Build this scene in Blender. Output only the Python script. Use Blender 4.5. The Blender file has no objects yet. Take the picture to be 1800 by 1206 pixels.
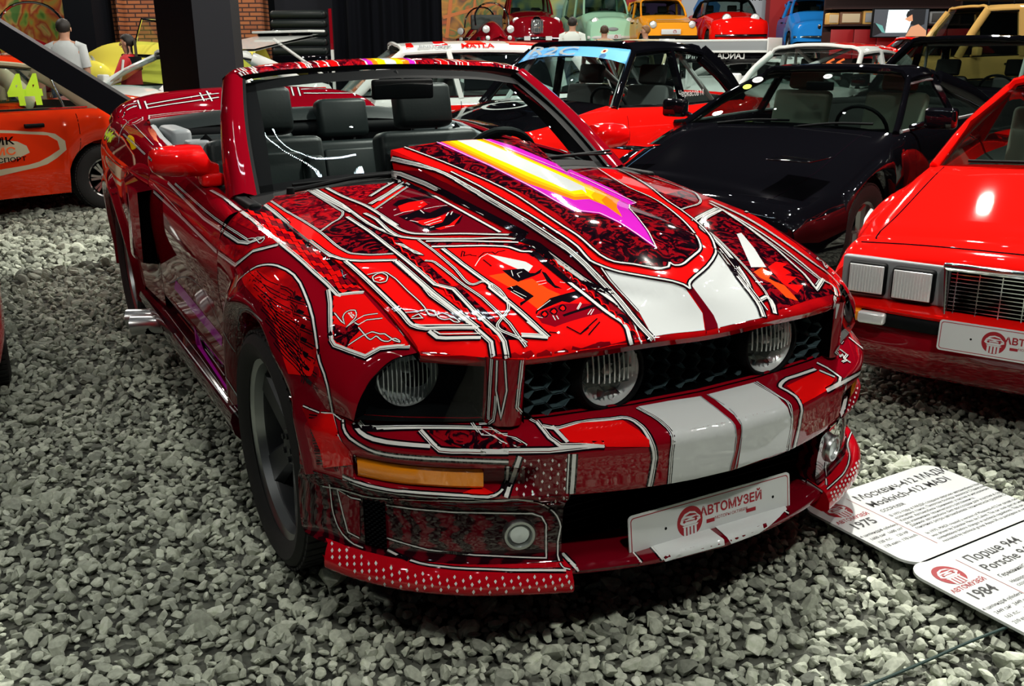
import bpy, bmesh, math, random
import numpy as np
from mathutils import Vector, Matrix
from mathutils.bvhtree import BVHTree
from mathutils.geometry import delaunay_2d_cdt, tessellate_polygon

S = bpy.context.scene
COL = S.collection
random.seed(7); RNG = np.random.default_rng(7)
PI = math.pi

# ------------------------------------------------------------- camera
cd = bpy.data.cameras.new('camera'); cam = bpy.data.objects.new('camera', cd); COL.objects.link(cam)
cd.sensor_width = 36.0; cd.lens = 36.0*1674.41/1800.0; cd.clip_start = .05; cd.clip_end = 200
_yaw, _pit, _rol = 2.640019, -.3008085, -.0064536
_f = Vector((math.cos(_pit)*math.cos(_yaw), math.cos(_pit)*math.sin(_yaw), math.sin(_pit)))
_r = Vector((math.sin(_yaw), -math.cos(_yaw), 0)); _u = _r.cross(_f)
_r2 = math.cos(_rol)*_r + math.sin(_rol)*_u; _u2 = -math.sin(_rol)*_r + math.cos(_rol)*_u
_m = Matrix((_r2, _u2, -_f)).transposed().to_4x4(); _m.translation = (2.505096, -1.476846, 1.416856)
cam.matrix_world = _m
S.camera = cam

# ------------------------------------------------------------- colour management
S.view_settings.view_transform = 'Standard'; S.view_settings.look = 'None'
S.view_settings.gamma = 1; S.view_settings.use_curve_mapping = False
S.view_settings.exposure = 0.0
S.cycles.max_bounces = 7; S.cycles.transparent_max_bounces = 16
S.cycles.use_denoising = True
S.cycles.sample_clamp_indirect = 6; S.cycles.caustics_reflective = False; S.cycles.caustics_refractive = False

# ------------------------------------------------------------- world: a nearly black hall
w = bpy.data.worlds.new('hall_ambience'); S.world = w; w.use_nodes = True
w.node_tree.nodes['Background'].inputs[0].default_value = (.75, .9, 1, 1)
w.node_tree.nodes['Background'].inputs[1].default_value = .012

# ------------------------------------------------------------- the hall's lamps under the dark ceiling
def spot(loc, target, power, size=1.2, rad=.06, col=(1, .96, .88), blend=.6):
    l = bpy.data.lights.new('ceiling_spot', 'SPOT'); l.energy = power; l.spot_size = size; l.spot_blend = blend
    l.shadow_soft_size = rad; l.color = col
    o = bpy.data.objects.new('ceiling_spot', l); COL.objects.link(o); o.location = loc
    o.rotation_euler = (Vector(target)-Vector(loc)).to_track_quat('-Z', 'Y').to_euler()
    return o
def bulb(loc, power, rad=.05, col=(1, .95, .86)):
    l = bpy.data.lights.new('ceiling_bulb', 'POINT'); l.energy = power; l.shadow_soft_size = rad; l.color = col
    o = bpy.data.objects.new('ceiling_bulb', l); COL.objects.link(o); o.location = loc; return o
def strip(a, b, wid, power, col=(.8, .95, 1)):
    a, b = Vector(a), Vector(b)
    l = bpy.data.lights.new('led_strip', 'AREA'); l.shape = 'RECTANGLE'; l.size = (b-a).length; l.size_y = wid
    l.energy = power; l.color = col
    o = bpy.data.objects.new('led_strip', l); COL.objects.link(o); o.location = (a+b)/2
    x = (b-a).normalized(); z = Vector((0, 0, 1)); y = z.cross(x).normalized(); z = x.cross(y)
    o.rotation_euler = Matrix((x, y, z)).transposed().to_euler(); return o
for _p, _w in (((-1.2, 2.9, 5.2), 1800), ((3.3, -.9, 4.6), 380), ((1.2, -4.2, 5.0), 170), ((-4.4, -4.6, 5.2), 100), ((3.0, 3.2, 5.2), 300), ((-6.0, 4.4, 5.6), 420), ((-8.0, -1.0, 5.6), 420), ((-2.0, 5.5, 5.4), 250)): bulb(_p, _w, .11, (1, .97, .88))
for _s, _d, _w in ((-9, 15, 600), (-4, 15, 450), (1, 14, 450), (6, 13, 450), (-7, 20, 600), (-1.5, 20.5, 500), (2, 21.5, 700), (6, 21, 700), (10, 17, 500)):
    bulb((2.505+_d*math.cos(_yaw)+_s*math.sin(_yaw), -1.477+_d*math.sin(_yaw)-_s*math.cos(_yaw), 6.0), _w, .12, (1, .95, .85))
for _i in range(6):
    for _j in range(7): bulb((3.2-1.9*_i+.3*(_j % 2), -4.6+1.7*_j, 4.6+.3*((_i+_j) % 3)), 6, .022, (.92, .97, 1))


# ============================================================= helpers
def newmat(name, col, rough=.5, metal=0., coat=0., coatr=.03, spec=.5, emit=None, estr=0., trans=0., ior=1.45, bump=None, alpha=1.):
    m = bpy.data.materials.new(name); m.use_nodes = True
    b = m.node_tree.nodes['Principled BSDF']; I = b.inputs
    I['Base Color'].default_value = (*col, 1); I['Roughness'].default_value = rough; I['Metallic'].default_value = metal
    I['Coat Weight'].default_value = coat; I['Coat Roughness'].default_value = coatr; I['Specular IOR Level'].default_value = spec
    I['Transmission Weight'].default_value = trans; I['IOR'].default_value = ior; I['Alpha'].default_value = alpha
    if emit: I['Emission Color'].default_value = (*emit, 1); I['Emission Strength'].default_value = estr
    if bump:
        nt = m.node_tree; n = nt.nodes.new('ShaderNodeTexNoise'); n.inputs['Scale'].default_value = bump[0]; n.inputs['Detail'].default_value = 6
        tc = nt.nodes.new('ShaderNodeTexCoord'); nt.links.new(tc.outputs['Object'], n.inputs['Vector'])
        bp = nt.nodes.new('ShaderNodeBump'); bp.inputs['Strength'].default_value = bump[1]; bp.inputs['Distance'].default_value = bump[2] if len(bump) > 2 else .01
        nt.links.new(n.outputs['Fac'], bp.inputs['Height']); nt.links.new(bp.outputs['Normal'], I['Normal'])
    return m
def patmat(name, cols, scale, kind='noise', coat=1., rough=.35, distort=0., pos=(.45, .55), metal=.0, detail=4., stretch=(1, 1, 1)):
    """procedural two- or three-tone paint: cols at ramp positions pos"""
    m = newmat(name, cols[0], .5, metal, coat, spec=0 if coat else .5); nt = m.node_tree; N = nt.nodes; L = nt.links
    tc = N.new('ShaderNodeTexCoord'); mp = N.new('ShaderNodeMapping'); mp.inputs['Scale'].default_value = stretch
    L.new(tc.outputs['Object'], mp.inputs['Vector'])
    if kind == 'noise':
        t = N.new('ShaderNodeTexNoise'); t.inputs['Scale'].default_value = scale; t.inputs['Detail'].default_value = detail
        t.inputs['Distortion'].default_value = distort; out = t.outputs['Fac']
    elif kind == 'wave':
        t = N.new('ShaderNodeTexWave'); t.inputs['Scale'].default_value = scale; t.inputs['Distortion'].default_value = distort
        t.inputs['Detail'].default_value = detail; out = t.outputs['Fac']
    elif kind == 'brick':
        t = N.new('ShaderNodeTexBrick'); t.inputs['Scale'].default_value = scale; out = t.outputs['Fac']
    else:
        t = N.new('ShaderNodeTexVoronoi'); t.inputs['Scale'].default_value = scale; t.feature = 'SMOOTH_F1'; out = t.outputs['Distance']
    L.new(mp.outputs['Vector'], t.inputs['Vector'])
    r = N.new('ShaderNodeValToRGB'); e = r.color_ramp.elements
    e[0].position = pos[0]; e[0].color = (*cols[0], 1); e[1].position = pos[-1]; e[1].color = (*cols[-1], 1)
    for p, c in zip(pos[1:-1], cols[1:-1]):
        q = e.new(p); q.color = (*c, 1)
    L.new(out, r.inputs['Fac']); L.new(r.outputs['Color'], N['Principled BSDF'].inputs['Base Color'])
    return m
def glassmat(name, tint=(.75, .85, .82), rough=.0, refl=1.0, ior=1.5):
    m = bpy.data.materials.new(name); m.use_nodes = True; nt = m.node_tree; N = nt.nodes; L = nt.links
    N.remove(N['Principled BSDF']); out = N['Material Output']
    t = N.new('ShaderNodeBsdfTransparent'); t.inputs[0].default_value = (*tint, 1)
    g = N.new('ShaderNodeBsdfGlossy'); g.inputs['Roughness'].default_value = rough; g.inputs[0].default_value = (refl, refl, refl, 1)
    f = N.new('ShaderNodeFresnel'); ge = N.new('ShaderNodeNewGeometry'); mr = N.new('ShaderNodeMapRange'); mr.inputs['To Min'].default_value = ior; mr.inputs['To Max'].default_value = 1/ior; L.new(ge.outputs['Backfacing'], mr.inputs[0]); L.new(mr.outputs[0], f.inputs[0])
    mx = N.new('ShaderNodeMixShader'); L.new(f.outputs[0], mx.inputs[0]); L.new(t.outputs[0], mx.inputs[1]); L.new(g.outputs[0], mx.inputs[2])
    L.new(mx.outputs[0], out.inputs[0]); return m

def cat(P, n, closed=False):
    """Catmull-Rom style resampling of a 3D polyline to n points, even in chord length"""
    P = np.asarray(P, float)
    if len(P) == 1: return np.repeat(P, n, 0)
    if closed: P = np.vstack([P, P[:1]])
    d = np.r_[0, np.cumsum(np.maximum(np.linalg.norm(np.diff(P, axis=0), axis=1), 1e-6))]
    if len(P) == 2:
        t = np.linspace(0, 1, n)[:, None]; return P[0]*(1-t)+P[1]*t
    h = np.diff(d); sl = np.diff(P, axis=0)/h[:, None]
    T = np.empty_like(P)
    T[1:-1] = (sl[:-1]*h[1:, None]+sl[1:]*h[:-1, None])/(h[1:]+h[:-1])[:, None]
    if closed: T[0] = T[-1] = (sl[-1]*h[0]+sl[0]*h[-1])/(h[0]+h[-1])
    else: T[0] = sl[0]; T[-1] = sl[-1]
    s = np.linspace(0, d[-1], n); i = np.clip(np.searchsorted(d, s, 'right')-1, 0, len(h)-1)
    u = ((s-d[i])/h[i])[:, None]; hh = h[i][:, None]
    return ((2*u**3-3*u**2+1)*P[i]+(u**3-2*u**2+u)*hh*T[i]+(-2*u**3+3*u**2)*P[i+1]+(u**3-u**2)*hh*T[i+1])
def lin(P, n):
    P = np.asarray(P, float); d = np.r_[0, np.cumsum(np.linalg.norm(np.diff(P, axis=0), axis=1))]
    s = np.linspace(0, d[-1], n); return np.stack([np.interp(s, d, P[:, k]) for k in range(P.shape[1])], -1)
def tab(x, xs, ys):
    """smooth table lookup (cubic), ys may be vectors"""
    ys = np.asarray(ys, float); xs = np.asarray(xs, float)
    if xs[0] > xs[-1]: xs, ys = xs[::-1], ys[::-1]
    h = np.diff(xs); Y = ys if ys.ndim > 1 else ys[:, None]
    sl = np.diff(Y, axis=0)/h[:, None]; T = np.empty_like(Y); T[0] = sl[0]; T[-1] = sl[-1]
    T[1:-1] = (sl[:-1]*h[1:, None]+sl[1:]*h[:-1, None])/(h[1:]+h[:-1])[:, None]
    x = min(max(x, xs[0]), xs[-1]); i = int(np.clip(np.searchsorted(xs, x, 'right')-1, 0, len(h)-1)); u = (x-xs[i])/h[i]
    r = (2*u**3-3*u**2+1)*Y[i]+(u**3-2*u**2+u)*h[i]*T[i]+(-2*u**3+3*u**2)*Y[i+1]+(u**3-u**2)*h[i]*T[i+1]
    return r if ys.ndim > 1 else float(r[0])
def sstep(a, b, x):
    t = min(max((x-a)/(b-a), 0.), 1.); return t*t*(3-2*t)

class MB:
    """collects geometry for ONE mesh object"""
    def __init__(s): s.v = []; s.f = []; s.m = []
    def add(s, V, F, mi=0, M=None):
        o = len(s.v)
        for p in V:
            p = Vector(p); s.v.append(tuple(M @ p) if M else tuple(p))
        for f in F: s.f.append(tuple(o+i for i in f)); s.m.append(mi)
        return s
    def grid(s, G, mi=0, cu=False, cv=False, flip=False):
        G = np.asarray(G, float); a, b = G.shape[:2]; F = []
        for i in range(a if cu else a-1):
            for j in range(b if cv else b-1):
                q = (i*b+j, ((i+1) % a)*b+j, ((i+1) % a)*b+(j+1) % b, i*b+(j+1) % b)
                F.append(q[::-1] if flip else q)
        return s.add(G.reshape(-1, 3), F, mi)
    def loft(s, rows, nu, nv, mi=0, flip=False, smooth=True, cu=False):
        R = np.array([cat(r, nu, cu) for r in rows])
        if nv: R = np.stack([(cat if smooth else lin)(R[:, k], nv) for k in range(R.shape[1])], 1)
        return s.grid(R, mi, flip=flip)
    def box(s, c, d, mi=0, bev=0., M=None, taper=(1, 1)):
        x, y, z = d[0]/2, d[1]/2, d[2]/2; b = min(bev, x*.49, y*.49, z*.95)
        if b <= 0:
            V = [(c[0]+i*x*(taper[0] if k > 0 else 1), c[1]+j*y*(taper[1] if k > 0 else 1), c[2]+k*z) for k in (-1, 1) for i, j in ((-1, -1), (1, -1), (1, 1), (-1, 1))]
            return s.add(V, [(3, 2, 1, 0), (4, 5, 6, 7)]+[(i, (i+1) % 4, (i+1) % 4+4, i+4) for i in range(4)], mi, M)
        def ring(ax, ay, z0, n=3):
            o = []
            for q, (sx, sy) in enumerate(((1, 1), (-1, 1), (-1, -1), (1, -1))):
                for k in range(n+1):
                    t = (q+k/n)*PI/2; o.append((c[0]+sx*(ax-b)+b*math.cos(t)*(1 if ax > b*.5 else 0), c[1]+sy*(ay-b)+b*math.sin(t), c[2]+z0))
            return o
        R = []
        for k in range(4):
            t = k/3*PI/2; i = b*(1-math.sin(t)); R.append(ring(x-i, y-i, -z+b*(1-math.cos(t))) if k else ring(x-b, y-b, -z))
        R2 = [[(p[0], p[1], 2*c[2]-p[2]) for p in r] for r in R[::-1]]
        T = R+R2
        if taper != (1, 1):
            T = [[(c[0]+(p[0]-c[0])*(1+(taper[0]-1)*(p[2]-c[2]+z)/(2*z)), c[1]+(p[1]-c[1])*(1+(taper[1]-1)*(p[2]-c[2]+z)/(2*z)), p[2]) for p in r] for r in T]
        n = len(T[0]); V = [p for r in T for p in r]
        F = [(i*n+j, i*n+(j+1) % n, (i+1)*n+(j+1) % n, (i+1)*n+j) for i in range(len(T)-1) for j in range(n)]
        F += [tuple(range(n))[::-1], tuple((len(T)-1)*n+j for j in range(n))]
        return s.add(V, F, mi, M)
    def lathe(s, prof, n=32, M=None, mi=0, axis='z', arc=None):
        V = []; F = []; k = len(prof); a0, a1 = arc or (0, 2*PI); nn = n if not arc else n+1
        for i in range(nn):
            t = a0+(a1-a0)*i/n; c_, s_ = math.cos(t), math.sin(t)
            for r, z in prof: V.append((r*c_, r*s_, z) if axis == 'z' else ((z, r*c_, r*s_) if axis == 'x' else (r*s_, z, r*c_)))
        for i in range(n):
            for j in range(k-1):
                a = i*k+j; b = ((i+1) % nn)*k+j; F.append((a, b, b+1, a+1))
        return s.add(V, F, mi, M)
    def tube(s, P, r, n=10, mi=0, closed=False, caps=True, sq=None):
        P = [Vector(p) for p in P]; rr = r if hasattr(r, '__len__') else [r]*len(P); V = []; F = []; up = None
        for i, p in enumerate(P):
            a = P[i-1] if (i or closed) else p; b = P[(i+1) % len(P)] if (i < len(P)-1 or closed) else p
            t = (b-a).normalized()
            if up is None: up = Vector((0, 0, 1)) if abs(t.z) < .9 else Vector((1, 0, 0))
            x = (up-t*up.dot(t)).normalized(); y = t.cross(x); up = x
            for k in range(n):
                q = 2*PI*k/n + (PI/4 if n == 4 else 0)
                V.append(p+(x*math.cos(q)+y*math.sin(q)*(sq or 1))*rr[i])
        m = len(P)
        for i in range(m if closed else m-1):
            for k in range(n): F.append((i*n+k, i*n+(k+1) % n, ((i+1) % m)*n+(k+1) % n, ((i+1) % m)*n+k))
        if caps and not closed: F += [tuple(range(n))[::-1], tuple((m-1)*n+k for k in range(n))]
        return s.add(V, F, mi)
    def prism(s, poly, d, M=None, mi=0, mi2=None):
        """2D polygon in local xy extruded along +z by d (caps triangulated)"""
        n = len(poly); V = [(p[0], p[1], 0) for p in poly]+[(p[0], p[1], d) for p in poly]
        T = tessellate_polygon([[Vector((p[0], p[1], 0)) for p in poly]])
        a = sum(poly[i][0]*poly[(i+1) % n][1]-poly[(i+1) % n][0]*poly[i][1] for i in range(n)) > 0
        up = []
        for t in T:
            t = tuple(t); A = [poly[i] for i in t]; ar = (A[1][0]-A[0][0])*(A[2][1]-A[0][1])-(A[2][0]-A[0][0])*(A[1][1]-A[0][1])
            up.append(t if ar > 0 else t[::-1])
        s.add(V, [tuple(i+n for i in t) for t in up], mi if mi2 is None else mi2, M); o = len(s.v)-2*n
        for t in up: s.f.append(tuple(o+i for i in t[::-1])); s.m.append(mi)
        for i in range(n):
            q = (i, (i+1) % n, (i+1) % n+n, i+n); s.f.append(tuple(o+k for k in (q if a else q[::-1]))); s.m.append(mi)
        return s
    def ball(s, c, r, mi=0, n=12, M=None):
        r = r if hasattr(r, '__len__') else (r, r, r); V = []; F = []; h = n//2
        for i in range(h+1):
            for j in range(n):
                a = PI*i/h; b = 2*PI*j/n; V.append((c[0]+r[0]*math.sin(a)*math.cos(b), c[1]+r[1]*math.sin(a)*math.sin(b), c[2]-r[2]*math.cos(a)))
        for i in range(h):
            for j in range(n): F.append((i*n+j, i*n+(j+1) % n, (i+1)*n+(j+1) % n, (i+1)*n+j))
        return s.add(V, F, mi, M)
    def mirror(s):
        n = len(s.v); s.v += [(p[0], -p[1], p[2]) for p in s.v]; k = len(s.f)
        s.f += [tuple(n+i for i in f[::-1]) for f in s.f[:k]]; s.m += s.m[:k]; return s
    def flipy(s):
        s.v = [(p[0], -p[1], p[2]) for p in s.v]; s.f = [f[::-1] for f in s.f]; return s
    def build(s, name, mats, parent=None, ang=35, loc=None, rot=None):
        me = bpy.data.meshes.new(name); me.from_pydata(s.v, [], s.f)
        for m in (mats if isinstance(mats, (list, tuple)) else [mats]): me.materials.append(m)
        me.polygons.foreach_set('material_index', s.m); me.polygons.foreach_set('use_smooth', [ang > 0]*len(s.f))
        me.validate(); me.update()
        if ang > 0: me.set_sharp_from_angle(angle=math.radians(ang))
        o = bpy.data.objects.new(name, me); COL.objects.link(o)
        if parent: o.parent = parent
        if loc: o.location = loc
        if rot: o.rotation_euler = rot
        return o
def weld(o, d=1e-4):
    bm = bmesh.new(); bm.from_mesh(o.data); bmesh.ops.remove_doubles(bm, verts=bm.verts, dist=d); bmesh.ops.recalc_face_normals(bm, faces=bm.faces)
    bm.to_mesh(o.data); bm.free(); o.data.update(); return o
def thing(name, label, category, loc=(0, 0, 0), rz=0., group=None, rot=None):
    o = bpy.data.objects.new(name, None); COL.objects.link(o); o.location = loc; o.rotation_euler = rot or (0, 0, rz)
    o.empty_display_size = .1; o['label'] = label; o['category'] = category
    if group: o['group'] = group
    return o
def tag(o, label, category, group=None, kind=None):
    o['label'] = label; o['category'] = category
    if group: o['group'] = group
    if kind: o['kind'] = kind
    return o
def struct(o, label=None):
    o['kind'] = 'structure'
    if label: o['label'] = label
    return o
def hold(name, parent, loc=(0, 0, 0), rot=(0, 0, 0)):
    o = bpy.data.objects.new(name, None); COL.objects.link(o); o.parent = parent; o.location = loc; o.rotation_euler = rot; o.empty_display_size = .05
    return o
def plane_m(o, x, y):
    """matrix whose local x,y run along the given 3D directions"""
    x = Vector(x).normalized(); z = x.cross(Vector(y)).normalized(); y = z.cross(x)
    m = Matrix((x, y, z)).transposed().to_4x4(); m.translation = Vector(o); return m
_tc = {}
def text_geo(body, bold=0., align='CENTER'):
    k = (body, bold, align)
    if k not in _tc:
        c = bpy.data.curves.new('t', 'FONT'); c.body = body; c.size = 1; c.resolution_u = 2; c.offset = bold; c.align_x = align
        o = bpy.data.objects.new('t', c); COL.objects.link(o); dg = bpy.context.evaluated_depsgraph_get()
        me = bpy.data.meshes.new_from_object(o.evaluated_get(dg))
        _tc[k] = ([tuple(v.co) for v in me.vertices], [tuple(p.vertices) for p in me.polygons])
        bpy.data.objects.remove(o); bpy.data.curves.remove(c); bpy.data.meshes.remove(me)
    return _tc[k]
def text(mb, body, M, size, mi, bold=0., align='CENTER', sx=1., mirror=False):
    V, F = text_geo(body, bold, align)
    V = [((-x if mirror else x)*size*sx, y*size, 0) for x, y, z in V]
    if mirror: F = [f[::-1] for f in F]
    mb.add(V, F, mi, M)
def disc(mb, M, r, mi, n=24, sy=1.):
    mb.add([(r*math.cos(2*PI*i/n), r*sy*math.sin(2*PI*i/n), 0) for i in range(n)], [tuple(range(n))], mi, M)
def poly(mb, M, P, mi):
    T = tessellate_polygon([[Vector((p[0], p[1], 0)) for p in P]]); F = []
    for t in T:
        A = [P[i] for i in t]; ar = (A[1][0]-A[0][0])*(A[2][1]-A[0][1])-(A[2][0]-A[0][0])*(A[1][1]-A[0][1]); F.append(tuple(t) if ar > 0 else tuple(t)[::-1])
    mb.add([(p[0], p[1], 0) for p in P], F, mi, M)
def rrect(w, h, r, n=5):
    P = []
    for q, (sx, sy) in enumerate(((1, 1), (-1, 1), (-1, -1), (1, -1))):
        for k in range(n+1):
            t = (q+k/n)*PI/2; P.append((sx*(w/2-r)+r*math.cos(t), sy*(h/2-r)+r*math.sin(t)))
    return P
def frame2d(mb, M, P, Q, mi):
    """flat ring between outline P and inner outline Q (same count)"""
    n = len(P); mb.add([(p[0], p[1], 0) for p in P]+[(p[0], p[1], 0) for p in Q], [(i, (i+1) % n, n+(i+1) % n, n+i) for i in range(n)], mi, M)

# ------------------------------------------------------------- paintwork laid onto a body panel (joined into that panel's mesh)
def skin(o):
    me = o.data; return BVHTree.FromPolygons([v.co.copy() for v in me.vertices], [tuple(p.vertices) for p in me.polygons])
class Paint:
    def __init__(s, o, out=None): s.out = Vector(out or OUT); s.o = o; s.t = skin(o); s.mb = MB(); s.mats = []; s.layer = 0
    def mi(s, m):
        m = M[m]
        if m not in s.mats: s.mats.append(m)
        return s.mats.index(m)
    def lift(s, k=0): return .0009+.00001*s.layer+.00016*k
    def ribbon(s, P, wd, mat, off=0., step=.012, k=0, up=0.):
        h = s.lift(k)+up; s.layer += 1; P = [Vector(p) for p in P]; Q = [P[0]]
        for a, b in zip(P, P[1:]):
            n = max(1, int((b-a).length/step))
            Q += [a.lerp(b, k/n) for k in range(1, n+1)]
        C = []
        for p in Q:
            c, n, i, d = s.t.find_nearest(p)
            if c is None: continue
            C.append((c, n))
        if len(C) < 2: return
        closed = (Q[0]-Q[-1]).length < .004
        V = []; pn = None
        for i, (c, n) in enumerate(C):
            if pn is not None and n.dot(pn) < 0: n = -n
            pn = n
            a = C[i-1][0] if i else (C[-2][0] if closed else c); b = C[i+1][0] if i < len(C)-1 else (C[1][0] if closed else c)
            t1 = (c-a); t2 = (b-c); t1 = t1.normalized() if t1.length > 1e-7 else t2.normalized(); t2 = t2.normalized() if t2.length > 1e-7 else t1
            t = (t1+t2); t = t.normalized() if t.length > .1 else t1
            sd = n.cross(t); sd = sd.normalized() if sd.length > 1e-6 else Vector((0, 1, 0))
            mk_ = min(1/max(.45, t.dot(t1)), 1.8)
            for w_ in (off-wd/2, off+wd/2):
                q = c+sd*w_*mk_; c2, n2, i2, d2 = s.t.find_nearest(q)
                if n2.dot(n) < 0: n2 = -n2
                V.append(c2+n2*h if d2 < .02 else q+n*h)
        F = [(2*i, 2*i+1, 2*i+3, 2*i+2) for i in range(len(C)-1)]
        s.mb.add(V, F, s.mi(mat))
    def fills(s, L, grid=.015, off=.001, strict=False):
        """every painted field of the panel in ONE flat triangulation, the later field winning, then draped on the panel"""
        N = Vector(); C = []
        for P, m in L:
            Q = []
            for p in P:
                c, n, i, d = s.t.find_nearest(Vector(p)); Q.append(c); N += n if n.dot(s.out) > 0 else -n
            C.append(Q)
        N.normalize()
        if N.z > .85: N = Vector((0, 0, 1))
        ax = Vector((0, 1, 0)) if abs(N.y) < .8 else Vector((1, 0, 0)); x = (ax-N*ax.dot(N)).normalized(); y = N.cross(x)
        pts = []; faces = []; mats = []; G = None; allb = []
        for Q, (P, m) in zip(C, L):
            B = [Vector((c.dot(x), c.dot(y))) for c in Q]; B = [b for i, b in enumerate(B) if (b-B[i-1]).length > 3e-4]
            if len(B) < 3: continue
            B = [a.lerp(b, k/n_) for a, b in zip(B, B[1:]+B[:1]) for n_ in [max(1, int((b-a).length/.02))] for k in range(n_)]
            if sum(B[i-1].x*B[i].y-B[i].x*B[i-1].y for i in range(len(B))) < 0: B = B[::-1]
            faces.append(list(range(len(pts), len(pts)+len(B)))); pts += B; mats.append(m); allb.append(np.array([(b.x, b.y) for b in B]))
        A = np.vstack(allb); gx, gy = np.meshgrid(np.arange(A[:, 0].min(), A[:, 0].max(), grid), np.arange(A[:, 1].min(), A[:, 1].max(), grid)); g = np.c_[gx.ravel(), gy.ravel()]
        vis = [q for q in (v_.co for v_ in s.o.data.vertices) if (lambda h_: h_ is not None and (h_-q).length < .002)(s.t.ray_cast(q+N*.5, -N, .6)[0])]
        if vis: g = np.vstack([g, [(q.dot(x), q.dot(y)) for q in vis]])
        ins = np.zeros(len(g), bool); near = np.full(len(g), 9.)
        for bx in allb:
            k = np.zeros(len(g), bool)
            for a, b in zip(bx, np.roll(bx, -1, 0)):
                cr = (a[1] > g[:, 1]) != (b[1] > g[:, 1]); k ^= cr & (g[:, 0] < (b[0]-a[0])*(g[:, 1]-a[1])/(b[1]-a[1]+1e-12)+a[0])
                e = b-a; t = np.clip(((g-a)@e)/(e@e+1e-12), 0, 1); near = np.minimum(near, np.linalg.norm(g-a-t[:, None]*e, axis=1))
            ins |= k
        pts += [Vector(q) for q in g[ins & (near > min(grid*.3, .0025))]]
        v, e, f, ov, oe, of = delaunay_2d_cdt(pts, [], faces, 1, 1e-5)
        base = sum((c.dot(N) for Q in C for c in Q))/sum(len(Q) for Q in C); V = []; miss = []
        for q in v:
            o = x*q.x+y*q.y; hit = s.t.ray_cast(o+N*(base+.35), -N, .8); c, n = hit[0], hit[1]; miss.append(c is None)
            if c is None: c, n, *_ = s.t.find_nearest(o+N*base)
            if n.dot(N) < 0: n = -n
            V.append(c+n*off)
        o0 = len(s.mb.v); s.mb.v += [tuple(p) for p in V]
        for k, src in zip(f, of):
            if not src or (strict and sum(miss[i] for i in k)): continue
            k = list(k); p = [v[i] for i in k]
            if (p[1].x-p[0].x)*(p[2].y-p[0].y)-(p[2].x-p[0].x)*(p[1].y-p[0].y) < 0: k = k[::-1]
            if max((V[k[i]]-V[k[i-1]]).length for i in range(len(k))) > .12: continue
            s.mb.f.append(tuple(o0+i for i in k)); s.mb.m.append(s.mi(mats[max(src)]))
    def done(s):
        if not s.mb.f: return
        o = s.o; me = o.data; k0 = len(me.materials)
        for m in s.mats: me.materials.append(m)
        V = [tuple(v.co) for v in me.vertices]; F = [tuple(p.vertices) for p in me.polygons]; I = [p.material_index for p in me.polygons]
        n = len(V); Fp = [tuple(n+i for i in f) for f in s.mb.f]
        nm = bpy.data.meshes.new(me.name); nm.from_pydata(V+s.mb.v, [], F+Fp)
        for m in me.materials: nm.materials.append(m)
        nm.polygons.foreach_set('material_index', I+[k0+i for i in s.mb.m]); nm.polygons.foreach_set('use_smooth', [True]*(len(F)+len(Fp)))
        nm.update(); nm.set_sharp_from_angle(angle=math.radians(50)); old = o.data; o.data = nm; bpy.data.meshes.remove(old)
OUT = Vector((.6, -.2, .8))
STYLE = {   # offset, width, paint (millimetres)
 'w': [(0, 8, 'line_black'), (0, 3.2, 'line_white')], 'W': [(0, 14, 'line_black'), (0, 5.5, 'line_white')], 'B': [(0, 18, 'line_black'), (0, 9, 'line_white')],
 't': [(0, 20, 'line_black'), (-2, 6.4, 'line_white'), (4.2, 2.2, 'line_white')], 'u': [(0, 20, 'line_black'), (2, 6.4, 'line_white'), (-4.2, 2.2, 'line_white')],
 'd': [(0, 12, 'line_black'), (-2.2, 2.4, 'line_white'), (2.2, 2.4, 'line_white')], 'x': [(0, 3.6, 'line_white')], 'n': [(0, 2, 'line_white')],
 'k': [(0, 3, 'line_black')], 'K': [(0, 10, 'line_black')], 'r': [(0, 4, 'bright_red')], 'R': [(0, 12, 'bright_red')], 'q': [(0, 22, 'line_black'), (-4.6, 4, 'line_white'), (0, 2.2, 'line_white'), (4.8, 4, 'line_white')],
 'p': [(-3.5, 2.6, 'line_black'), (3.5, 2.6, 'line_black')], 'P': [(-6, 3, 'line_black'), (0, 1.6, 'line_black'), (6, 3, 'line_black')], 's': [(0, 6.5, 'line_black'), (0, 2.8, 'line_white')], 'g': [(0, 4, 'grey_trim')],
}

# ============================================================= materials shared by the cars
M = {}
def mk(k, *a, **b): M[k] = newmat(k, *a, **b); return M[k]
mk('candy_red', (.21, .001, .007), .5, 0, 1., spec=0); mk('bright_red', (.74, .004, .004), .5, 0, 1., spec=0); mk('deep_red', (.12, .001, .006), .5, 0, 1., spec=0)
mk('white_paint', (.56, .59, .59), .5, 0, 1., spec=0); mk('line_white', (.62, .63, .61), .5, 0, 1., spec=0); mk('line_black', (.004, .002, .004), .5, 0, 1., spec=0)
mk('orchid', (.52, .015, .44), .5, 0, 1., spec=0); mk('orange_paint', (.92, .19, .005), .5, 0, 1., spec=0); mk('yellow_paint', (.95, .62, .004), .5, 0, 1., spec=0)
mk('ember', (.72, .055, .006), .5, 0, 1., spec=0); mk('amber_paint', (.95, .38, .004), .5, 0, 1., spec=0)
mk('black_plastic', (.0028, .0035, .004), .6, spec=.1); mk('rubber', (.012, .012, .012), .75, bump=(60, .2, .004)); mk('leather', (.009, .013, .013), .42, spec=.25, bump=(90, .12, .004))
mk('gloss_black', (.002, .002, .003), .5, 0, 1., spec=0); mk('chrome', (.75, .77, .78), .08, 1.); mk('alloy', (.42, .44, .44), .32, 1.); mk('gunmetal', (.02, .022, .025), .4, .3)
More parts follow.
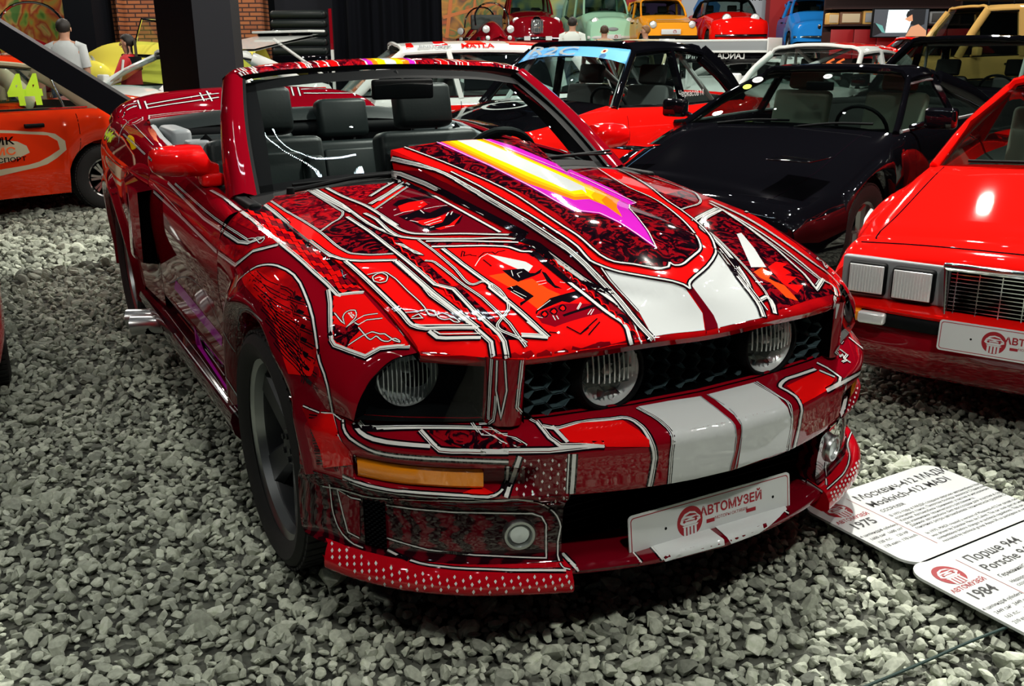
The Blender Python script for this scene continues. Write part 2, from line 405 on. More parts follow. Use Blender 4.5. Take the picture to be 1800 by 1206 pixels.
mk('steel', (.5, .5, .5), .28, 1.); mk('grey_trim', (.22, .24, .25), .45); mk('black_hole', (.0012, .0012, .0015), .95, spec=0)
mk('lamp_white', (.82, .85, .85), .22, .35, .6); mk('plate_white', (.58, .61, .61), .4); mk('plate_red', (.30, .004, .012), .5); mk('ink', (.01, .01, .012), .5)
for _k in (): pass
M['floral'] = patmat('floral', [(.004, .001, .003), (.02, .001, .004), (.22, .002, .006)], 16, 'noise', distort=3.2, pos=(.42, .50, .56))
M['floral_red'] = patmat('floral_red', [(.03, .001, .004), (.22, .002, .008), (.42, .004, .008)], 18, 'noise', distort=3.0, pos=(.40, .5, .6))
M['hood_red'] = patmat('hood_red', [(.14, .001, .004), (.50, .003, .004)], 3.2, 'noise', pos=(.36, .62))
M['plume_red'] = patmat('plume_red', [(.12, .001, .004), (.60, .004, .004)], 7, 'noise', pos=(.36, .6))
M['grain'] = patmat('grain', [(.012, .001, .003), (.09, .001, .006)], 9, 'wave', distort=6, pos=(.35, .75), detail=3, stretch=(1, .6, 3.2))
M['brush'] = patmat('brush', [(.16, .001, .006), (.30, .002, .006), (.5, .004, .006)], 22, 'noise', pos=(.35, .5, .66), stretch=(1, 1, 2))
M['door_dark'] = patmat('door_dark', [(.012, .004, .006), (.05, .004, .008), (.12, .01, .012)], 6, 'noise', distort=1.5, pos=(.3, .55, .75), rough=.25)
M['glass'] = glassmat('clear_glass', (.80, .9, .88)); M['lens'] = glassmat('lens_glass', (.92, .95, .95), ior=1.45); M['smoke'] = glassmat('smoked_lens', (.72, .74, .74))
M['amber'] = newmat('amber_lens', (.85, .26, .005), .15, coat=1., bump=(70, .3, .004))

# ============================================================= the painted convertible (front axle on the world's x = 0)
MU = thing('convertible_car', 'dark red custom painted convertible with white pinstripes and twin white bonnet stripes', 'car')
PAINT = {}
def mpart(name, mb, mats, ang=35, parent=None, key=None):
    o = mb.build(name, mats, parent or MU, ang); 
    if key: PAINT[key] = o
    return o
PLY = [0, .2, .42, .52, .665, .78, .865, .90, .915]; PLX = [.915, .895, .83, .785, .70, .59, .45, .36, .25]
def plan(w_): return tab(w_, PLY, PLX)

# ---------------- bonnet with its long scoop
HE = [(-.56, .725, .956), (-.24, .723, .931), (0, .719, .908), (.2, .707, .882), (.33, .694, .848), (.42, .684, .822), (.52, .675, .784), (.585, .665, .752)]
HA = [(-.52, .55, .980), (-.24, .55, .958), (0, .55, .933), (.2, .55, .903), (.4, .548, .862), (.55, .545, .818), (.65, .545, .782), (.705, .545, .756)]
HB = [(-.44, .36, .995), (-.2, .36, .972), (0, .36, .95), (.2, .36, .925), (.45, .36, .883), (.6, .36, .848), (.72, .36, .81), (.797, .36, .772)]
HC = [(-.40, .22, 1.0), (-.2, .22, .98), (0, .22, .957), (.2, .22, .932), (.45, .215, .893), (.6, .21, .862), (.72, .2, .828), (.824, .187, .777)]
HD = [(-.40, 0, 1.003), (-.2, 0, .985), (0, 0, .962), (.2, 0, .937), (.45, 0, .9), (.6, 0, .87), (.72, 0, .838), (.82, 0, .768)]
WSX = [-.51, -.357, -.18, -.03, .1, .286, .41, .52, .6, .66, .72]; WSY = [.27, .24, .205, .185, .18, .18, .185, .195, .18, .13, .04]
SHX = [-.54, -.196, .14, .545, .639, .718, .78]; SHY = [.112, .067, .058, .047, .028, .012, 0]
NU = 72
hr = [cat(r, NU) for r in (HE, HA, HB, HC, HD)]
full = hr+[h*np.array([1, -1, 1]) for h in hr[::-1][1:]]
G = []
for u in range(NU):
    sec = np.array([h[u] for h in full]); order = np.argsort(sec[:, 1]); sec = sec[order]
    xc = hr[3][u][0]; t = 1-u/(NU-1); xs_ = xc-.12*t**4
    ws = tab(xs_, WSX, WSY); hs = tab(xs_, SHX, SHY); d = .035+.04*(1-t); e = sec[-1, 1]
    cols = np.r_[np.linspace(0, ws, 9), np.linspace(ws, ws+d, 5)[1:], np.linspace(ws+d, e, 17)[1:]]
    row = []
    for y in np.r_[-cols[::-1][:-1], cols]:
        p = tab(y, sec[:, 1], sec[:, [0, 2]]); a = abs(y)
        k = 1. if a <= ws else max(0., 1-(a-ws)/d)
        k2 = k*k*(3-2*k) if a > ws else 1
        row.append((p[0]-.12*t**4*k2, y, p[1]+k2*(hs-.016*min(1, a/ws)**2*min(1, hs/.04))))
    if u == 0: row0 = row
    G.append(row)
G = np.array(G)
lip1 = G[-1]+np.array([.004, 0, -.010]); lip2 = G[-1]+np.array([-.004, 0, -.024]); lip3 = G[-1]+np.array([-.03, 0, -.026])
sl = G[:, :1]+np.array([0, .004, -.02]); G2 = np.vstack([G, lip1[None], lip2[None], lip3[None]])
hb = MB(); hb.grid(G2, 0)
for sgn, k in ((1, -1), (-1, 0)):                                   # turned-down side flanges
    e0 = G[:, k]; hb.grid(np.stack([e0, e0+np.array([0, -sgn*.001, -.018])], 1), 0, flip=(sgn > 0))
i0, i1 = 15, len(cols)*2-1-16
back = np.array(row0[i0:i1+1]); low = back.copy(); low[:, 2] = .985; hb.grid(np.stack([back, low], 0), 1)
hood = mpart('bonnet', hb, [M['hood_red'], M['black_hole']], 50, key='hood')

# ---------------- front wings
FX = [-.75, -.47, -.2, 0, .2, .33, .42, .52, .585]
FT = {'top': [(.735, .958), (.729, .951), (.727, .926), (.724, .906), (.712, .880), (.699, .846), (.689, .820), (.68, .782), (.67, .752)],
      'crn': [(.80, .952), (.80, .938), (.795, .905), (.787, .878), (.775, .845), (.762, .815), (.75, .79), (.725, .757), (.69, .735)],
      'shl': [(.865, .87), (.868, .862), (.871, .842), (.868, .82), (.858, .79), (.843, .76), (.825, .735), (.79, .70), (.75, .67)],
      'mid': [(.885, .74), (.887, .74), (.897, .74), (.90, .73), (.893, .70), (.875, .68), (.858, .665), (.825, .645), (.79, .63)],
      'low': [(.875, .56), (.876, .56), (.885, .58), (.892, .6), (.886, .6), (.870, .60), (.852, .598), (.818, .597), (.80, .597)],
      'bot': [(.87, .40), (.87, .40), (.878, .40), (.884, .40), (.880, .40), (.868, .40), (.85, .40), (.82, .40), (.79, .40)]}
def fprof(x):
    P = np.array([tab(x, FX, FT[k]) for k in ('bot', 'low', 'mid', 'shl', 'crn', 'top')]); return P
def fw(x, z):
    P = fprof(x); return float(np.interp(z, P[:, 1], P[:, 0]))
AR = .395; AX, AZ = 0., .335
def build_wing():
    mb = MB(); xs = np.r_[np.linspace(-.472, -.41, 5), np.linspace(-.395, .395, 45), np.linspace(.42, .52, 7)]
    cols_ = []
    for x in xs:
        P = fprof(x); zb = .40
        if abs(x-AX) < AR: zb = max(zb, AZ+math.sqrt(AR*AR-(x-AX)**2))
        if x > .39: zb = .597
        if x < -.39: zb = .40
        C = cat(np.c_[np.full(6, x), P], 60); C = C[C[:, 2] > zb+.004]
        zb0 = float(np.interp(zb, P[:, 1], P[:, 0])); C = np.vstack([[x, zb0, zb], C]); cols_.append(lin(C, 34))
    # slanted front edge along the headlamp
    end = cat([(.537, .815, .597), (.535, .80, .64), (.535, .765, .69), (.548, .72, .732), (.583, .671, .752)], 34)
    mid = (cols_[-1]*.45+end*.55); mid[:, 1] = [fw(p[0], p[2])*.6+p[1]*.4 for p in mid]
    g = np.array(cols_[:-1]+[cols_[-1]*.9+mid*.1, mid, end]); mb.grid(g, 0)
    inn = g[-1]+np.array([-.02, -.035, 0]); mb.grid(np.stack([g[-1], inn]), 1)          # return edge into the headlamp
    mb.grid(np.stack([g[:, -1], g[:, -1]+np.array([0, -.008, -.03])], 1), 1)                # gutter beside the bonnet
    mb.grid(np.stack([g[0], g[0]+np.array([0, -.03, 0])], 0), 1, flip=True)
    return mb
def build_flare(cx, R0, R1f, wfun, a0, a1, lift, n=72):
    """rolled wheel-arch flare: polar band that rises out of the body skin"""
    mb = MB(); g = []
    for i in range(n+1):
        d = a0+(a1-a0)*i/n; a = math.radians(d); r_ = []; R1 = R1f(d); k0 = (R1-R0)/.135
        for k, (q, lf) in enumerate(((1, -.16), (.86, .04), (.70, .30), (.55, .62), (.42, .88), (.33, 1.), (.26, .97), (.17, .72), (.08, .36), (.02, .06), (0, 0))):
            rr = R0+(R1-R0)*q; x, z = cx+rr*math.cos(a), .335+rr*math.sin(a); w_ = wfun(x, z)+lift*lf
            if k == 10: w_ -= .10
            r_.append((x, w_, z))
        g.append(r_)
    mb.grid(g[:], 0); return mb
def fw2(x, z):
    k = sstep(.64, .56, z)*sstep(.30, .40, x); p = float(np.interp(x, PLX[::-1], PLY[::-1]))-.012
    return p*k+fw(x, z)*(1-k)
for side in ('right', 'left'):
    b = build_wing(); b.grid(np.zeros((0, 0, 3))) if False else None
    f = build_flare(0., AR, lambda d: .455+.085*sstep(8, 48, d), fw2, 13, 192, .030)
    if side == 'right': b.flipy(); f.flipy()
    for q in b.f: pass
    o = mpart('front_wing', b, [M['candy_red'], M['black_hole']], 50, key='wing_'+side)
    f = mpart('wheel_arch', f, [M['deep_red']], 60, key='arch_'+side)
    for oo in (o, f): weld(oo)

# ---------------- doors and rear quarters
DX = [-.478, -.8, -1.2, -1.7]
DT = [[(.87, .41), (.87, .41), (.87, .41), (.872, .41)], [(.876, .55), (.872, .55), (.872, .55), (.876, .55)], [(.887, .74), (.892, .75), (.893, .755), (.897, .76)],
      [(.868, .862), (.872, .872), (.875, .89), (.88, .91)], [(.838, .925), (.842, .94), (.843, .958), (.845, .98)], [(.80, .938), (.80, .958), (.80, .98), (.80, 1.005)], [(.775, .935), (.775, .955), (.775, .975), (.775, 1.0)]]
QX = [-1.706, -2.0, -2.3, -2.7, -3.1, -3.5, -3.75]
QT = [[(.872, .36), (.885, .36), (.90, .36), (.905, .36), (.88, .36), (.83, .36), (.74, .36)], [(.876, .55), (.892, .55), (.915, .55), (.92, .55), (.895, .55), (.845, .55), (.755, .55)], [(.897, .76), (.918, .765), (.93, .77), (.93, .77), (.908, .77), (.86, .77), (.77, .77)],
      [(.88, .91), (.895, .93), (.90, .94), (.895, .95), (.88, .95), (.84, .95), (.75, .94)], [(.845, .98), (.85, 1.01), (.845, 1.03), (.83, 1.035), (.81, 1.035), (.78, 1.03), (.70, 1.01)], [(.80, 1.005), (.79, 1.035), (.775, 1.055), (.76, 1.06), (.74, 1.055), (.71, 1.05), (.65, 1.03)],
      [(.775, 1.0), (.76, 1.03), (.745, 1.055), (.72, 1.07), (.70, 1.07), (.66, 1.065), (.6, 1.04)]]
def sprof(x, X, T): return np.array([tab(x, X, t) for t in T])
def sw(x, z, X=QX, T=QT):
    P = sprof(x, X, T)[:-1]; return float(np.interp(z, P[:, 1], P[:, 0]))
def side_panel(xs, X, T, n, arch=None, ext=None):
    mb = MB(); g = []
    for x in xs:
        P = sprof(x, X, T); C = cat(np.c_[np.full(len(P), x), P], 64); zb = P[0, 1]
        if arch and abs(x-arch[0]) < arch[1]: zb = max(zb, .335+math.sqrt(arch[1]**2-(x-arch[0])**2))
        C2 = C[C[:, 2] > zb+.003] if arch else C
        if arch: C2 = np.vstack([[x, np.interp(zb, P[:-1, 1], P[:-1, 0]), zb], C2])
        g.append(lin(C2, n))
    mb.grid(g, 0); mb.grid(np.stack([g[0], g[0]+np.array([0, -.03, 0])]), 1, flip=True); mb.grid(np.stack([g[-1], g[-1]+np.array([0, -.03, 0])]), 1)
    return mb
for side in ('right', 'left'):
    d_ = side_panel(np.linspace(-.478, -1.698, 26), DX, DT, 30)
    q_ = side_panel(np.r_[np.linspace(-1.706, -2.28, 16), np.linspace(-2.29, -3.15, 46), np.linspace(-3.2, -3.75, 14)], QX, QT, 34, (-2.72, .42))
    f_ = build_flare(-2.72, .42, lambda d: .56, sw, -8, 188, .025)
    # raised side scoop in front of the rear wheel: a slanted box with an open black mouth
    sc = MB()
    A = [(-1.66, .876, .80), (-1.72, .876, .56)]; B = [(-1.97, .925, .90), (-1.99, .93, .52)]
    pr = [[(-1.60, .882, .875), (-1.80, .905, .885), (-2.1, .908, .90)], [(-1.615, .945, .865), (-1.80, .958, .87), (-2.12, .925, .88)], [(-1.69, .945, .56), (-1.85, .962, .56), (-2.12, .935, .6)], [(-1.70, .88, .545), (-1.85, .895, .545), (-2.1, .922, .58)]]
    sc.loft(pr, 10, 0); p0 = [p[0] for p in pr]; sc.add([(x-.05, y-.004, z) for x, y, z in p0], [(0, 1, 2, 3)], 1); sc.add([*p0, *[(x-.05, y-.004, z) for x, y, z in p0]], [(i, (i+1) % 4, (i+1) % 4+4, i+4) for i in range(4)], 1)
    if side == 'right':
        for k in (d_, q_, f_, sc): k.flipy()
    dk = mpart('door', d_, [M['candy_red'], M['black_hole']], 50, key='door_'+side); qk = mpart('rear_quarter', q_, [M['candy_red'], M['black_hole']], 50, key='quarter_'+side)
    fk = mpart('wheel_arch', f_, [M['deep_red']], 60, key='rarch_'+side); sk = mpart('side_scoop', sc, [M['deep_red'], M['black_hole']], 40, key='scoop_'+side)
    for k in (dk, qk, fk, sk): weld(k)

# ---------------- rear deck, spoiler, tail
dk = MB(); dk.loft([[(-2.55, w_, zz) for w_, zz in ((-.745, 1.05), (-.5, 1.075), (0, 1.085), (.5, 1.075), (.745, 1.05))], [(-3.1, w_, zz) for w_, zz in ((-.70, 1.068), (-.5, 1.09), (0, 1.10), (.5, 1.09), (.70, 1.068))], [(-3.5, w_, zz) for w_, zz in ((-.66, 1.065), (-.4, 1.085), (0, 1.09), (.4, 1.085), (.66, 1.065))], [(-3.8, w_, zz) for w_, zz in ((-.6, 1.02), (-.4, 1.035), (0, 1.04), (.4, 1.035), (.6, 1.02))]], 30, 20)
mpart('boot_lid', dk, [M['candy_red']], 50, key='deck')
tl = MB(); tl.loft([[(-3.75+.02*0, .74, .36), (-3.86, .5, .36), (-3.9, 0, .36), (-3.86, -.5, .36), (-3.75, -.74, .36)], [(-3.75, .77, .7), (-3.88, .5, .7), (-3.92, 0, .7), (-3.88, -.5, .7), (-3.75, -.77, .7)], [(-3.75, .70, 1.01), (-3.83, .5, 1.03), (-3.85, 0, 1.035), (-3.83, -.5, 1.03), (-3.75, -.70, 1.01)]], 30, 12)
mpart('rear_bumper', tl, [M['candy_red']], 50)
sp = MB(); rows = []
for w_, h in ((-.80, .0), (-.795, .045), (-.765, .085), (-.70, .115), (-.60, .128), (-.3, .138), (0, .142), (.3, .138), (.60, .128), (.70, .115), (.765, .085), (.795, .045), (.80, 0)):
    zb = 1.055-.06*(abs(w_)/.8)**3; x0 = -3.38-.05*(1-(abs(w_)/.8)**2)
    rows.append([(x0+.10, w_*.985, zb-.02), (x0+.035, w_, zb+h*.45), (x0-.02, w_, zb+h*.93), (x0-.06, w_, zb+h), (x0-.20, w_, zb+h*.92), (x0-.26, w_*.99, zb+h*.7), (x0-.28, w_*.98, zb-.06)])
sp.loft(rows, 16, 48); spo = mpart('rear_spoiler', sp, [M['candy_red']], 50, key='spoiler')

# ---------------- front bumper: ridge, indicator recess, lower fascia
def blockmask(w_): return sstep(.478, .492, w_)*(1-sstep(.812, .822, w_))
BW = np.r_[np.linspace(0, .40, 22), np.linspace(.415, .50, 11), np.linspace(.512, .80, 20), [.81, .816, .822, .835, .85, .865, .88, .892, .90]]
TOPB = ([0, .2, .42, .48, .52, .58, .70, .80, .85, .88, .90], [.786, .775, .742, .725, .70, .675, .60, .525, .44, .38, .33])
def bump_rows():
    out = []
    def row(z, off, offb=None, zf=None):
        r_ = []
        for w_ in BW:
            o_ = off if offb is None else off+(offb-off)*blockmask(w_)
            r_.append((plan(w_)+o_, w_, z if zf is None else z+zf*blockmask(w_)))
        out.append(r_)
    out.append([(np.interp(w_, *TOPB)-.02, w_, .600) for w_ in BW]); out.append([(np.interp(w_, *TOPB), w_, .594) for w_ in BW])
    out.append([(np.interp(w_, *TOPB)*.25+(plan(w_)-.03)*.75, w_, .578) for w_ in BW])
    row(.563, -.010); row(.554, -.002); row(.548, .0012); row(.540, .003); row(.522, .002); row(.512, .002, 0.); row(.508, .002, -.008); row(.504, .002, -.04); row(.470, .001, -.04); row(.456, 0, -.036); row(.450, 0, -.008); row(.444, -.001, .004); row(.437, -.003, .004)
    return out
bp = MB(); br = np.array(bump_rows()); bp.grid(br, 0, flip=True)
lastc = br[-1][:24]; bp.grid(np.stack([lastc, lastc+np.array([-.05, 0, -.004])]), 1, flip=True)     # upper edge of the mouth
LW = np.r_[[.412], np.linspace(.42, .75, 22), np.linspace(.765, .80, 4), [.82, .84, .865, .885, .90]]
lo = []
for z, off in ((.440, .003), (.428, -.002), (.415, -.014), (.395, -.026), (.33, -.034), (.28, -.034), (.258, -.026), (.25, -.005)):
    lo.append([(plan(w_)+off, w_, z) for w_ in LW])
bp.grid(lo, 2, flip=True)
wall = np.array([[p[0], (p[0][0]-.16, p[0][1]-.012, p[0][2])] for p in lo]); bp.grid(wall, 2)        # side wall of the mouth
pil = []                                                               # painted post between headlamp and grille
for z in (.757, .72, .66, .61, .594):
    t = (.757-z)/.163; pil.append([(.70-.02*t, .556, z), (.728-.004*t, .54, z), (.752-.012*t, .515, z), (.764-.022*t, .495, z), (.755-.02*t, .483, z), (.69, .478, z)])
bp.grid(pil, 0, flip=False); bp.mirror()
bump = mpart('front_bumper', bp, [M['candy_red'], M['black_hole'], M['grain']], 32, key='bumper'); weld(bump)
# chin under the mouth
ch = MB(); CW = np.linspace(-.42, .42, 33)
rw = []
for z, off in ((.25, -.16), (.251, -.09), (.25, -.03), (.247, -.012), (.240, -.006), (.228, -.008), (.222, -.02), (.222, -.1)):
    rw.append([(plan(abs(w_))+off, w_, z) for w_ in CW])
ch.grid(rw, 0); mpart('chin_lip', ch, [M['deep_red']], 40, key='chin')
mo = MB(); mo.box((.71, 0, .345), (.02, .86, .20), 0)
for k in range(9): mo.box((.722, 0, .262+k*.021), (.012, .83, .004), 1, .001)
mpart('lower_grille', mo, [M['black_hole'], M['black_plastic']])
# corner splitters
for side in (-1, 1):
    sp = MB(); SWL = np.r_[np.linspace(.408, .80, 30), np.linspace(.815, .868, 6)]; rr = []
    for z, off in ((.262, -.06), (.256, -.02), (.252, .002), (.246, .010), (.225, .022), (.205, .024), (.195, .018), (.190, 0), (.190, -.06)):
        rr.append([(plan(w_)+off, w_+max(0, off)*.9*(w_/.9)**2, z+(-.012 if w_ < .42 else 0)*0) for w_ in SWL])
    sp.grid(rr, 0); e = [r_[0] for r_ in rr]; sp.add(e, [tuple(range(len(e)))], 0)
    if side < 0: sp.flipy()
    o = mpart('splitter', sp, [mk('splitter_red', (.40, .002, .008), .5, 0, 1., spec=0)], 40, key='splitter_'+('right' if side < 0 else 'left')); weld(o)
# side vents and fog lamps in the lower fascia
for side in (-1, 1):
    v = MB(); vw = [.768, .80]; g = []
    for z in np.linspace(.405, .272, 8): g.append([(plan(w_)-.026, w_, z) for w_ in (.766, .775, .79, .803)])
    v.grid(g, 0, flip=True)
    for i in range(22):
        z = .278+i*.006
        for j in range(4):
            w_ = .7685+(j+.5*(i % 2))*.0085; v.box((plan(w_)-.0235, w_, z), (.006, .0055, .0018), 1, .0005)
    if side < 0: v.flipy()
    mpart('side_vent', v, [M['black_hole'], M['black_plastic']])
    f = MB(); mx = Matrix.Translation((plan(.505)-.030, side*.505, .330)) @ Matrix.Rotation(side*.36, 4, 'Z')
    f.lathe([(.0, .006), (.022, .004), (.028, -.004)], 28, mx, 1, 'x'); f.lathe([(.026, .0), (.030, .010), (.036, .010), (.0395, .004), (.040, -.03)], 32, mx, 0, 'x')
    f.lathe([(0, .014), (.012, .0125), (.026, .006)], 28, mx, 2, 'x')
    mpart('fog_lamp', f, [M['alloy'], M['lamp_white'], M['lens']])
    t = MB(); g = []
    for z in (.5035, .497, .48, .463, .4565): g.append([(plan(w_)-.016+(.006 if .46 < z < .5 else 0), w_, z-.010*sstep(.7, .52, w_)*0) for w_ in np.linspace(.586, .812, 22)])
    t.grid(g, 0, flip=True)
    if side < 0: t.flipy()
    mpart('indicator_lamp', t, [M['amber']])

# ---------------- headlamps
for side in (-1, 1):
    hl = MB()
    top = [(.56, .712, .737), (.583, .668, .748), (.645, .60, .752), (.703, .556, .754)]
    mid = [(.537, .772, .685), (.575, .71, .685), (.645, .62, .685), (.703, .553, .685)]
    bot = [(.537, .812, .600), (.59, .735, .599), (.645, .645, .599), (.692, .556, .599)]
    lens = [cat(r_, 20) for r_ in (top, mid, bot)]
    L_ = np.stack([cat(np.array([l[k] for l in lens]), 12) for k in range(20)], 1)
    hl.grid(L_, 0, flip=True)
    ho = MB(); back_ = L_+np.array([-.13, -.03, 0]); back_[:, :, 2] = .605+(back_[:, :, 2]-.605)*.96
    ho.grid(back_, 0, flip=True)
    for e, b_, fl in ((L_[0], back_[0], True), (L_[-1], back_[-1], False)): ho.grid(np.stack([e, b_]), 0, flip=fl)
    for e, b_, fl in ((L_[:, 0], back_[:, 0], False), (L_[:, -1], back_[:, -1], True)): ho.grid(np.stack([e, b_]), 0, flip=fl)
    # black inner mask around the lens
    for e0, e1 in ((L_[-1], L_[-2]), (L_[:, -1], L_[:, -2]), (L_[:, 0], L_[:, 1])):
        pass
    mx = Matrix.Translation((.515, .672, .682))
    bo = MB(); bo.lathe([(.0, -.055), (.03, -.05), (.05, -.035), (.066, -.012), (.074, .012), (.078, .012), (.078, -.02)], 40, mx, 0, 'x')
    bo.ball((-.01, 0, .012), (.03, .012, .012), 0, 12, mx)
    lr = MB()
    for k in range(-6, 7):
        y = k*.011; h = math.sqrt(max(0, .071**2-y*y)); lr.tube([mx @ Vector((.012+.012*(1-(abs(q)/.072)**2)-.0*abs(y), y, q)) for q in np.linspace(-h, h, 9)], .0016, 5, 0)
    lr.lathe([(0, .024), (.03, .0215), (.055, .016), (.073, .008)], 32, mx, 1, 'x')
    if side < 0:
        for k in (hl, ho, bo, lr): k.flipy()
    H = mpart('headlamp', ho, [M['black_plastic']], 30); 
    bo.build('reflector', M['lamp_white'], H); lr.build('lamp_lens', [M['lamp_white'], M['lens']], H); hl.build('lens_cover', M['smoke'], H, 60)

# ---------------- grille: frame walls, honeycomb, two driving lamps
gr = MB(); GW = np.linspace(-.482, .482, 41)
def gtop(w_): return float(np.interp(abs(w_), [0, .19, .36, .49], [.738, .747, .744, .734]))
fr = lambda w_: float(np.interp(abs(w_), [0, .2, .42, .485], [.786, .785, .752, .722]))
gr.grid([[(fr(w_)-.002, w_, gtop(w_)) for w_ in GW], [(.66, w_, gtop(w_)-.01) for w_ in GW]], 0)
gr.grid([[(np.interp(abs(w_), *TOPB)-.005, w_, .597) for w_ in GW], [(.66, w_, .604) for w_ in GW]], 0, flip=True)
for s_ in (-1, 1): gr.grid([[(.745, s_*.482, z) for z in (.597, .74)], [(.66, s_*.47, z) for z in (.60, .735)]], 0, flip=(s_ < 0))
gr.grid([[(.655, w_, .60) for w_ in GW], [(.655, w_, .745) for w_ in GW]], 0)
go = mpart('grille', gr, [M['black_hole']], 30)
hc = MB(); cw, chh = .064, .0355
for i in range(-9, 10):
    for j in range(6):
        cy = i*cw*.75; cz = .595+j*chh+(chh/2 if i % 2 else 0)
        if cz > .745 or abs(cy) > .475: continue
        O = [(cw/2, 0), (cw/4, chh/2), (-cw/4, chh/2), (-cw/2, 0), (-cw/4, -chh/2), (cw/4, -chh/2)]
        V = []
        for sc_, x in ((1.0, .690), (.985, .722), (.90, .727), (.87, .695)): V += [(x+.012*(1-(cy/.48)**2), cy+o_[0]*sc_, cz+o_[1]*sc_) for o_ in O]
        hc.add(V, [(a*6+k, a*6+(k+1) % 6, (a+1)*6+(k+1) % 6, (a+1)*6+k) for a in range(3) for k in range(6)], 0)
hc.build('honeycomb_mesh', [newmat('mesh_black', (.045, .075, .085), .35)], go, 25)
for s_ in (-1, 1):
    d_ = MB(); mx = Matrix.Translation((.725, s_*.249, .679)) @ Matrix.Rotation(s_*.03, 4, 'Z')
    d_.lathe([(.108, -.06), (.104, .0), (.098, .022), (.090, .034), (.084, .034), (.080, .025)], 44, mx, 0, 'x')
    D = mpart('driving_lamp', d_, [M['black_plastic']], 40)
    r_ = MB(); r_.lathe([(0, -.03), (.03, -.026), (.055, -.01), (.074, .012), (.083, .028)], 40, mx, 0, 'x'); r_.build('reflector', M['lamp_white'], D, 60)
    l_ = MB()
    for k in range(-5, 6):
        y = k*.0135; h = math.sqrt(max(0, .079**2-y*y)); l_.tube([mx @ Vector((.028+.016*(1-(q*q+y*y)/.0066), y, q)) for q in np.linspace(-.2*h, h, 8)], .0022, 5, 0)
    l_.ball((.0, .0, .005), (.028, .014, .014), 0, 12, mx)
    l_.lathe([(0, .046), (.03, .0435), (.055, .039), (.081, .030)], 36, mx, 1, 'x'); l_.build('lamp_lens', [M['lamp_white'], M['lens']], D, 60)

# ---------------- number plate with the museum's badge
def badge(mb, Mx, s, red, white):
    """round red badge with a white car front over a fluted column"""
    T = lambda z: Mx @ Matrix.Translation((0, 0, z))
    disc(mb, T(.0002), s, red, 32)
    poly(mb, T(.0005), [(-.78*s, .0), (-.66*s, .30*s), (-.40*s, .56*s), (.0, .66*s), (.40*s, .58*s), (.62*s, .36*s), (.80*s, .22*s), (.84*s, .02*s), (.62*s, -.08*s), (.5*s, -.2*s), (-.45*s, -.2*s), (-.62*s, -.12*s)], white)
    for x in (-.42, -.14, .14, .42): poly(mb, T(.0005), [((x-.085)*s, -.34*s), ((x+.085)*s, -.34*s), ((x+.085)*s, -.95*s), ((x-.085)*s, -.95*s)], white)
    poly(mb, T(.0005), [(-.6*s, -.22*s), (.66*s, -.22*s), (.56*s, -.33*s), (-.52*s, -.33*s)], white)
    for P in ([(-.42, .40), (.0, .54), (.40, .46), (.58, .34), (.1, .36)], [(-.64, .2), (-.3, .26), (.0, .22), (-.3, .16)], [(.1, .22), (.5, .28), (.74, .16), (.4, .14)], [(-.62, .0), (-.2, .08), (.2, .06), (.7, .06), (.2, .0), (-.2, .02)]):
        poly(mb, T(.0007), [(x*s, y*s) for x, y in P], red)
    for x in (-.45, .46): disc(mb, T(.0007) @ Matrix.Translation((x*s, .06*s, 0)), .10*s, red, 12)
def reg_plate(mb, Mx, w_=.52, h=.112, word=True):
    P = rrect(w_, h, .012); mb.prism(P, .003, Mx @ Matrix.Translation((0, 0, -.003)), 0)
    T = Mx @ Matrix.Translation((0, 0, .0002)); frame2d(mb, T, rrect(w_-.012, h-.012, .010), rrect(w_-.017, h-.017, .009), 1)
    badge(mb, Mx @ Matrix.Translation((-.075*w_/.52, 0, 0)), .040*h/.112, 1, 0)
    T2 = Mx @ Matrix.Translation((0, 0, .0006))
    text(mb, 'АВТОМУЗЕЙ', T2 @ Matrix.Translation((.060, .004, 0)), .033, 1, .03, sx=1.0)
    text(mb, 'МОТОРЫ ОКТЯБРЯ', T2 @ Matrix.Translation((.058, -.014, 0)), .0115, 1)
    for x0, x1 in ((-.023, .008), (.108, .14)): poly(mb, T2, [(x0, -.022), (x1, -.022), (x1, -.012), (x0, -.012)] if x0 > 0 else [(x0, -.018), (x1-.005, -.018), (x1-.005, -.008), (x0, -.008)], 1)
    for x in (-.235, .2): disc(mb, T2 @ Matrix.Translation((x+(.0 if x > 0 else .085), .0, 0)), .004, 2, 10)
np_ = MB(); reg_plate(np_, plane_m((.846, .01, .287), (0, 1, 0), (-.13, 0, 1)))
mpart('number_plate', np_, [M['plate_white'], M['plate_red'], M['black_plastic']], 20)

# ---------------- sills and side pipes
for side in (-1, 1):
    sk = MB()
    rows = [[(x, w_, z) for x in (-.36, -.8, -1.4, -2.0, -2.25)] for w_, z in ((.872, .43), (.868, .40), (.845, .375), (.845, .345), (.885, .335), (.908, .325), (.915, .30), (.905, .255), (.88, .225), (.84, .215))]
    sk.loft(rows, 14, 0)
    sk.add([r_[0] for r_ in rows], [tuple(range(len(rows)))[::-1]], 0); sk.add([r_[-1] for r_ in rows], [tuple(range(len(rows)))], 0)
    pp = MB()
    for k, x in enumerate((-1.86, -1.99)):
        pp.tube([(x+.32, .80, .27), (x+.12, .86, .26), (x+.04, .92, .255), (x, 1.0-.0*k, .25)], [.036, .036, .04, .045], 16, 0, caps=False); pp.tube([(x+.004, .99, .25), (x+.05, .9, .25)], .039, 14, 1)
    if side < 0: sk.flipy(); pp.flipy()
    mpart('side_skirt', sk, [M['door_dark']], 30, key='skirt_'+('right' if side < 0 else 'left')); mpart('exhaust_pipe', pp, [M['steel'], M['black_hole']])

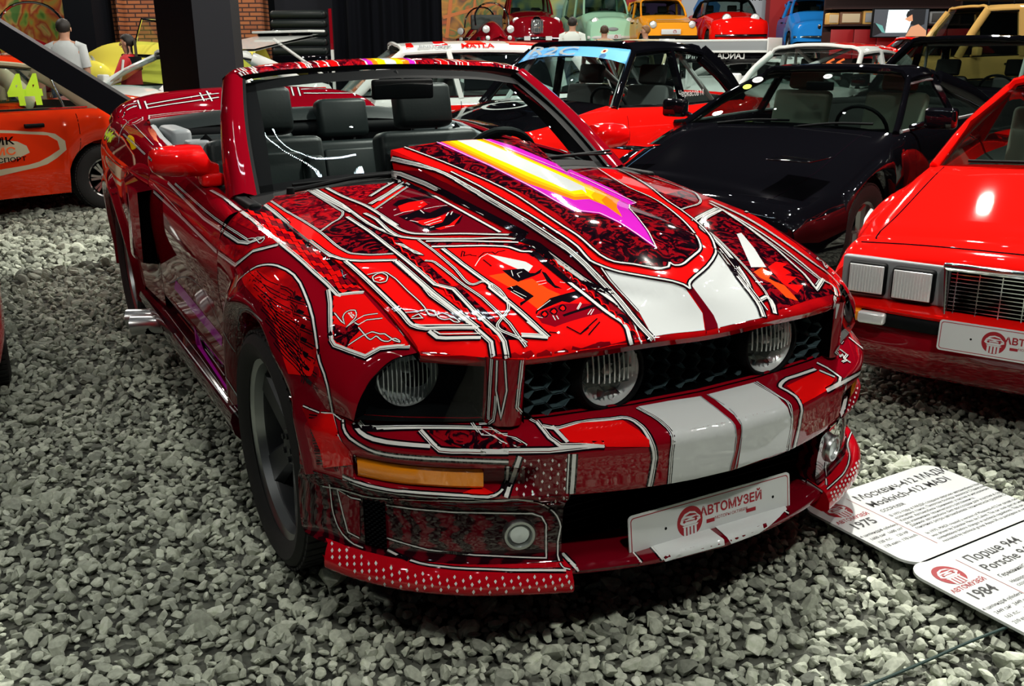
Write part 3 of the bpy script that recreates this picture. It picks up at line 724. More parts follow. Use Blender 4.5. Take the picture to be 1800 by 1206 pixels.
# ---------------- underbody (dark tub that closes the wheel wells)
ub = MB(); ub.box((-1.36, 0, .32), (1.86, 1.66, .18), 0); ub.box((-3.4, 0, .45), (.55, 1.4, .4), 0); ub.box((.56, 0, .45), (.22, 1.0, .3), 0)
for cx in (0., -2.72):
    ub.lathe([(.40, -.86), (.42, -.6), (.42, .6), (.40, .86)], 40, Matrix.Translation((cx, 0, .36)), 0, 'y', arc=(-PI/2-.2, PI/2+.2)); ub.box((cx, 0, .335), (.7, 1.1, .3), 0)
mpart('underbody', ub, [M['black_hole']])

# ---------------- wheels
def wheel(parent, loc, R, wd, rR, side, style='five', tyre=None, rim=None, lip=None, depth=.06, name='wheel', barrel=None):
    """side = +1 when the outer face looks along +y"""
    h = hold(name, parent, loc); t = MB(); hw = wd/2; sgn = side
    pr = [(rR-.006, -hw*.8), (rR+.01, -hw*.93), (R-.03, -hw), (R-.008, -hw*.9), (R, -hw*.72), (R, hw*.72), (R-.008, hw*.9), (R-.03, hw), (rR+.01, hw*.93), (rR-.006, hw*.8)]
    t.lathe([(r_, z*sgn) for r_, z in (pr if sgn > 0 else pr)], 48, None, 0, 'y')
    for i in range(64):                                                # tread blocks
        a = 2*PI*i/64; mt = Matrix.Rotation(-a, 4, 'Y')
        for yy in (-.62, .62): t.box((R+.001, yy*hw, 0), (.008, hw*.5, R*.075), 0, 0, mt)
    t.build('tyre', tyre or M['rubber'], h, 40)
    r = MB(); f = hw*.80*sgn
    r.lathe([(rR-.03, -f*.9), (rR-.03, f*.55), (rR-.026, f*.62)], 48, None, 1, 'y'); r.lathe([(rR-.026, f*.62), (rR-.02, f*.88), (rR-.006, f*.96), (rR, f*1.02), (rR+.005, f*1.0), (rR+.004, f*.92)], 48, None, 0, 'y')
    r.build('rim', [lip or M['alloy'], barrel or lip or M['alloy']], h, 40)
    s = MB(); y0 = f-depth*sgn
    n = {'five': 5, 'six': 6, 'mesh': 8, 'steel': 0, 'seven': 7}[style]
    for i in range(n):
        a = 2*PI*i/n+.3; mt = Matrix.Rotation(a, 4, 'Y'); w0, w1 = (.038, .058) if style != 'mesh' else (.012, .016)
        rr_ = rR-.028; yi = y0; yo = y0+.018*sgn
        for da in ((0,) if style != 'mesh' else (-.28, .28)):
            m2 = mt @ Matrix.Rotation(da, 4, 'Y') if style == 'mesh' else mt
            V = [(-w0, yi, .05), (w0, yi, .05), (w1, yo, rr_), (-w1, yo, rr_)]; V += [(x*.7, y+.022*sgn, z) for x, y, z in V]
            s.add(V, [(0, 1, 5, 4), (1, 2, 6, 5), (2, 3, 7, 6), (3, 0, 4, 7), (4, 5, 6, 7), (3, 2, 1, 0)], 0, m2)
    if n: s.lathe([(0, y0+.035*sgn), (.05, y0+.032*sgn), (.062, y0+.02*sgn), (.066, y0-.02*sgn)], 24, None, 0, 'y')
    else:
        s.lathe([(0, y0+.02*sgn), (.05, y0+.03*sgn), (.08, y0+.0*sgn), (rR-.04, y0+.01*sgn), (rR-.02, y0-.03*sgn)], 32, None, 0, 'y')
    for i in range(5):
        a = 2*PI*i/5; s.lathe([(0, y0+.042*sgn), (.009, y0+.04*sgn), (.01, y0)], 8, Matrix.Translation((.037*math.cos(a), 0, .037*math.sin(a))), 0, 'y')
    s.lathe([(0, y0-.04*sgn), (rR-.035, y0-.04*sgn)], 32, None, 1, 'y')
    s.build('spokes', [rim or M['alloy'], M['black_hole']], h, 30); return h
for sx in (0., -2.72):
    for sd in (-1, 1): wheel(MU, (sx, sd*.775, .335), .338, .25, .266, sd, 'five', rim=M['gunmetal'], lip=M['alloy'], depth=.075, barrel=M['gunmetal'])

# ---------------- windscreen frame, glass, cowl
PB, PT = (-.70, .765, .945), (-1.245, .628, 1.312)
fm = MB()
for s_ in (1,):
    rows = []
    for t in np.linspace(0, 1, 9):
        c_ = Vector(PB).lerp(Vector(PT), t)+Vector((0, .012*math.sin(t*PI), .012*math.sin(t*PI))); k = 1-.25*t
        rows.append([c_+Vector(v)*k for v in ((.062, -.062, .012), (.066, -.018, .026), (.045, .014, .016), (-.01, .022, -.012), (-.06, .012, -.052), (-.068, -.055, -.07))])
    fm.grid(rows, 0, flip=True)
    fm.grid([[r_[5] for r_ in rows], [r_[0]+Vector((-.002, -.012, 0)) for r_ in rows], [r_[0] for r_ in rows]], 1, flip=False)
    lo_ = rows[0]; fm.add(lo_, [tuple(range(6))], 0)
fm.mirror()
HW = [(.628, 1.312), (.60, 1.332), (.53, 1.345), (.3, 1.362), (0, 1.370)]
pts = [(w_, z) for w_, z in HW]+[(-w_, z) for w_, z in HW[::-1][1:]]
hr_ = []
for w_, z in pts:
    b = .05*(1-(w_/.63)**2); hr_.append([(-1.20+b, w_*.975, z-.030), (-1.192+b, w_*.985, z-.012), (-1.205+b, w_, z), (-1.27+b, w_, z+.010), (-1.33+b, w_, z-.002), (-1.345+b, w_*.985, z-.035)])
NH = 360; R_ = np.array([cat([h[k] for h in hr_], NH) for k in range(1, 6)]); o_ = len(fm.f); fm.grid(R_, 0, flip=True)
HL = (-.584, -.573, -.563, -.54, -.529, -.37, -.343, -.334, -.326, -.297, -.261, -.22, -.11, .094, .206, .241, .279, .295, .308, .334, .512, .558, .58)
HB_ = ((-.11, -.086, 3), (-.086, -.065, 4), (-.065, -.032, 5), (-.032, .012, 6), (.012, .04, 5), (.04, .069, 4), (.069, .094, 3), (-.36, -.345, 2), (-.295, -.263, 2), (-.25, -.222, 2), (.21, .24, 2), (.31, .33, 2))
for q_ in range(4):
    for j in range(NH-1):
        y = (R_[q_, j, 1]+R_[q_, j+1, 1])/2; k_ = 7 if abs(y) < .60 else 0
        for a_, b_, m_ in HB_:
            if a_ < y < b_: k_ = m_
        if min(abs(y-h_) for h_ in HL) < .0026: k_ = 8
        fm.m[o_+q_*(NH-1)+j] = k_
fm.loft([[h[k] for h in hr_] for k in (5, 0, 1)], 41, 0, 1, flip=True, smooth=False)
frm = mpart('windscreen_frame', fm, [M['candy_red'], M['black_plastic'], M['bright_red'], M['orchid'], M['orange_paint'], M['yellow_paint'], M['white_paint'], M['floral_red'], M['line_white']], 45, key='frame')
gl = MB()
gb = [(-.675, .715, .955), (-.60, .5, .985), (-.545, .25, .995), (-.53, 0, 1.0), (-.545, -.25, .995), (-.60, -.5, .985), (-.675, -.715, .955)]
gt = [(-1.205, .60, 1.290), (-1.165, .4, 1.318), (-1.148, .2, 1.330), (-1.142, 0, 1.336), (-1.148, -.2, 1.330), (-1.165, -.4, 1.318), (-1.205, -.60, 1.290)]
gm = [tuple((np.array(a)+np.array(b))/2+np.array((.012, 0, .014))) for a, b in zip(gb, gt)]
gl.loft([gb, gm, gt], 40, 20); gg = np.array(gl.v).reshape(20, 40, 3)
for A in (gg[:2], gg[-3:], gg[:, :3], gg[:, -3:]):
    A = A+np.array([.0015, 0, .0015]); gl.grid(A, 1)
wsg = mpart('windscreen', gl, [M['glass'], M['black_plastic']], 60)
cw_ = MB()
cw_.loft([[(-.44, .735, .945), (-.40, .5, .965), (-.33, .25, .985), (-.32, 0, .99), (-.33, -.25, .985), (-.40, -.5, .965), (-.44, -.735, .945)],
          [(-.60, .735, .958), (-.555, .5, .985), (-.50, .25, .995), (-.49, 0, .998), (-.50, -.25, .995), (-.555, -.5, .985), (-.60, -.735, .958)],
          [(-.70, .72, .955), (-.62, .5, .984), (-.565, .25, .994), (-.55, 0, .998), (-.565, -.25, .994), (-.62, -.5, .984), (-.70, -.72, .955)]], 30, 8)
mpart('cowl_panel', cw_, [M['black_plastic']], 60)
for a in ((-.50, -.63, .985), (-.46, .05, 1.012)):
    wp = MB(); x, y, z = a; P = [(x, y, z), (x-.035, y+.22, z+.022), (x-.05, y+.42, z+.024), (x-.05, y+.56, z+.02)]
    wp.tube(P, [.008, .007, .005, .004], 8); wp.tube([(x-.045, y+.02, z+.012), (x-.062, y+.56, z+.03)], .005, 6); wp.lathe([(0, .012), (.012, .01), (.014, -.01)], 12, Matrix.Translation(a)); mpart('wiper', wp, [M['black_plastic']])

# ---------------- door mirrors
for side in (-1, 1):
    mi = MB(); rows = []
    for y, hz, zc, dx in ((.80, .020, 1.025, .02), (.825, .028, 1.03, .035), (.84, .040, 1.045, .06), (.855, .054, 1.058, .075), (.90, .055, 1.062, .085), (.96, .052, 1.063, .082), (1.0, .047, 1.064, .072), (1.02, .036, 1.064, .05), (1.028, .015, 1.064, .02)):
        ring = [(-.95+dx*math.cos(a)*(1 if math.cos(a) > 0 else .45) , y-.045, zc-.010+hz*(abs(math.sin(a))**.6)*(1 if math.sin(a) > 0 else -1)) for a in np.linspace(0, 2*PI, 21)[:-1]]
        rows.append(ring)
    mi.grid(rows, 0, cv=True); mi.add(rows[0], [tuple(range(20))[::-1]], 0); mi.add(rows[-1], [tuple(range(20))], 0)
    mi.box((-.93, .785, .985), (.09, .08, .045), 0, .012)
    if side < 0: mi.flipy()
    mo = mpart('door_mirror', mi, [M['bright_red']], 50, key='mirror_'+('right' if side < 0 else 'left')); weld(mo)
    mg = MB(); mg.add([(-.995, side*(y-.045), z-.01) for y, z in ((.87, 1.02), (1.0, 1.025), (1.0, 1.10), (.87, 1.105))], [(0, 1, 2, 3)]); mg.build('mirror_glass', M['chrome'], mo)

# ---------------- interior
def seat(x, y, z, w_, parent, hgt=.62, headr=True):
    s = MB(); s.box((x+.12, y, z), (.52, w_, .16), 0, .05)
    mt = Matrix.Translation((x-.15, y, z+.04)) @ Matrix.Rotation(-.22, 4, 'Y')
    s.box((0, 0, hgt/2), (.13, w_, hgt), 0, .05, mt); s.box((.05, 0, hgt*.47), (.06, w_*.55, hgt*.8), 0, .025, mt)
    for q in (-1, 1): s.box((.055, q*w_*.38, hgt*.45), (.09, w_*.18, hgt*.75), 0, .035, mt)
    o = s.build('seat', M['leather'], parent, 50)
    if headr:
        hd = MB(); mt2 = mt @ Matrix.Translation((.0, 0, hgt+.115)); hd.box((0, 0, 0), (.11, w_*.54, .20), 0, .045, mt2)
        for q in (-.06, .06): hd.tube([mt2 @ Vector((0, q, -.16)), mt2 @ Vector((0, q, -.05))], .007, 8, 1)
        hd.build('head_restraint', [M['leather'], M['steel']], o, 50)
    return o
for y in (-.38, .38): seat(-1.42, y-.02, .50, .50, MU, .52)
seat(-2.20, .22, .56, .50, MU, .36, True); seat(-2.20, -.33, .58, .54, MU, .40, False)
ti = MB(); ti.box((-1.35, 0, .40), (2.1, 1.5, .04), 0)
for s_ in (-1, 1): ti.box((-1.2, s_*.755, .68), (1.5, .04, .56), 0, .01); ti.box((-2.25, s_*.70, .80), (.75, .10, .36), 0, .03)
ti.box((-2.5, 0, .78), (.08, 1.4, .50), 0, .02); ti.box((-2.62, 0, 1.02), (.36, 1.42, .07), 0, .03)
mpart('cabin_trim', ti, [M['black_plastic']])
da = MB(); da.loft([[(-.60, .74, .93), (-.56, .3, .96), (-.55, 0, .965), (-.56, -.3, .96), (-.60, -.74, .93)], [(-.80, .74, .945), (-.78, .35, .985), (-.78, 0, .96), (-.78, -.35, .955), (-.80, -.74, .94)], [(-.90, .74, .90), (-.90, .35, .94), (-.90, 0, .9), (-.90, -.35, .9), (-.90, -.74, .89)], [(-.90, .74, .6), (-.90, .35, .6), (-.90, 0, .6), (-.90, -.35, .6), (-.90, -.74, .6)]], 24, 14)
mpart('dashboard', da, [M['black_plastic']], 50)
sw_ = MB(); mx = Matrix.Translation((-1.0, .37, .93)) @ Matrix.Rotation(-1.15, 4, 'Y')
sw_.tube([mx @ Vector((.185*math.cos(a), .185*math.sin(a), 0)) for a in np.linspace(0, 2*PI, 33)[:-1]], .017, 10, closed=True)
for a in (0.3, PI-.3+PI, PI/2+PI): pass
for a in (PI/2, -PI/2, PI): sw_.tube([mx @ Vector((0, 0, -.02)), mx @ Vector((.18*math.cos(a), .18*math.sin(a), 0))], .014, 8)
sw_.ball((0, 0, -.01), (.06, .06, .03), 0, 14, mx); mpart('steering_wheel', sw_, [M['black_plastic']])
rv = MB(); rv.box((-1.06, 0, 1.265), (.035, .25, .075), 0, .014); rv.tube([(-1.07, 0, 1.28), (-1.13, 0, 1.325)], .012, 8); mpart('rear_view_mirror', rv, [M['black_plastic']])
# folded roof frame arms and belt anchors behind the doors
for s_ in (-1, 1):
    hp = MB(); hp.box((-2.0, s_*.70, .97), (.5, .075, .05), 0, .012); hp.box((-2.28, s_*.66, 1.02), (.36, .09, .10), 0, .02); hp.tube([(-1.82, s_*.74, .99), (-2.1, s_*.75, 1.03), (-2.5, s_*.72, 1.055)], .016, 8, 0)
    hp.box((-1.88, s_*.64, .98), (.10, .10, .12), 0, .015); hp.tube([(-1.86, s_*.62, 1.05), (-1.84, s_*.56, .98), (-1.80, s_*.53, .86), (-1.78, s_*.52, .6)], .024, 6, 1, sq=.15)
    mpart('roof_hinge_arm', hp, [M['grey_trim'], M['black_plastic']])
bt = MB(); bt.loft([[(-2.45, w_, z) for w_, z in ((-.73, 1.03), (-.4, 1.06), (0, 1.065), (.4, 1.06), (.73, 1.03))], [(-2.5, w_, z+.045) for w_, z in ((-.73, 1.03), (-.4, 1.06), (0, 1.065), (.4, 1.06), (.73, 1.03))], [(-2.72, w_, z+.03) for w_, z in ((-.72, 1.04), (-.4, 1.07), (0, 1.075), (.4, 1.07), (.72, 1.04))]], 24, 8)
mpart('roof_boot_cover', bt, [M['leather']], 50)

# ============================================================= paintwork of the convertible, traced on its own panels (millimetres in car space)
LV = {}
LV['hood'] = [
('f','bright_red','271,-661,873 401,-668,833 477,-669,805 518,-668,788 546,-666,775 572,-664,761 579,-666,755 582,-665,744 589,-664,746 645,-608,752 691,-562,754 720,-527,754 742,-496,753 754,-476,752 762,-460,754 778,-426,756 790,-390,758 809,-322,761 820,-253,763 825,-191,763 827,-195,767 822,-196,778 767,-178,807 744,-183,819 715,-188,831 670,-190,846 651,-192,853 602,-204,877 565,-210,892 511,-213,910 479,-212,919 354,-228,915 311,-239,915 277,-262,919 252,-356,918 230,-416,915 210,-461,913 257,-605,885'),
('f','bright_red','178,-691,889 248,-578,890 358,-572,868 446,-564,846 621,-532,798 538,-639,792 514,-649,798 436,-661,823 371,-669,842 240,-685,876'),
('f','bright_red','363,-685,840 409,-675,828 481,-663,806 531,-652,789 556,-626,789 587,-619,778 651,-541,783 671,-554,768 635,-599,764 584,-658,757 532,-667,782 487,-673,800 420,-680,823'),
('f','floral_red','-511,-560,978 -412,-557,971 -231,-559,956 -196,-561,953 -173,-574,949 -128,-620,937 -84,-671,925 -209,-675,936 -388,-690,949 -509,-691,957 -539,-664,964 -539,-636,969'),
('f','floral','-178,-567,950 -52,-561,938 79,-557,921 203,-565,900 159,-640,898 131,-664,899 98,-670,903 35,-674,910 -77,-673,923'),
('f','bright_red','-500,-692,957 -378,-692,947 -200,-678,935 -77,-673,923 35,-674,910 98,-670,903 131,-664,899 159,-640,898 209,-562,900 242,-573,892 184,-671,890 160,-692,892 121,-704,896 7,-717,908 -133,-722,922 -406,-717,946 -468,-717,950'),
('f','floral_red','-424,-328,996 -410,-328,995 -327,-417,979 -312,-433,977 -266,-499,966 -427,-496,980 -477,-460,988'),
('f','deep_red','-161,-476,958 -259,-377,977 -343,-297,990 -348,-289,993 -285,-278,986 -193,-265,977 95,-259,944 212,-255,929 174,-350,929 139,-415,929 124,-439,929 90,-471,930 40,-477,936'),
('f','bright_red','-196,-478,962 -344,-316,989 -358,-293,992 -339,-297,990 -256,-380,976 -161,-476,958'),
('f','bright_red','99,-519,923 155,-474,920 257,-467,904 376,-468,882 471,-465,861 438,-511,860 373,-517,874 286,-522,891 184,-521,910'),
('f','bright_red','306,-447,899 324,-451,895 354,-450,890 424,-448,875 482,-445,863 584,-432,838 649,-425,820 693,-419,806 737,-414,788 695,-461,793 666,-467,802 576,-472,830 479,-473,858 377,-473,881 268,-472,902'),
('f','bright_red','304,-441,900 275,-421,908 287,-388,910 302,-332,912 335,-280,910 373,-262,904 470,-261,887 536,-263,873 640,-260,848 708,-252,828 737,-245,817 759,-238,807 795,-263,787 777,-329,788 766,-358,788 742,-410,787 712,-416,799 674,-422,812 551,-435,847 431,-440,875'),
('f','floral','100,-516,923 191,-518,909 304,-516,889 371,-515,875 438,-511,860 412,-547,859 333,-553,877 250,-556,893 150,-558,910 23,-562,928 -91,-558,943 -25,-527,939'),
('f','floral','448,-496,860 536,-493,837 647,-481,805 706,-471,784 681,-509,782 608,-519,806 495,-534,838 442,-538,853'),
('f','floral','189,-457,917 231,-387,918 268,-314,918 317,-244,914 326,-239,913 371,-230,912 394,-243,902 425,-262,895 365,-272,905 324,-288,911 293,-327,913 261,-386,914 213,-463,913'),
('f','floral','325,-243,913 329,-240,912 367,-228,913 484,-234,898 529,-233,889 573,-229,877 642,-214,851 679,-211,841 717,-206,829 752,-231,811 717,-243,826 677,-252,839 636,-257,849 586,-259,862 519,-260,877 451,-257,891 374,-252,905'),
('f','floral','716,-208,829 739,-200,820 764,-189,808 822,-217,776 819,-241,777 783,-228,796 754,-234,810'),
('f','deep_red','-443,-287,1034 -328,-247,1040 -194,-222,1015 -91,-208,999 -15,-200,991 99,-193,981 203,-193,966 313,-196,952 445,-204,930 491,-204,920 509,-203,916 564,-202,896 597,-200,882 656,-190,851 670,-189,845 687,-190,840 724,-184,827 696,-196,837 651,-208,849 591,-230,868 568,-236,874 552,-238,879 484,-238,895 367,-228,913 152,-223,943 -17,-226,963 -97,-232,974 -167,-240,985'),
('f','bright_red','-521,-269,1090 -518,-226,1097 -283,-156,1053 -195,-139,1037 -120,-129,1026 20,-119,1008 192,-125,985 374,-146,958 361,-176,954 392,-143,956 449,-151,944 506,-160,927 547,-153,915 556,-151,912 590,-118,902 578,-138,905 633,-64,890 649,-19,886 645,-6,888 631,6,894 644,14,888 646,27,887 621,77,894 568,153,906 544,171,913 491,194,925 378,286,902 343,305,907 175,368,928 39,407,942 -124,422,959 -232,450,968 -309,473,973 -396,501,977 -514,541,981 -528,266,1092 -528,634,968 -380,586,964 -315,567,962 -242,548,958 -164,530,953 -83,498,948 15,463,940 160,416,926 341,354,904 477,282,884 489,270,882 561,206,896 573,195,894 621,150,883 667,79,874 697,28,863 722,-1,849 699,-29,862 671,-76,872 650,-103,878 605,-156,889 580,-172,897 557,-179,905 530,-180,916 480,-179,931 424,-178,944 493,-183,926 528,-183,915 560,-181,904 524,-180,917 484,-176,930 441,-180,939 386,-182,949 324,-181,959 191,-173,976 -34,-165,1008 -73,-164,1013 -137,-169,1023 -234,-180,1039 -303,-212,1049'),
('f','floral','-514,-221,1097 -515,-183,1103 -528,266,1092 -514,541,981 -396,501,977 -309,473,973 -232,450,968 -150,428,961 -124,422,959 -55,410,953 127,383,933 219,355,923 339,320,907 395,287,899 499,202,919 514,192,918 544,176,911 582,127,905 610,84,898 646,21,887 643,0,889 631,3,894 643,-18,889 623,-60,895 600,-96,901 585,-117,905 534,-138,922 479,-136,939 406,-130,956 336,-119,968 257,-105,980 35,-97,1009 -56,-113,1019 -139,-130,1029 -197,-139,1038 -244,-148,1046 -290,-158,1054'),
('f','orchid','-511,-110,1108 -285,-60,1062 -230,-50,1051 -184,-46,1043 -107,-44,1032 -17,-45,1020 103,-52,1005 285,-60,981 283,-55,982 318,-27,979 335,-10,977 384,-7,970 421,-3,964 479,-2,950 530,2,935 569,9,920 517,29,939 481,45,948 442,58,957 361,91,969 291,121,973 232,164,973 79,284,945 71,306,945 -123,346,965 -266,361,979 -444,385,993 -276,222,1040 -314,202,1053 -355,182,1066 -432,152,1088 -463,129,1096 -514,98,1109'),
('f','orange_paint','-516,-92,1110 -248,-40,1055 -194,-35,1045 -138,-32,1037 -20,-33,1021 79,-18,1009 187,2,995 187,27,994 185,55,993 261,61,984 333,44,976 378,36,970 282,85,979 217,131,981 165,177,979 86,180,990 -85,291,964 -188,298,975 -26,185,1003 -78,184,1010 -111,181,1016 -143,177,1022 -179,170,1030 -396,110,1083 -445,94,1095 -514,75,1110'),
('f','amber_paint','-509,-74,1109 -318,-37,1069 -227,-23,1052 -140,-15,1037 -56,-12,1026 74,6,1010 156,22,999 156,48,998 153,76,996 261,61,984 194,91,989 121,161,989 -40,176,1006 -98,178,1014 -143,177,1022 -197,163,1034 -413,94,1088 -512,64,1110'),
('f','yellow_paint','-514,-59,1110 -309,-19,1068 -205,-1,1048 -155,5,1040 -94,10,1031 76,28,1010 133,36,1002 126,74,1000 196,64,991 141,90,996 85,141,997 -35,159,1009 -128,168,1021 -216,145,1041 -434,75,1093 -511,52,1110'),
('f','white_paint','-516,-31,1111 -330,3,1072 -246,22,1055 -175,33,1042 -80,42,1028 96,47,1006 87,73,1005 74,101,1004 121,87,1000 27,139,1005 -32,142,1011 -88,143,1019 -138,139,1027 -200,129,1039 -266,115,1054 -449,66,1097 -513,40,1111'),
('f','white_paint','596,-172,890 636,-128,880 667,-89,872 686,-61,866 703,-32,859 720,-13,850 748,-11,828 779,-5,800 820,-29,769 824,-30,758 818,-23,747 821,-175,754 828,-183,769 825,-184,776 822,-184,778 751,-171,816 719,-172,831 676,-170,847 635,-173,871'),
('f','white_paint','715,11,853 699,32,862 672,76,871 633,135,880 599,183,886 575,209,888 517,263,877 545,246,876 570,227,879 581,221,878 596,215,874 614,210,866 634,207,856 653,203,850 700,188,836 734,178,824 793,165,794 825,147,775 829,147,767 823,156,756 818,51,746 817,20,746 824,11,758 821,11,766 818,13,770 809,18,776 788,23,793 735,12,839'),
('f','deep_red','719,1,851 715,11,853 735,12,839 788,23,793 809,18,776 821,11,766 824,11,758 817,20,746 816,16,745 819,-22,749 824,-28,760 821,-27,768 800,-14,783 774,0,805 749,-6,827 718,-9,852'),
('f','floral','280,410,908 150,594,906 238,573,893 306,561,881 397,533,866 484,512,847 519,511,837 568,513,821 618,518,803 644,524,792 701,452,793 697,483,784 688,528,772 713,509,767 750,425,778 772,360,785 785,318,786 799,259,785 809,205,784 777,224,800 730,235,821 692,249,834 654,256,845 607,268,856 531,290,872 386,342,897'),
('f','floral','-47,511,943 -88,579,939 -151,667,932 -60,658,924 20,607,922 74,535,925 148,429,926 8,476,940 -87,504,948 -164,530,953 -234,549,958 -313,572,961 -529,649,966 -547,663,965 -328,619,955 -263,591,954 -187,561,952 -121,536,948'),
('f','deep_red','133,618,905 194,600,897 250,587,889 300,577,880 383,563,863 436,558,850 484,556,836 529,550,824 606,542,800 632,541,790 636,547,787 707,445,792 658,470,804 613,474,818 525,488,841 504,492,846 443,509,859 383,528,870 259,570,890 194,594,898'),
('f','white_paint','381,449,885 365,481,882 494,415,865 559,376,856 625,340,844 625,286,850 555,331,863 499,368,872'),
('f','ember','651,271,844 626,325,846 659,327,836 688,291,831 705,299,825 720,316,817 781,309,789 768,278,799 709,279,825 681,266,836'),
('f','bright_red','625,346,843 580,419,842 582,460,831 615,410,834 646,413,824 667,368,827 671,397,820 670,410,817 696,368,818 715,333,817 715,358,812 712,394,806 751,334,800 730,324,812 710,318,821'),
('f','white_paint','340,-361,903 429,-297,892 459,-293,887 485,-321,880 459,-336,883 415,-349,891'),
('f','ember','452,-416,875 461,-374,879 516,-368,868 520,-331,871 582,-323,858 618,-309,850 624,-333,845 646,-387,830 527,-400,860'),
('f','line_black','444,-374,883 463,-322,884 491,-320,878 497,-309,878 481,-279,883 503,-297,878 510,-317,875 518,-369,867 496,-373,871'),
('f','line_black','529,-408,858 530,-379,863 595,-369,848 612,-415,834 600,-410,838 597,-394,843'),
('f','line_black','494,-289,880 508,-284,878 574,-297,862 598,-289,857 586,-305,858 549,-306,867'),
('f','line_black','621,-339,845 619,-252,854 643,-252,848 659,-309,838 646,-321,841 651,-364,833 652,-390,828 661,-401,822 651,-397,826'),
('f','candy_red','664,-402,821 657,-383,828 655,-326,837 687,-254,835 724,-258,822 720,-337,814 718,-385,805 692,-404,810'),
('f','line_black','692,-349,822 691,-308,829 687,-264,834 697,-260,831 699,-299,827 700,-349,820'),
('f','line_black','665,-392,823 657,-383,827 659,-375,829 663,-373,828 674,-375,824 681,-383,820 681,-388,819 675,-393,819'),
('f','bright_red','667,-389,823 662,-379,827 666,-378,826 673,-378,823 676,-383,821 677,-388,820'),
('f','line_black','667,-369,827 659,-360,831 660,-351,832 664,-349,831 676,-351,828 684,-360,824 684,-364,823 678,-370,823'),
('f','bright_red','669,-366,827 664,-355,831 668,-354,830 675,-355,827 679,-359,825 680,-364,824'),
('f','line_black','667,-345,831 658,-335,835 657,-330,836 659,-326,836 663,-324,836 675,-326,832 683,-335,828 683,-340,827 678,-346,828'),
('f','bright_red','668,-341,831 662,-330,835 667,-329,834 673,-330,831 678,-334,830 679,-340,828'),
('s','n','458,-355,882 487,-366,875'),
('s','n','481,-351,878 477,-335,880'),
('s','n','481,-351,878 501,-355,873'),
('s','n','529,-396,860 539,-396,858'),
('s','n','667,-404,820 679,-394,818'),
('s','n','684,-370,821 701,-373,815'),
('s','n','689,-363,821 702,-365,816'),
('s','n','689,-307,829 670,-285,838'),
('s','n','692,-306,829 674,-285,836'),
('s','n','717,-295,821 703,-275,828'),
('s','n','720,-289,821 705,-270,828'),
('s','n','648,-390,829 630,-344,842'),
('s','n','567,-279,865 576,-270,864'),
('s','n','608,-284,855 602,-264,858'),
('s','n','542,-331,866 544,-305,868'),
('s','n','556,-334,863 557,-311,865'),
('s','n','548,-399,855 589,-386,846'),
('s','n','548,-406,854 592,-396,844'),
('s','n','389,-422,887 353,-388,898 339,-359,904'),
('s','k','320,-427,899 290,-409,907 299,-406,905 319,-419,900 320,-401,902 328,-400,901 338,-391,901'),
('s','k','350,-392,898 329,-365,905 336,-344,905 351,-344,903 341,-330,906 341,-308,907'),
('s','k','731,-361,805 762,-344,793 754,-316,802'),
('s','k','762,-344,793 753,-321,801 736,-281,814'),
('s','k','772,-328,791 748,-282,809'),
('s','k','725,-404,797 740,-384,795'),
('s','k','367,-387,896 412,-387,887'),
('f','line_black','-176,-414,965 -214,-380,972 -220,-322,977 -211,-275,978 -183,-270,976 -183,-313,973 -163,-377,967 -148,-408,963'),
('f','line_black','-59,-444,951 -67,-406,954 -87,-368,959 -44,-351,956 -91,-275,965 -45,-273,960 19,-368,947 -22,-402,950 -4,-439,945'),
('f','line_black','1,-432,945 6,-339,951 -21,-290,956 28,-278,951 88,-319,942 113,-377,935 109,-421,932 73,-427,936'),
('f','bright_red','-157,-404,964 -176,-360,969 -174,-317,972 -127,-320,967 -87,-368,959 -84,-399,957 -98,-420,957'),
('f','bright_red','8,-421,945 10,-358,949 -10,-310,954 57,-357,944 69,-402,939 50,-417,940'),
('f','bright_red','89,-352,940 18,-276,952 103,-344,939 115,-389,934 99,-399,935'),
('s','x','-70,-452,951 -85,-416,956 -86,-383,958'),
('s','x','-83,-352,960 -89,-313,963 -85,-275,965'),
('s','x','-80,-365,959 -44,-369,954'),
('s','x','-3,-431,945 25,-417,943'),
('s','x','10,-323,951 -17,-303,955'),
('s','x','7,-307,952 -20,-289,956'),
('s','x','103,-370,937 104,-343,939'),
('s','x','-166,-458,961 -168,-450,962'),
('s','x','-121,-433,958 -128,-422,960'),
('s','x','-145,-336,968 -148,-326,969'),
('s','x','-112,-356,963 -114,-347,964'),
('s','x','-27,-435,948 -30,-428,949'),
('s','x','65,-406,939 64,-397,940'),
('s','x','86,-409,936 82,-394,938'),
('s','x','42,-407,942 18,-344,949'),
('s','x','60,-410,939 44,-353,945'),
('s','t','-478,-721,950 -373,-720,943 -216,-723,929 -155,-722,922 -71,-721,915 76,-715,900 109,-711,897 130,-705,894 153,-696,892 167,-687,891 181,-674,890 198,-653,890 244,-574,892'),
('s','d','-500,-694,956 -354,-691,946 -211,-680,935 -120,-675,928 -64,-673,922 44,-673,909 82,-671,905 115,-666,901 129,-663,900 139,-658,899 163,-634,898 175,-619,898 186,-600,899 203,-565,900'),
('s','d','-522,-566,978 -298,-564,961 -235,-563,956 -211,-561,954 -199,-562,953 -185,-567,951 -170,-574,948 -151,-587,945 -139,-599,942 -128,-618,938 -82,-670,925'),
('s','q','-510,-558,978 -358,-553,967 -179,-542,953'),
('s','u','-517,-544,981 -278,-538,963 -114,-542,947 -49,-541,940 5,-535,934 51,-525,929 91,-514,925 96,-511,925 101,-503,925'),
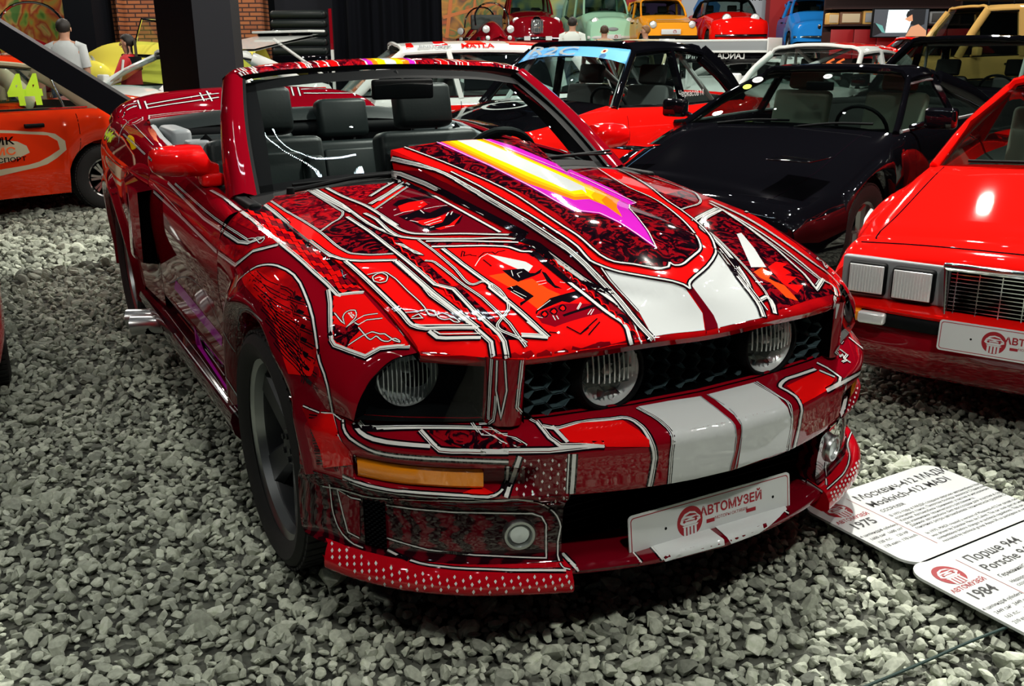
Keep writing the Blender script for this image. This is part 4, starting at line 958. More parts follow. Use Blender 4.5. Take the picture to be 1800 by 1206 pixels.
('s','t','-502,-510,984 -410,-507,977 -350,-503,973 -229,-486,964 -189,-483,961 -144,-482,956 -55,-482,947 20,-480,938 -77,-488,949 -35,-489,944 48,-486,934 64,-484,932 84,-478,930 100,-470,929 108,-464,928 138,-427,928 149,-407,928 174,-358,929 214,-292,927 244,-236,925 276,-222,928 296,-218,931'),
('s','q','296,-218,931 173,-219,942 38,-222,957 -72,-229,971 -168,-239,986 -279,-257,1006 -417,-285,1024 -434,-290,1024 -445,-292,1024 -462,-291,1023 -497,-283,1020'),
('s','B','212,-255,929 104,-259,943 -191,-266,977 -277,-276,985 -323,-284,991 -368,-288,1000'),
('s','q','-222,-468,965 -302,-375,981 -381,-298,994 -375,-290,1000'),
('s','d','-161,-476,958 -256,-379,976 -339,-296,990 -355,-291,994 -366,-294,994 -361,-302,992 -238,-431,970'),
('s','t','-305,-436,976 -380,-358,989 -422,-310,997 -423,-304,999 -404,-297,1002 -400,-295,1003 -405,-294,1006 -416,-294,1009 -436,-296,1013 -496,-283,1010'),
('s','W','-423,-328,996 -410,-328,995'),
('s','t','-144,-515,953 -97,-510,949 -66,-508,946 26,-515,934 55,-515,930 88,-512,926 102,-508,924 112,-503,923 136,-484,922 150,-470,922 189,-414,922 205,-387,922 227,-347,922 235,-326,922 249,-287,922 262,-263,922 283,-239,919 287,-236,919 299,-233,920 338,-226,918 369,-225,916 491,-234,897 510,-234,893 551,-232,883 586,-227,872 620,-217,859 651,-209,849 713,-201,830 750,-193,815 778,-191,801 820,-195,779 824,-195,777 825,-193,773'),
('s','B','177,-462,918 244,-354,919 279,-296,917 305,-249,916'),
('s','B','219,-465,911 251,-412,913 286,-345,913 314,-300,912 327,-288,910 364,-275,905 370,-269,904 375,-256,904 382,-251,903 401,-249,900 458,-257,889 519,-259,877 592,-259,860 673,-255,839 702,-252,830 724,-248,823 739,-243,816 760,-233,807 771,-230,802 788,-232,793 819,-246,776 822,-245,769'),
('s','x','360,-232,913 411,-231,906 466,-233,901 494,-234,897 531,-232,889 565,-230,880 643,-215,851 710,-211,831 728,-209,824 757,-205,811 769,-205,805 783,-208,798 819,-221,778 822,-221,775 825,-219,768'),
('s','W','355,-232,913 430,-234,902 484,-237,896 534,-235,886 567,-231,878 640,-217,852 681,-213,840 717,-206,829'),
('s','d','156,-475,920 245,-471,906 293,-471,898 376,-471,882 434,-476,868 454,-475,863 463,-473,862 469,-468,861 471,-460,862 469,-446,865 471,-443,866 476,-437,866 485,-432,864 497,-429,862 525,-426,856 547,-427,849 569,-430,843 588,-435,836 599,-440,832 607,-445,828 614,-453,823 634,-486,808 640,-492,804 647,-494,800 655,-494,798 663,-491,795 701,-471,787 724,-462,779'),
('s','t','247,-446,909 364,-444,888 425,-440,877 494,-433,862 505,-439,858 517,-438,855 622,-428,828 669,-424,814 707,-420,800 737,-414,788'),
('s','B','737,-414,788 700,-462,790'),
('s','x','694,-460,794 723,-422,793 671,-431,811'),
('s','d','144,-535,915 252,-507,900 230,-518,902 163,-524,913 144,-535,915'),
('s','d','288,-515,892 301,-502,891 311,-498,890 367,-494,880 440,-490,864 464,-487,858 529,-475,843 653,-467,807 673,-468,799 702,-469,787 732,-468,773'),
('s','t','-145,-569,947 -57,-566,938 23,-562,928 144,-560,911 288,-553,886 388,-547,865 413,-545,859 458,-516,853 570,-513,821 665,-501,791 692,-502,779 723,-513,760 727,-515,757 729,-515,754'),
('s','u','246,-582,890 321,-578,875 395,-571,859 450,-572,843 595,-540,804 631,-535,793 674,-527,778 709,-540,756'),
('s','r','91,-537,922 103,-531,921 114,-532,920 151,-540,913'),
('s','r','151,-540,913 163,-534,912 172,-534,910 206,-542,903'),
('s','r','207,-541,903 217,-536,902 226,-536,900 259,-543,893'),
('s','r','259,-543,893 269,-537,892 277,-537,891 307,-544,884'),
('s','r','307,-543,884 317,-537,883 325,-538,881 353,-544,874'),
('s','r','352,-543,874 362,-537,873 369,-537,872 395,-542,864'),
('s','r','394,-541,865 404,-536,864 410,-536,862 434,-540,855'),
('s','r','433,-539,855 442,-534,854 449,-534,852 471,-538,845'),
('s','r','470,-537,845 479,-531,844 485,-531,842 506,-535,835'),
('s','r','505,-534,835 513,-528,834 519,-528,833 539,-532,825'),
('s','r','538,-530,826 546,-525,825 552,-525,823 571,-528,816'),
('s','r','570,-527,816 578,-522,815 584,-521,814 603,-525,806'),
('s','r','602,-523,807 610,-518,806 615,-518,804 633,-521,797'),
('s','r','631,-520,798 639,-514,797 644,-514,795 661,-516,788'),
('s','r','660,-515,789 667,-510,788 672,-509,786 687,-511,778'),
('s','r','375,-228,913 391,-227,911 399,-229,909 423,-237,901'),
('s','r','419,-232,905 436,-232,904 451,-236,899 466,-242,894'),
('s','r','464,-237,897 480,-237,896 493,-240,891 506,-245,886'),
('s','r','505,-240,889 517,-239,888 523,-240,885 542,-246,877'),
('s','r','540,-241,880 551,-239,878 557,-239,876 575,-245,868'),
('s','r','572,-240,871 581,-237,868 593,-239,864 605,-244,858'),
('s','r','602,-238,861 611,-235,858 616,-235,856 638,-244,850'),
('s','r','634,-238,852 643,-235,849 656,-239,845 670,-244,841'),
('s','r','666,-238,843 674,-235,841 687,-238,837 699,-243,832'),
('s','r','696,-238,834 703,-234,831 715,-236,827 726,-241,822'),
('s','r','723,-236,824 730,-231,821 740,-233,817 750,-237,812'),
('s','r','747,-232,814 754,-227,811 763,-229,806 772,-232,801'),
('s','r','770,-227,803 776,-223,800 780,-223,798 794,-227,790'),
('s','r','792,-222,792 798,-218,789 802,-218,787 816,-222,780'),
('s','u','178,-691,889 237,-685,877 322,-675,855 419,-664,828 469,-657,812 501,-655,801 516,-652,796 531,-643,793 547,-629,792 570,-597,795 620,-532,798'),
('s','t','251,-577,890 358,-571,868 445,-563,846 521,-550,826 621,-532,798'),
('s','x','253,-583,889 357,-578,867 452,-570,843 601,-541,802 529,-635,797 517,-646,798'),
('s','B','557,-627,788 585,-619,779 600,-604,779 650,-540,784'),
('s','x','563,-618,790 581,-610,785 638,-536,790'),
('s','s','276,-668,870 280,-647,873 286,-632,874 292,-625,874 297,-623,873 334,-616,865 399,-612,848 458,-605,832 481,-604,825 510,-606,814 514,-605,813 518,-602,812 523,-596,812 522,-583,816 526,-577,817 538,-570,815 559,-561,810 569,-558,808 577,-558,805 576,-561,804 569,-568,805 554,-572,809 549,-583,808 542,-588,808 534,-592,810 511,-591,818 506,-592,820 498,-597,821 490,-606,821 484,-625,817 470,-649,815'),
('s','s','313,-665,860 298,-663,865 292,-660,867 289,-655,869 286,-645,872 288,-637,873 291,-633,873 302,-629,871 309,-628,869 315,-629,867 328,-637,862 331,-641,861 331,-645,860 328,-654,858 325,-657,858 313,-665,860'),
('s','x','303,-659,865 304,-647,867 317,-642,864 317,-652,862'),
('s','s','496,-646,806 512,-623,808 494,-625,814 493,-642,808'),
('s','u','328,-694,842 338,-693,844 343,-690,845 349,-680,846'),
('s','u','553,-670,759 561,-669,761 523,-674,772'),
('s','d','730,495,764 752,471,763 761,461,757 763,458,753 752,471,744'),
('s','u','135,597,908 155,566,909 189,509,911 219,465,911 247,433,911 280,398,909 314,366,907 340,347,905 361,337,902 407,327,894 498,293,879 559,268,868 649,228,848 693,208,837 731,187,824 751,176,815 766,172,808 772,174,805 773,177,804 773,182,804 764,211,807 765,215,806 768,216,805 777,216,800 793,210,792 819,192,779'),
('s','d','128,613,906 214,489,909 287,386,910 299,374,909 330,354,906 354,343,903 362,341,901 382,342,898 389,341,896 432,330,889 545,289,869 657,252,844 709,234,829 748,224,814 779,212,799 819,192,779'),
('s','q','119,592,911 233,427,914 276,370,913'),
('s','d','153,422,926 136,450,926 93,528,923 70,560,922 55,576,922 39,592,922 20,608,922 -3,624,923 -57,660,923 -104,689,924 -122,698,924 -137,703,925 -149,706,925 -159,706,926 -185,704,929 -263,715,934 -375,719,943 -420,722,946'),
('s','u','143,600,906 224,577,895 312,556,881 375,537,870 424,524,861 484,512,847 552,490,832 643,464,811 684,445,802 705,436,796 724,430,790 678,492,789 636,547,787'),
('s','d','306,561,881 380,544,868 445,533,853 514,527,834 609,515,807 637,514,798 653,515,791 697,456,793'),
('s','t','52,621,916 102,610,911 156,601,904 249,587,889 311,578,878 383,569,862 446,560,847 556,543,817 612,532,801 634,530,793 643,532,789 647,535,787 649,539,785 655,557,774 658,559,772 663,559,770 670,556,768 679,549,767 723,508,763'),
('s','q','14,653,916 68,647,910 150,641,899 197,638,892 252,632,882 337,625,863 439,619,834 475,618,823 524,619,805 538,622,799 550,627,792 566,638,779 581,644,768 596,642,760 615,636,753'),
('s','d','135,710,893 148,691,893'),
('s','t','513,262,878 541,245,877 572,222,882 595,213,876 636,206,856 660,200,847 701,186,836 729,178,826 776,171,803 795,166,793 823,152,777'),
('s','w','506,276,879 543,260,872 575,243,869 592,236,865 633,222,853 696,199,837 714,194,831 746,187,817 806,179,786'),
('f','bright_red','425,682,821 411,678,827 389,675,835 377,683,837'),
('s','W','-518,-226,1097 -330,-169,1062 -263,-152,1049 -178,-134,1035 -136,-128,1029 -93,-124,1023 -11,-121,1012 74,-124,1001 174,-130,986 319,-144,966 375,-148,958 438,-148,947 479,-150,937 510,-152,928 548,-150,915 570,-143,908 580,-136,904 586,-131,902 596,-118,900 611,-93,897 628,-70,892 644,-45,887 648,-33,886 647,-11,887 643,-6,889 631,5,894'),
('s','W','631,5,894 640,7,890 643,9,889 645,12,888 646,22,887 644,34,888 638,48,889 605,105,898 588,133,901 574,150,904 558,163,908 522,184,917 504,193,921 491,200,922'),
('s','W','385,286,901 307,320,912 251,342,919 161,373,929 92,394,937 48,405,941 16,411,945 -13,415,948 -105,419,958 -138,424,961 -188,435,965 -245,451,969 -310,471,973 -405,505,977 -512,546,980'),
('s','W','-246,-184,1041 -161,-173,1026 -80,-168,1014 -23,-168,1006 98,-170,990 217,-170,973 368,-179,953 438,-179,940 489,-179,928 533,-184,914 554,-184,905 567,-179,901 593,-164,893 609,-152,888 621,-141,885 639,-119,880 668,-80,873 695,-35,864 711,-13,856 725,-3,847'),
('s','W','725,-3,847 712,4,856 704,14,860 690,41,866 671,77,871 652,109,876 620,153,883 587,191,889 565,210,893 501,265,880 454,297,888 409,323,894 353,349,902 258,384,914 162,414,926 62,441,937 -3,464,943 -146,523,952 -247,561,957 -427,626,962 -534,658,965'),
('s','q','-495,-281,1065 -433,-266,1061 -385,-251,1057 -333,-234,1051 -285,-217,1044 -240,-206,1035 -181,-199,1025 -35,-192,1000 170,-192,971 246,-194,961 376,-200,942 470,-203,926 514,-203,914 562,-201,897 596,-199,883 655,-191,852 669,-191,846 718,-196,829 750,-198,815 783,-197,798 821,-192,778 824,-191,776 825,-189,773'),
('s','q','-490,-284,1029 -458,-291,1031 -438,-287,1030 -340,-262,1024 -187,-242,989 -144,-238,980 -88,-236,970 -23,-234,959 68,-238,948 143,-240,939 386,-239,905 491,-246,888 558,-245,873'),
('s','x','283,-55,982 318,-27,979 335,-10,977 384,-7,970 421,-3,964 479,-2,950 530,2,935 569,9,920 533,23,934 490,41,946 442,58,957 409,71,963 348,96,970 291,121,973 232,164,973'),
('s','x','79,284,945 71,306,945'),
('s','x','-511,-110,1108 -285,-60,1062 -230,-50,1051 -184,-46,1043 -107,-44,1032 -17,-45,1020 103,-52,1005 212,-58,990 285,-60,981'),
('s','x','69,308,945 -108,318,965 -268,332,981 -367,336,990'),
('s','x','-164,201,1021 -302,143,1059 -406,103,1085 -454,85,1097 -512,66,1110'),
('s','w','590,-174,892 631,-177,872 673,-172,848 682,-172,844 720,-174,830 747,-174,818'),
('f','bright_red','149,-711,885 175,-709,879 188,-699,886 160,-700,891'),
('f','candy_red','258,-701,866 276,-699,856 292,-697,859 265,-695,867'),
('f','bright_red','302,-697,854 323,-695,847 334,-693,845 314,-695,853'),
]
LV['wing_right'] = [
('f','line_black','-457,-729,950 -221,-727,928 332,-702,844 289,-750,835 179,-761,858 86,-769,872 -159,-787,903 -367,-795,929 -456,-797,937'),
('s','t','-466,-797,938 -393,-795,931 -464,-798,938'),
('s','t','-461,-797,938 -361,-792,929 -287,-789,920 -59,-777,893 12,-772,884 79,-768,874 142,-765,864 198,-760,854 228,-757,848 285,-753,834 299,-747,833'),
('s','u','289,-752,833 319,-717,841 335,-701,844'),
('f','bright_red','281,-762,830 341,-703,840 397,-699,824 469,-691,799 527,-680,778 556,-678,763 540,-699,760 516,-735,753 504,-767,737 470,-786,743 419,-811,750 370,-798,781'),
('f','floral','368,-794,785 405,-774,782 404,-750,796 440,-755,779 444,-780,761 453,-793,747 411,-808,757'),
('s','u','247,-763,840 298,-776,817 331,-788,800 377,-804,775 388,-808,764 396,-811,762 404,-813,756 421,-812,748 467,-789,742 504,-767,736 515,-734,754 540,-699,760 560,-677,762'),
('s','u','529,-679,778 490,-687,792 453,-693,805 396,-700,824 339,-705,840'),
('s','s','338,-780,802 379,-777,790 392,-774,787 373,-771,796 368,-769,798 362,-763,804 361,-756,808 364,-749,811 371,-742,812 375,-740,812 386,-741,807 396,-746,802 399,-752,797 404,-774,782 405,-747,798 408,-729,806 414,-719,808 427,-702,811'),
('s','x','368,-755,806 393,-753,799'),
('s','x','371,-750,808 390,-748,802'),
('s','s','409,-755,792 422,-750,789 425,-730,799 448,-699,804'),
('s','s','429,-753,785 471,-747,769 480,-744,767 482,-741,768 482,-733,772 483,-730,774 487,-728,773 502,-724,768 509,-719,766 515,-713,767 516,-710,768 516,-703,772 520,-697,773 529,-692,770 533,-691,768 534,-692,767 523,-701,769 492,-712,779 484,-721,778 468,-731,780 465,-734,780 457,-755,771 451,-788,752'),
('f','plume_red','-137,-889,808 -122,-884,817 -101,-868,835 -73,-856,845 -52,-842,853 -14,-824,860 57,-809,856 117,-802,848 183,-805,833 200,-807,827 262,-815,807 309,-826,785 343,-834,765 376,-840,741 387,-841,723 397,-844,722 410,-846,709 429,-852,678 389,-865,670 322,-900,662 301,-902,687 228,-897,738 200,-894,756 154,-895,772 108,-895,785 4,-900,796 -65,-899,801'),
('s','p','165,-846,811 214,-832,809 256,-816,808'),
('s','p','99,-846,825 129,-837,825 162,-833,822 169,-833,820 175,-835,817 184,-841,811'),
('s','K','187,-831,817 215,-824,814'),
('s','k','165,-825,826 187,-832,816'),
('s','p','232,-851,788 266,-841,787 303,-829,785'),
('s','p','191,-848,803 207,-846,800 221,-845,797 226,-847,794 232,-852,787'),
('s','K','238,-843,794 265,-836,791'),
('s','k','220,-838,803 238,-844,793'),
('s','p','291,-853,763 341,-839,760'),
('s','K','288,-850,768 305,-846,767'),
('s','k','265,-849,779 270,-850,776'),
('s','p','313,-861,739 371,-846,733'),
('s','K','311,-859,743 336,-853,741'),
('s','k','300,-857,754 310,-860,741'),
('s','p','345,-864,712 377,-857,708 383,-852,704 395,-853,706'),
('s','K','337,-865,715 361,-859,713'),
('s','k','328,-862,726 333,-865,718'),
('s','p','396,-861,680 414,-857,677'),
('s','p','399,-863,649 421,-858,643'),
('s','W','-104,-870,832 -79,-855,846 -61,-846,852 -41,-836,856 -21,-828,858 2,-821,859 52,-810,856 95,-805,851 148,-805,840 188,-809,829 253,-816,808 303,-824,788 324,-829,777 347,-834,763 367,-838,748 377,-841,739 387,-842,721 397,-845,720 410,-846,708 439,-846,686 456,-846,667 462,-846,657 464,-846,649 465,-845,637 460,-839,597'),
('s','g','-226,-890,659 -189,-894,684'),
('s','t','-458,-857,881 -298,-851,877 -260,-843,880 -237,-838,882 -214,-820,893 -197,-800,902'),
('s','d','-461,-846,896 -354,-841,893 -262,-835,888'),
('s','t','-455,-881,819 -335,-882,822 -232,-881,823 -207,-874,837 -191,-866,848 -180,-856,858 -172,-842,870 -139,-821,881 -118,-802,889 -103,-787,895'),
('s','s','-268,-837,887 -248,-826,893 -233,-820,895 -222,-819,895 -184,-819,889 -180,-816,890 -181,-811,894 -185,-805,897 -190,-802,900 -197,-803,900 -207,-805,900 -224,-813,899 -228,-817,897 -227,-830,887 -232,-833,886 -268,-837,887'),
('f','brush','-472,-804,936 -334,-799,922 -202,-792,907 -119,-782,899 -129,-794,895 -148,-813,887 -162,-825,882 -184,-839,874 -191,-853,862 -201,-863,852 -215,-872,842 -238,-879,829 -464,-879,831 -457,-876,840 -399,-872,851 -336,-864,863 -286,-854,872 -262,-845,879 -235,-831,888 -214,-816,895 -197,-800,902 -358,-821,911 -457,-830,915'),
('f','bright_red','-466,-795,939 -410,-799,932 -377,-789,932 -429,-786,939'),
('f','bright_red','-458,-781,943 -401,-785,936 -374,-775,935 -428,-770,942'),
('f','candy_red','-403,-787,936 -351,-791,928 -324,-781,928 -374,-777,935'),
('f','bright_red','-400,-772,939 -348,-776,932 -324,-766,931 -375,-762,938'),
('f','bright_red','-402,-756,942 -350,-761,935 -327,-750,935 -378,-745,941'),
('f','candy_red','-404,-740,944 -353,-745,938 -329,-735,938 -380,-729,944'),
('f','bright_red','-352,-792,927 -304,-795,920 -276,-786,920 -324,-783,927'),
('f','candy_red','-349,-778,932 -299,-782,924 -276,-771,924 -324,-768,931'),
('f','bright_red','-349,-763,935 -300,-767,928 -278,-757,928 -326,-752,934'),
('f','bright_red','-352,-747,938 -302,-752,932 -281,-741,931 -329,-737,937'),
('f','bright_red','-300,-783,924 -253,-786,916 -228,-777,916 -275,-773,923'),
('f','bright_red','-300,-769,928 -252,-772,920 -230,-762,920 -277,-759,927'),
('f','candy_red','-302,-754,931 -254,-758,924 -233,-748,924 -281,-743,931'),
('f','bright_red','-305,-738,934 -257,-743,928 -236,-733,928 -283,-728,934'),
('f','candy_red','-253,-788,915 -207,-791,908 -182,-782,908 -228,-779,916'),
('f','bright_red','-252,-774,920 -205,-778,913 -183,-768,913 -230,-764,920'),
('f','bright_red','-254,-760,924 -207,-764,917 -186,-754,917 -233,-750,924'),
('f','candy_red','-257,-745,928 -210,-749,921 -190,-739,921 -236,-735,928'),
('f','bright_red','-205,-779,912 -159,-782,905 -138,-773,905 -183,-770,912'),
('f','candy_red','-206,-766,917 -160,-769,910 -140,-759,910 -186,-756,917'),
('f','bright_red','-210,-751,921 -163,-755,914 -144,-745,915 -189,-741,921'),
('f','bright_red','-160,-784,904 -115,-786,897 -94,-776,898 -137,-774,905'),
('f','bright_red','-160,-771,909 -116,-773,902 -96,-764,903 -140,-761,910'),
('f','candy_red','-163,-757,914 -118,-760,907 -99,-751,908 -143,-747,914'),
('f','bright_red','-167,-743,918 -122,-746,912 -103,-737,913 -147,-733,919'),
('f','candy_red','-116,-775,902 -73,-777,895 -54,-768,896 -96,-765,902'),
('f','bright_red','-118,-762,907 -75,-764,900 -56,-755,901 -99,-752,907'),
('f','bright_red','-121,-748,911 -78,-751,905 -60,-742,906 -102,-739,912'),
('f','bright_red','-73,-778,894 -32,-780,887 -13,-771,888 -53,-769,895'),
('f','candy_red','-74,-766,899 -33,-768,893 -15,-759,894 -56,-757,900'),
('f','bright_red','-77,-753,904 -36,-756,898 -18,-747,899 -59,-744,905'),
('f','bright_red','-81,-740,909 -39,-743,903 -22,-735,904 -62,-732,910'),
('f','bright_red','-33,-769,892 7,-771,885 24,-762,886 -15,-760,893'),
('f','bright_red','-35,-757,897 4,-759,891 21,-751,892 -18,-749,898'),
('f','candy_red','-39,-745,902 1,-747,896 18,-739,897 -21,-736,904'),
('f','candy_red','7,-772,884 46,-773,877 63,-765,879 25,-764,885'),
('f','bright_red','5,-761,890 44,-762,883 60,-754,884 22,-752,891'),
('f','bright_red','2,-749,895 40,-751,889 57,-743,890 18,-741,896'),
('f','candy_red','-2,-737,901 37,-740,894 53,-732,896 15,-729,902'),
('f','bright_red','44,-764,882 82,-765,876 98,-757,877 61,-755,884'),
('f','candy_red','41,-752,888 79,-754,881 94,-746,883 57,-744,889'),
('f','bright_red','37,-741,894 75,-743,887 91,-735,889 53,-733,895'),
('f','bright_red','34,-730,899 71,-732,893 87,-725,894 50,-722,901'),
('f','bright_red','82,-766,875 119,-767,868 134,-758,870 98,-758,876'),
('f','bright_red','79,-755,881 116,-756,874 129,-747,876 95,-747,882'),
('f','candy_red','76,-745,886 111,-745,880 125,-737,883 91,-737,888'),
('f','bright_red','72,-734,892 107,-735,886 120,-726,889 87,-726,894'),
('f','candy_red','116,-758,873 151,-758,866 164,-749,868 130,-749,875'),
('f','bright_red','112,-747,879 146,-747,873 157,-738,876 125,-738,882'),
('f','bright_red','108,-736,886 140,-736,880 151,-726,883 120,-727,888'),
('f','bright_red','152,-759,865 186,-761,857 197,-751,859 164,-751,867'),
('f','candy_red','147,-748,872 180,-749,865 190,-739,868 158,-739,875'),
('f','bright_red','141,-737,879 173,-737,873 182,-727,876 152,-727,882'),
('f','bright_red','181,-750,864 213,-751,855 222,-741,858 191,-741,866'),
('f','bright_red','174,-739,872 205,-739,864 213,-728,868 183,-728,875'),
('f','candy_red','167,-726,880 197,-726,873 204,-715,877 176,-716,884'),
('f','candy_red','214,-753,854 246,-754,844 255,-745,847 223,-743,857'),
('f','bright_red','206,-740,863 237,-742,854 245,-732,856 214,-730,867'),
('f','bright_red','198,-728,872 228,-729,863 236,-720,866 205,-716,876'),
('f','bright_red','239,-743,852 269,-744,843 276,-735,846 247,-734,855'),
('f','candy_red','229,-731,862 260,-733,852 267,-724,855 237,-722,864'),
('f','bright_red','271,-746,842 294,-741,837 295,-729,843 278,-737,845'),
('f','bright_red','261,-734,851 285,-731,845 288,-721,849 268,-725,853'),
('f','candy_red','252,-722,860 277,-721,852 281,-712,856 258,-714,862'),
('f','candy_red','286,-733,844 303,-724,843 307,-715,846 289,-722,848'),
('f','bright_red','278,-723,851 297,-717,848 302,-709,850 282,-713,855'),
('f','bright_red','304,-725,842 318,-714,843 323,-706,845 308,-715,845'),
('f','candy_red','298,-718,847 315,-710,846 321,-703,847 303,-710,850'),
('f','bright_red','292,-711,853 312,-706,849 319,-700,849 298,-704,854'),
]
LV['door_right'] = [
('s','t','-844,-808,958 -689,-797,951 -489,-796,938'),
('s','t','-484,-797,938 -603,-798,945 -483,-796,938'),
('s','t','-1345,-864,931 -712,-866,887 -478,-861,884 -478,-857,881'),
('s','d','-1231,-857,939 -719,-857,912 -588,-856,906 -481,-854,903 -478,-850,900 -478,-847,897'),
('s','t','-1568,-887,871 -966,-882,844 -502,-880,817 -484,-879,817'),
('f','orchid','-1364,-873,544 -1202,-872,541 -859,-871,527 -564,-874,520 -594,-872,477 -907,-870,481 -1262,-871,490 -1435,-872,496'),
('s','g','-1683,-874,505 -1642,-874,498 -1597,-873,494 -1544,-873,498 -1514,-873,502 -1482,-873,510 -1446,-872,519 -1291,-874,567 -1216,-875,587 -1145,-877,603 -1079,-879,617 -1020,-881,626 -967,-882,633 -899,-883,638 -859,-883,639 -825,-883,637 -793,-882,634 -752,-881,626 -704,-879,611 -617,-876,576 -547,-875,551'),
('s','g','-1637,-872,418 -1168,-870,410'),
('s','w','-1594,-881,899 -1100,-881,863 -1028,-882,853'),
('f','candy_red','-584,-791,944 -543,-799,942 -518,-786,939 -599,-777,943'),
]
LV['arch_right'] = [
('f','plume_red','-137,-889,808 -122,-884,817 -101,-868,835 -73,-856,845 -52,-842,853 -14,-824,860 57,-809,856 117,-802,848 183,-805,833 200,-807,827 262,-815,807 309,-826,785 343,-834,765 376,-840,741 387,-841,723 397,-844,722 410,-846,709 429,-852,678 389,-865,670 322,-900,662 301,-902,687 228,-897,738 200,-894,756 154,-895,772 108,-895,785 4,-900,796 -65,-899,801'),
('f','plume_red','378,-891,596 420,-862,587 460,-838,593 470,-838,579 492,-840,562 503,-839,545 531,-823,517 533,-821,509 511,-812,495 509,-810,489 512,-807,477 509,-810,476 532,-822,487 486,-849,470 448,-866,456 443,-870,500 427,-880,540 417,-883,552 403,-884,564 387,-889,587'),
('s','p','-100,-877,825 -63,-879,826 -10,-876,821 43,-872,818 97,-863,815 137,-854,812 158,-848,811'),
('s','p','-65,-865,836 -17,-865,831 23,-862,827 50,-858,826 91,-848,825'),
('s','p','-14,-888,812 45,-887,808 101,-882,802 164,-870,795 189,-865,794 225,-853,789'),
('s','p','1,-874,822 65,-874,814 93,-872,810 158,-859,806 184,-849,804'),
('s','p','54,-895,796 119,-891,788 159,-886,782 215,-874,774 284,-855,764'),
('s','p','73,-882,807 126,-880,797 149,-878,792 210,-867,785 232,-859,781 245,-856,778'),
('s','p','258,-855,774 265,-856,772 268,-857,769 272,-861,762'),
('s','p','110,-900,779 158,-895,770 201,-889,761 241,-880,753 306,-862,740'),
('s','p','131,-886,790 195,-882,772 276,-864,755 288,-863,751 297,-862,745 302,-867,735'),
('s','p','157,-903,760 193,-899,752 237,-892,740 273,-883,731 338,-865,713'),
('s','p','178,-889,771 233,-885,752 280,-874,739 306,-869,729 321,-868,721 324,-868,718 329,-873,708'),
('s','p','198,-905,741 230,-900,732 271,-893,719 324,-879,702 373,-866,684'),
('s','p','218,-890,752 268,-886,730 306,-878,717 321,-875,710 347,-873,694 352,-875,688 354,-878,680'),
('s','K','362,-870,688 379,-863,684'),
('s','k','353,-867,699 361,-871,686'),
('s','p','236,-906,722 291,-897,701 332,-886,687 367,-876,670 395,-865,651'),
('s','p','255,-890,732 299,-887,709 334,-879,695 347,-878,688 362,-878,672 367,-877,665 368,-877,657 367,-880,649'),
('s','K','378,-873,658 393,-866,653'),
('s','k','375,-872,671 377,-873,656'),
('s','W','-139,-908,781 -149,-900,791 -149,-897,795 -142,-892,803 -124,-885,816 -110,-876,826 -108,-873,829'),
('s','g','-272,-883,626 -245,-887,649'),
('s','g','-173,-896,694 -130,-901,713 -99,-904,724 -54,-909,737 -2,-911,751 19,-912,754 84,-913,758 107,-912,757 145,-910,753'),
('s','w','383,-887,597 423,-860,588'),
('s','p','403,-880,576 421,-865,577'),
('s','g','-347,-911,601 -344,-910,595 -348,-895,557 -349,-881,530'),
('s','g','-430,-901,426 -423,-901,424 -414,-894,405 -404,-882,377 -397,-872,353'),
('s','w','-431,-901,425 -423,-901,422 -414,-893,405 -398,-875,363 -397,-870,353'),
('s','n','-435,-900,359 -430,-898,356 -415,-889,335'),
]
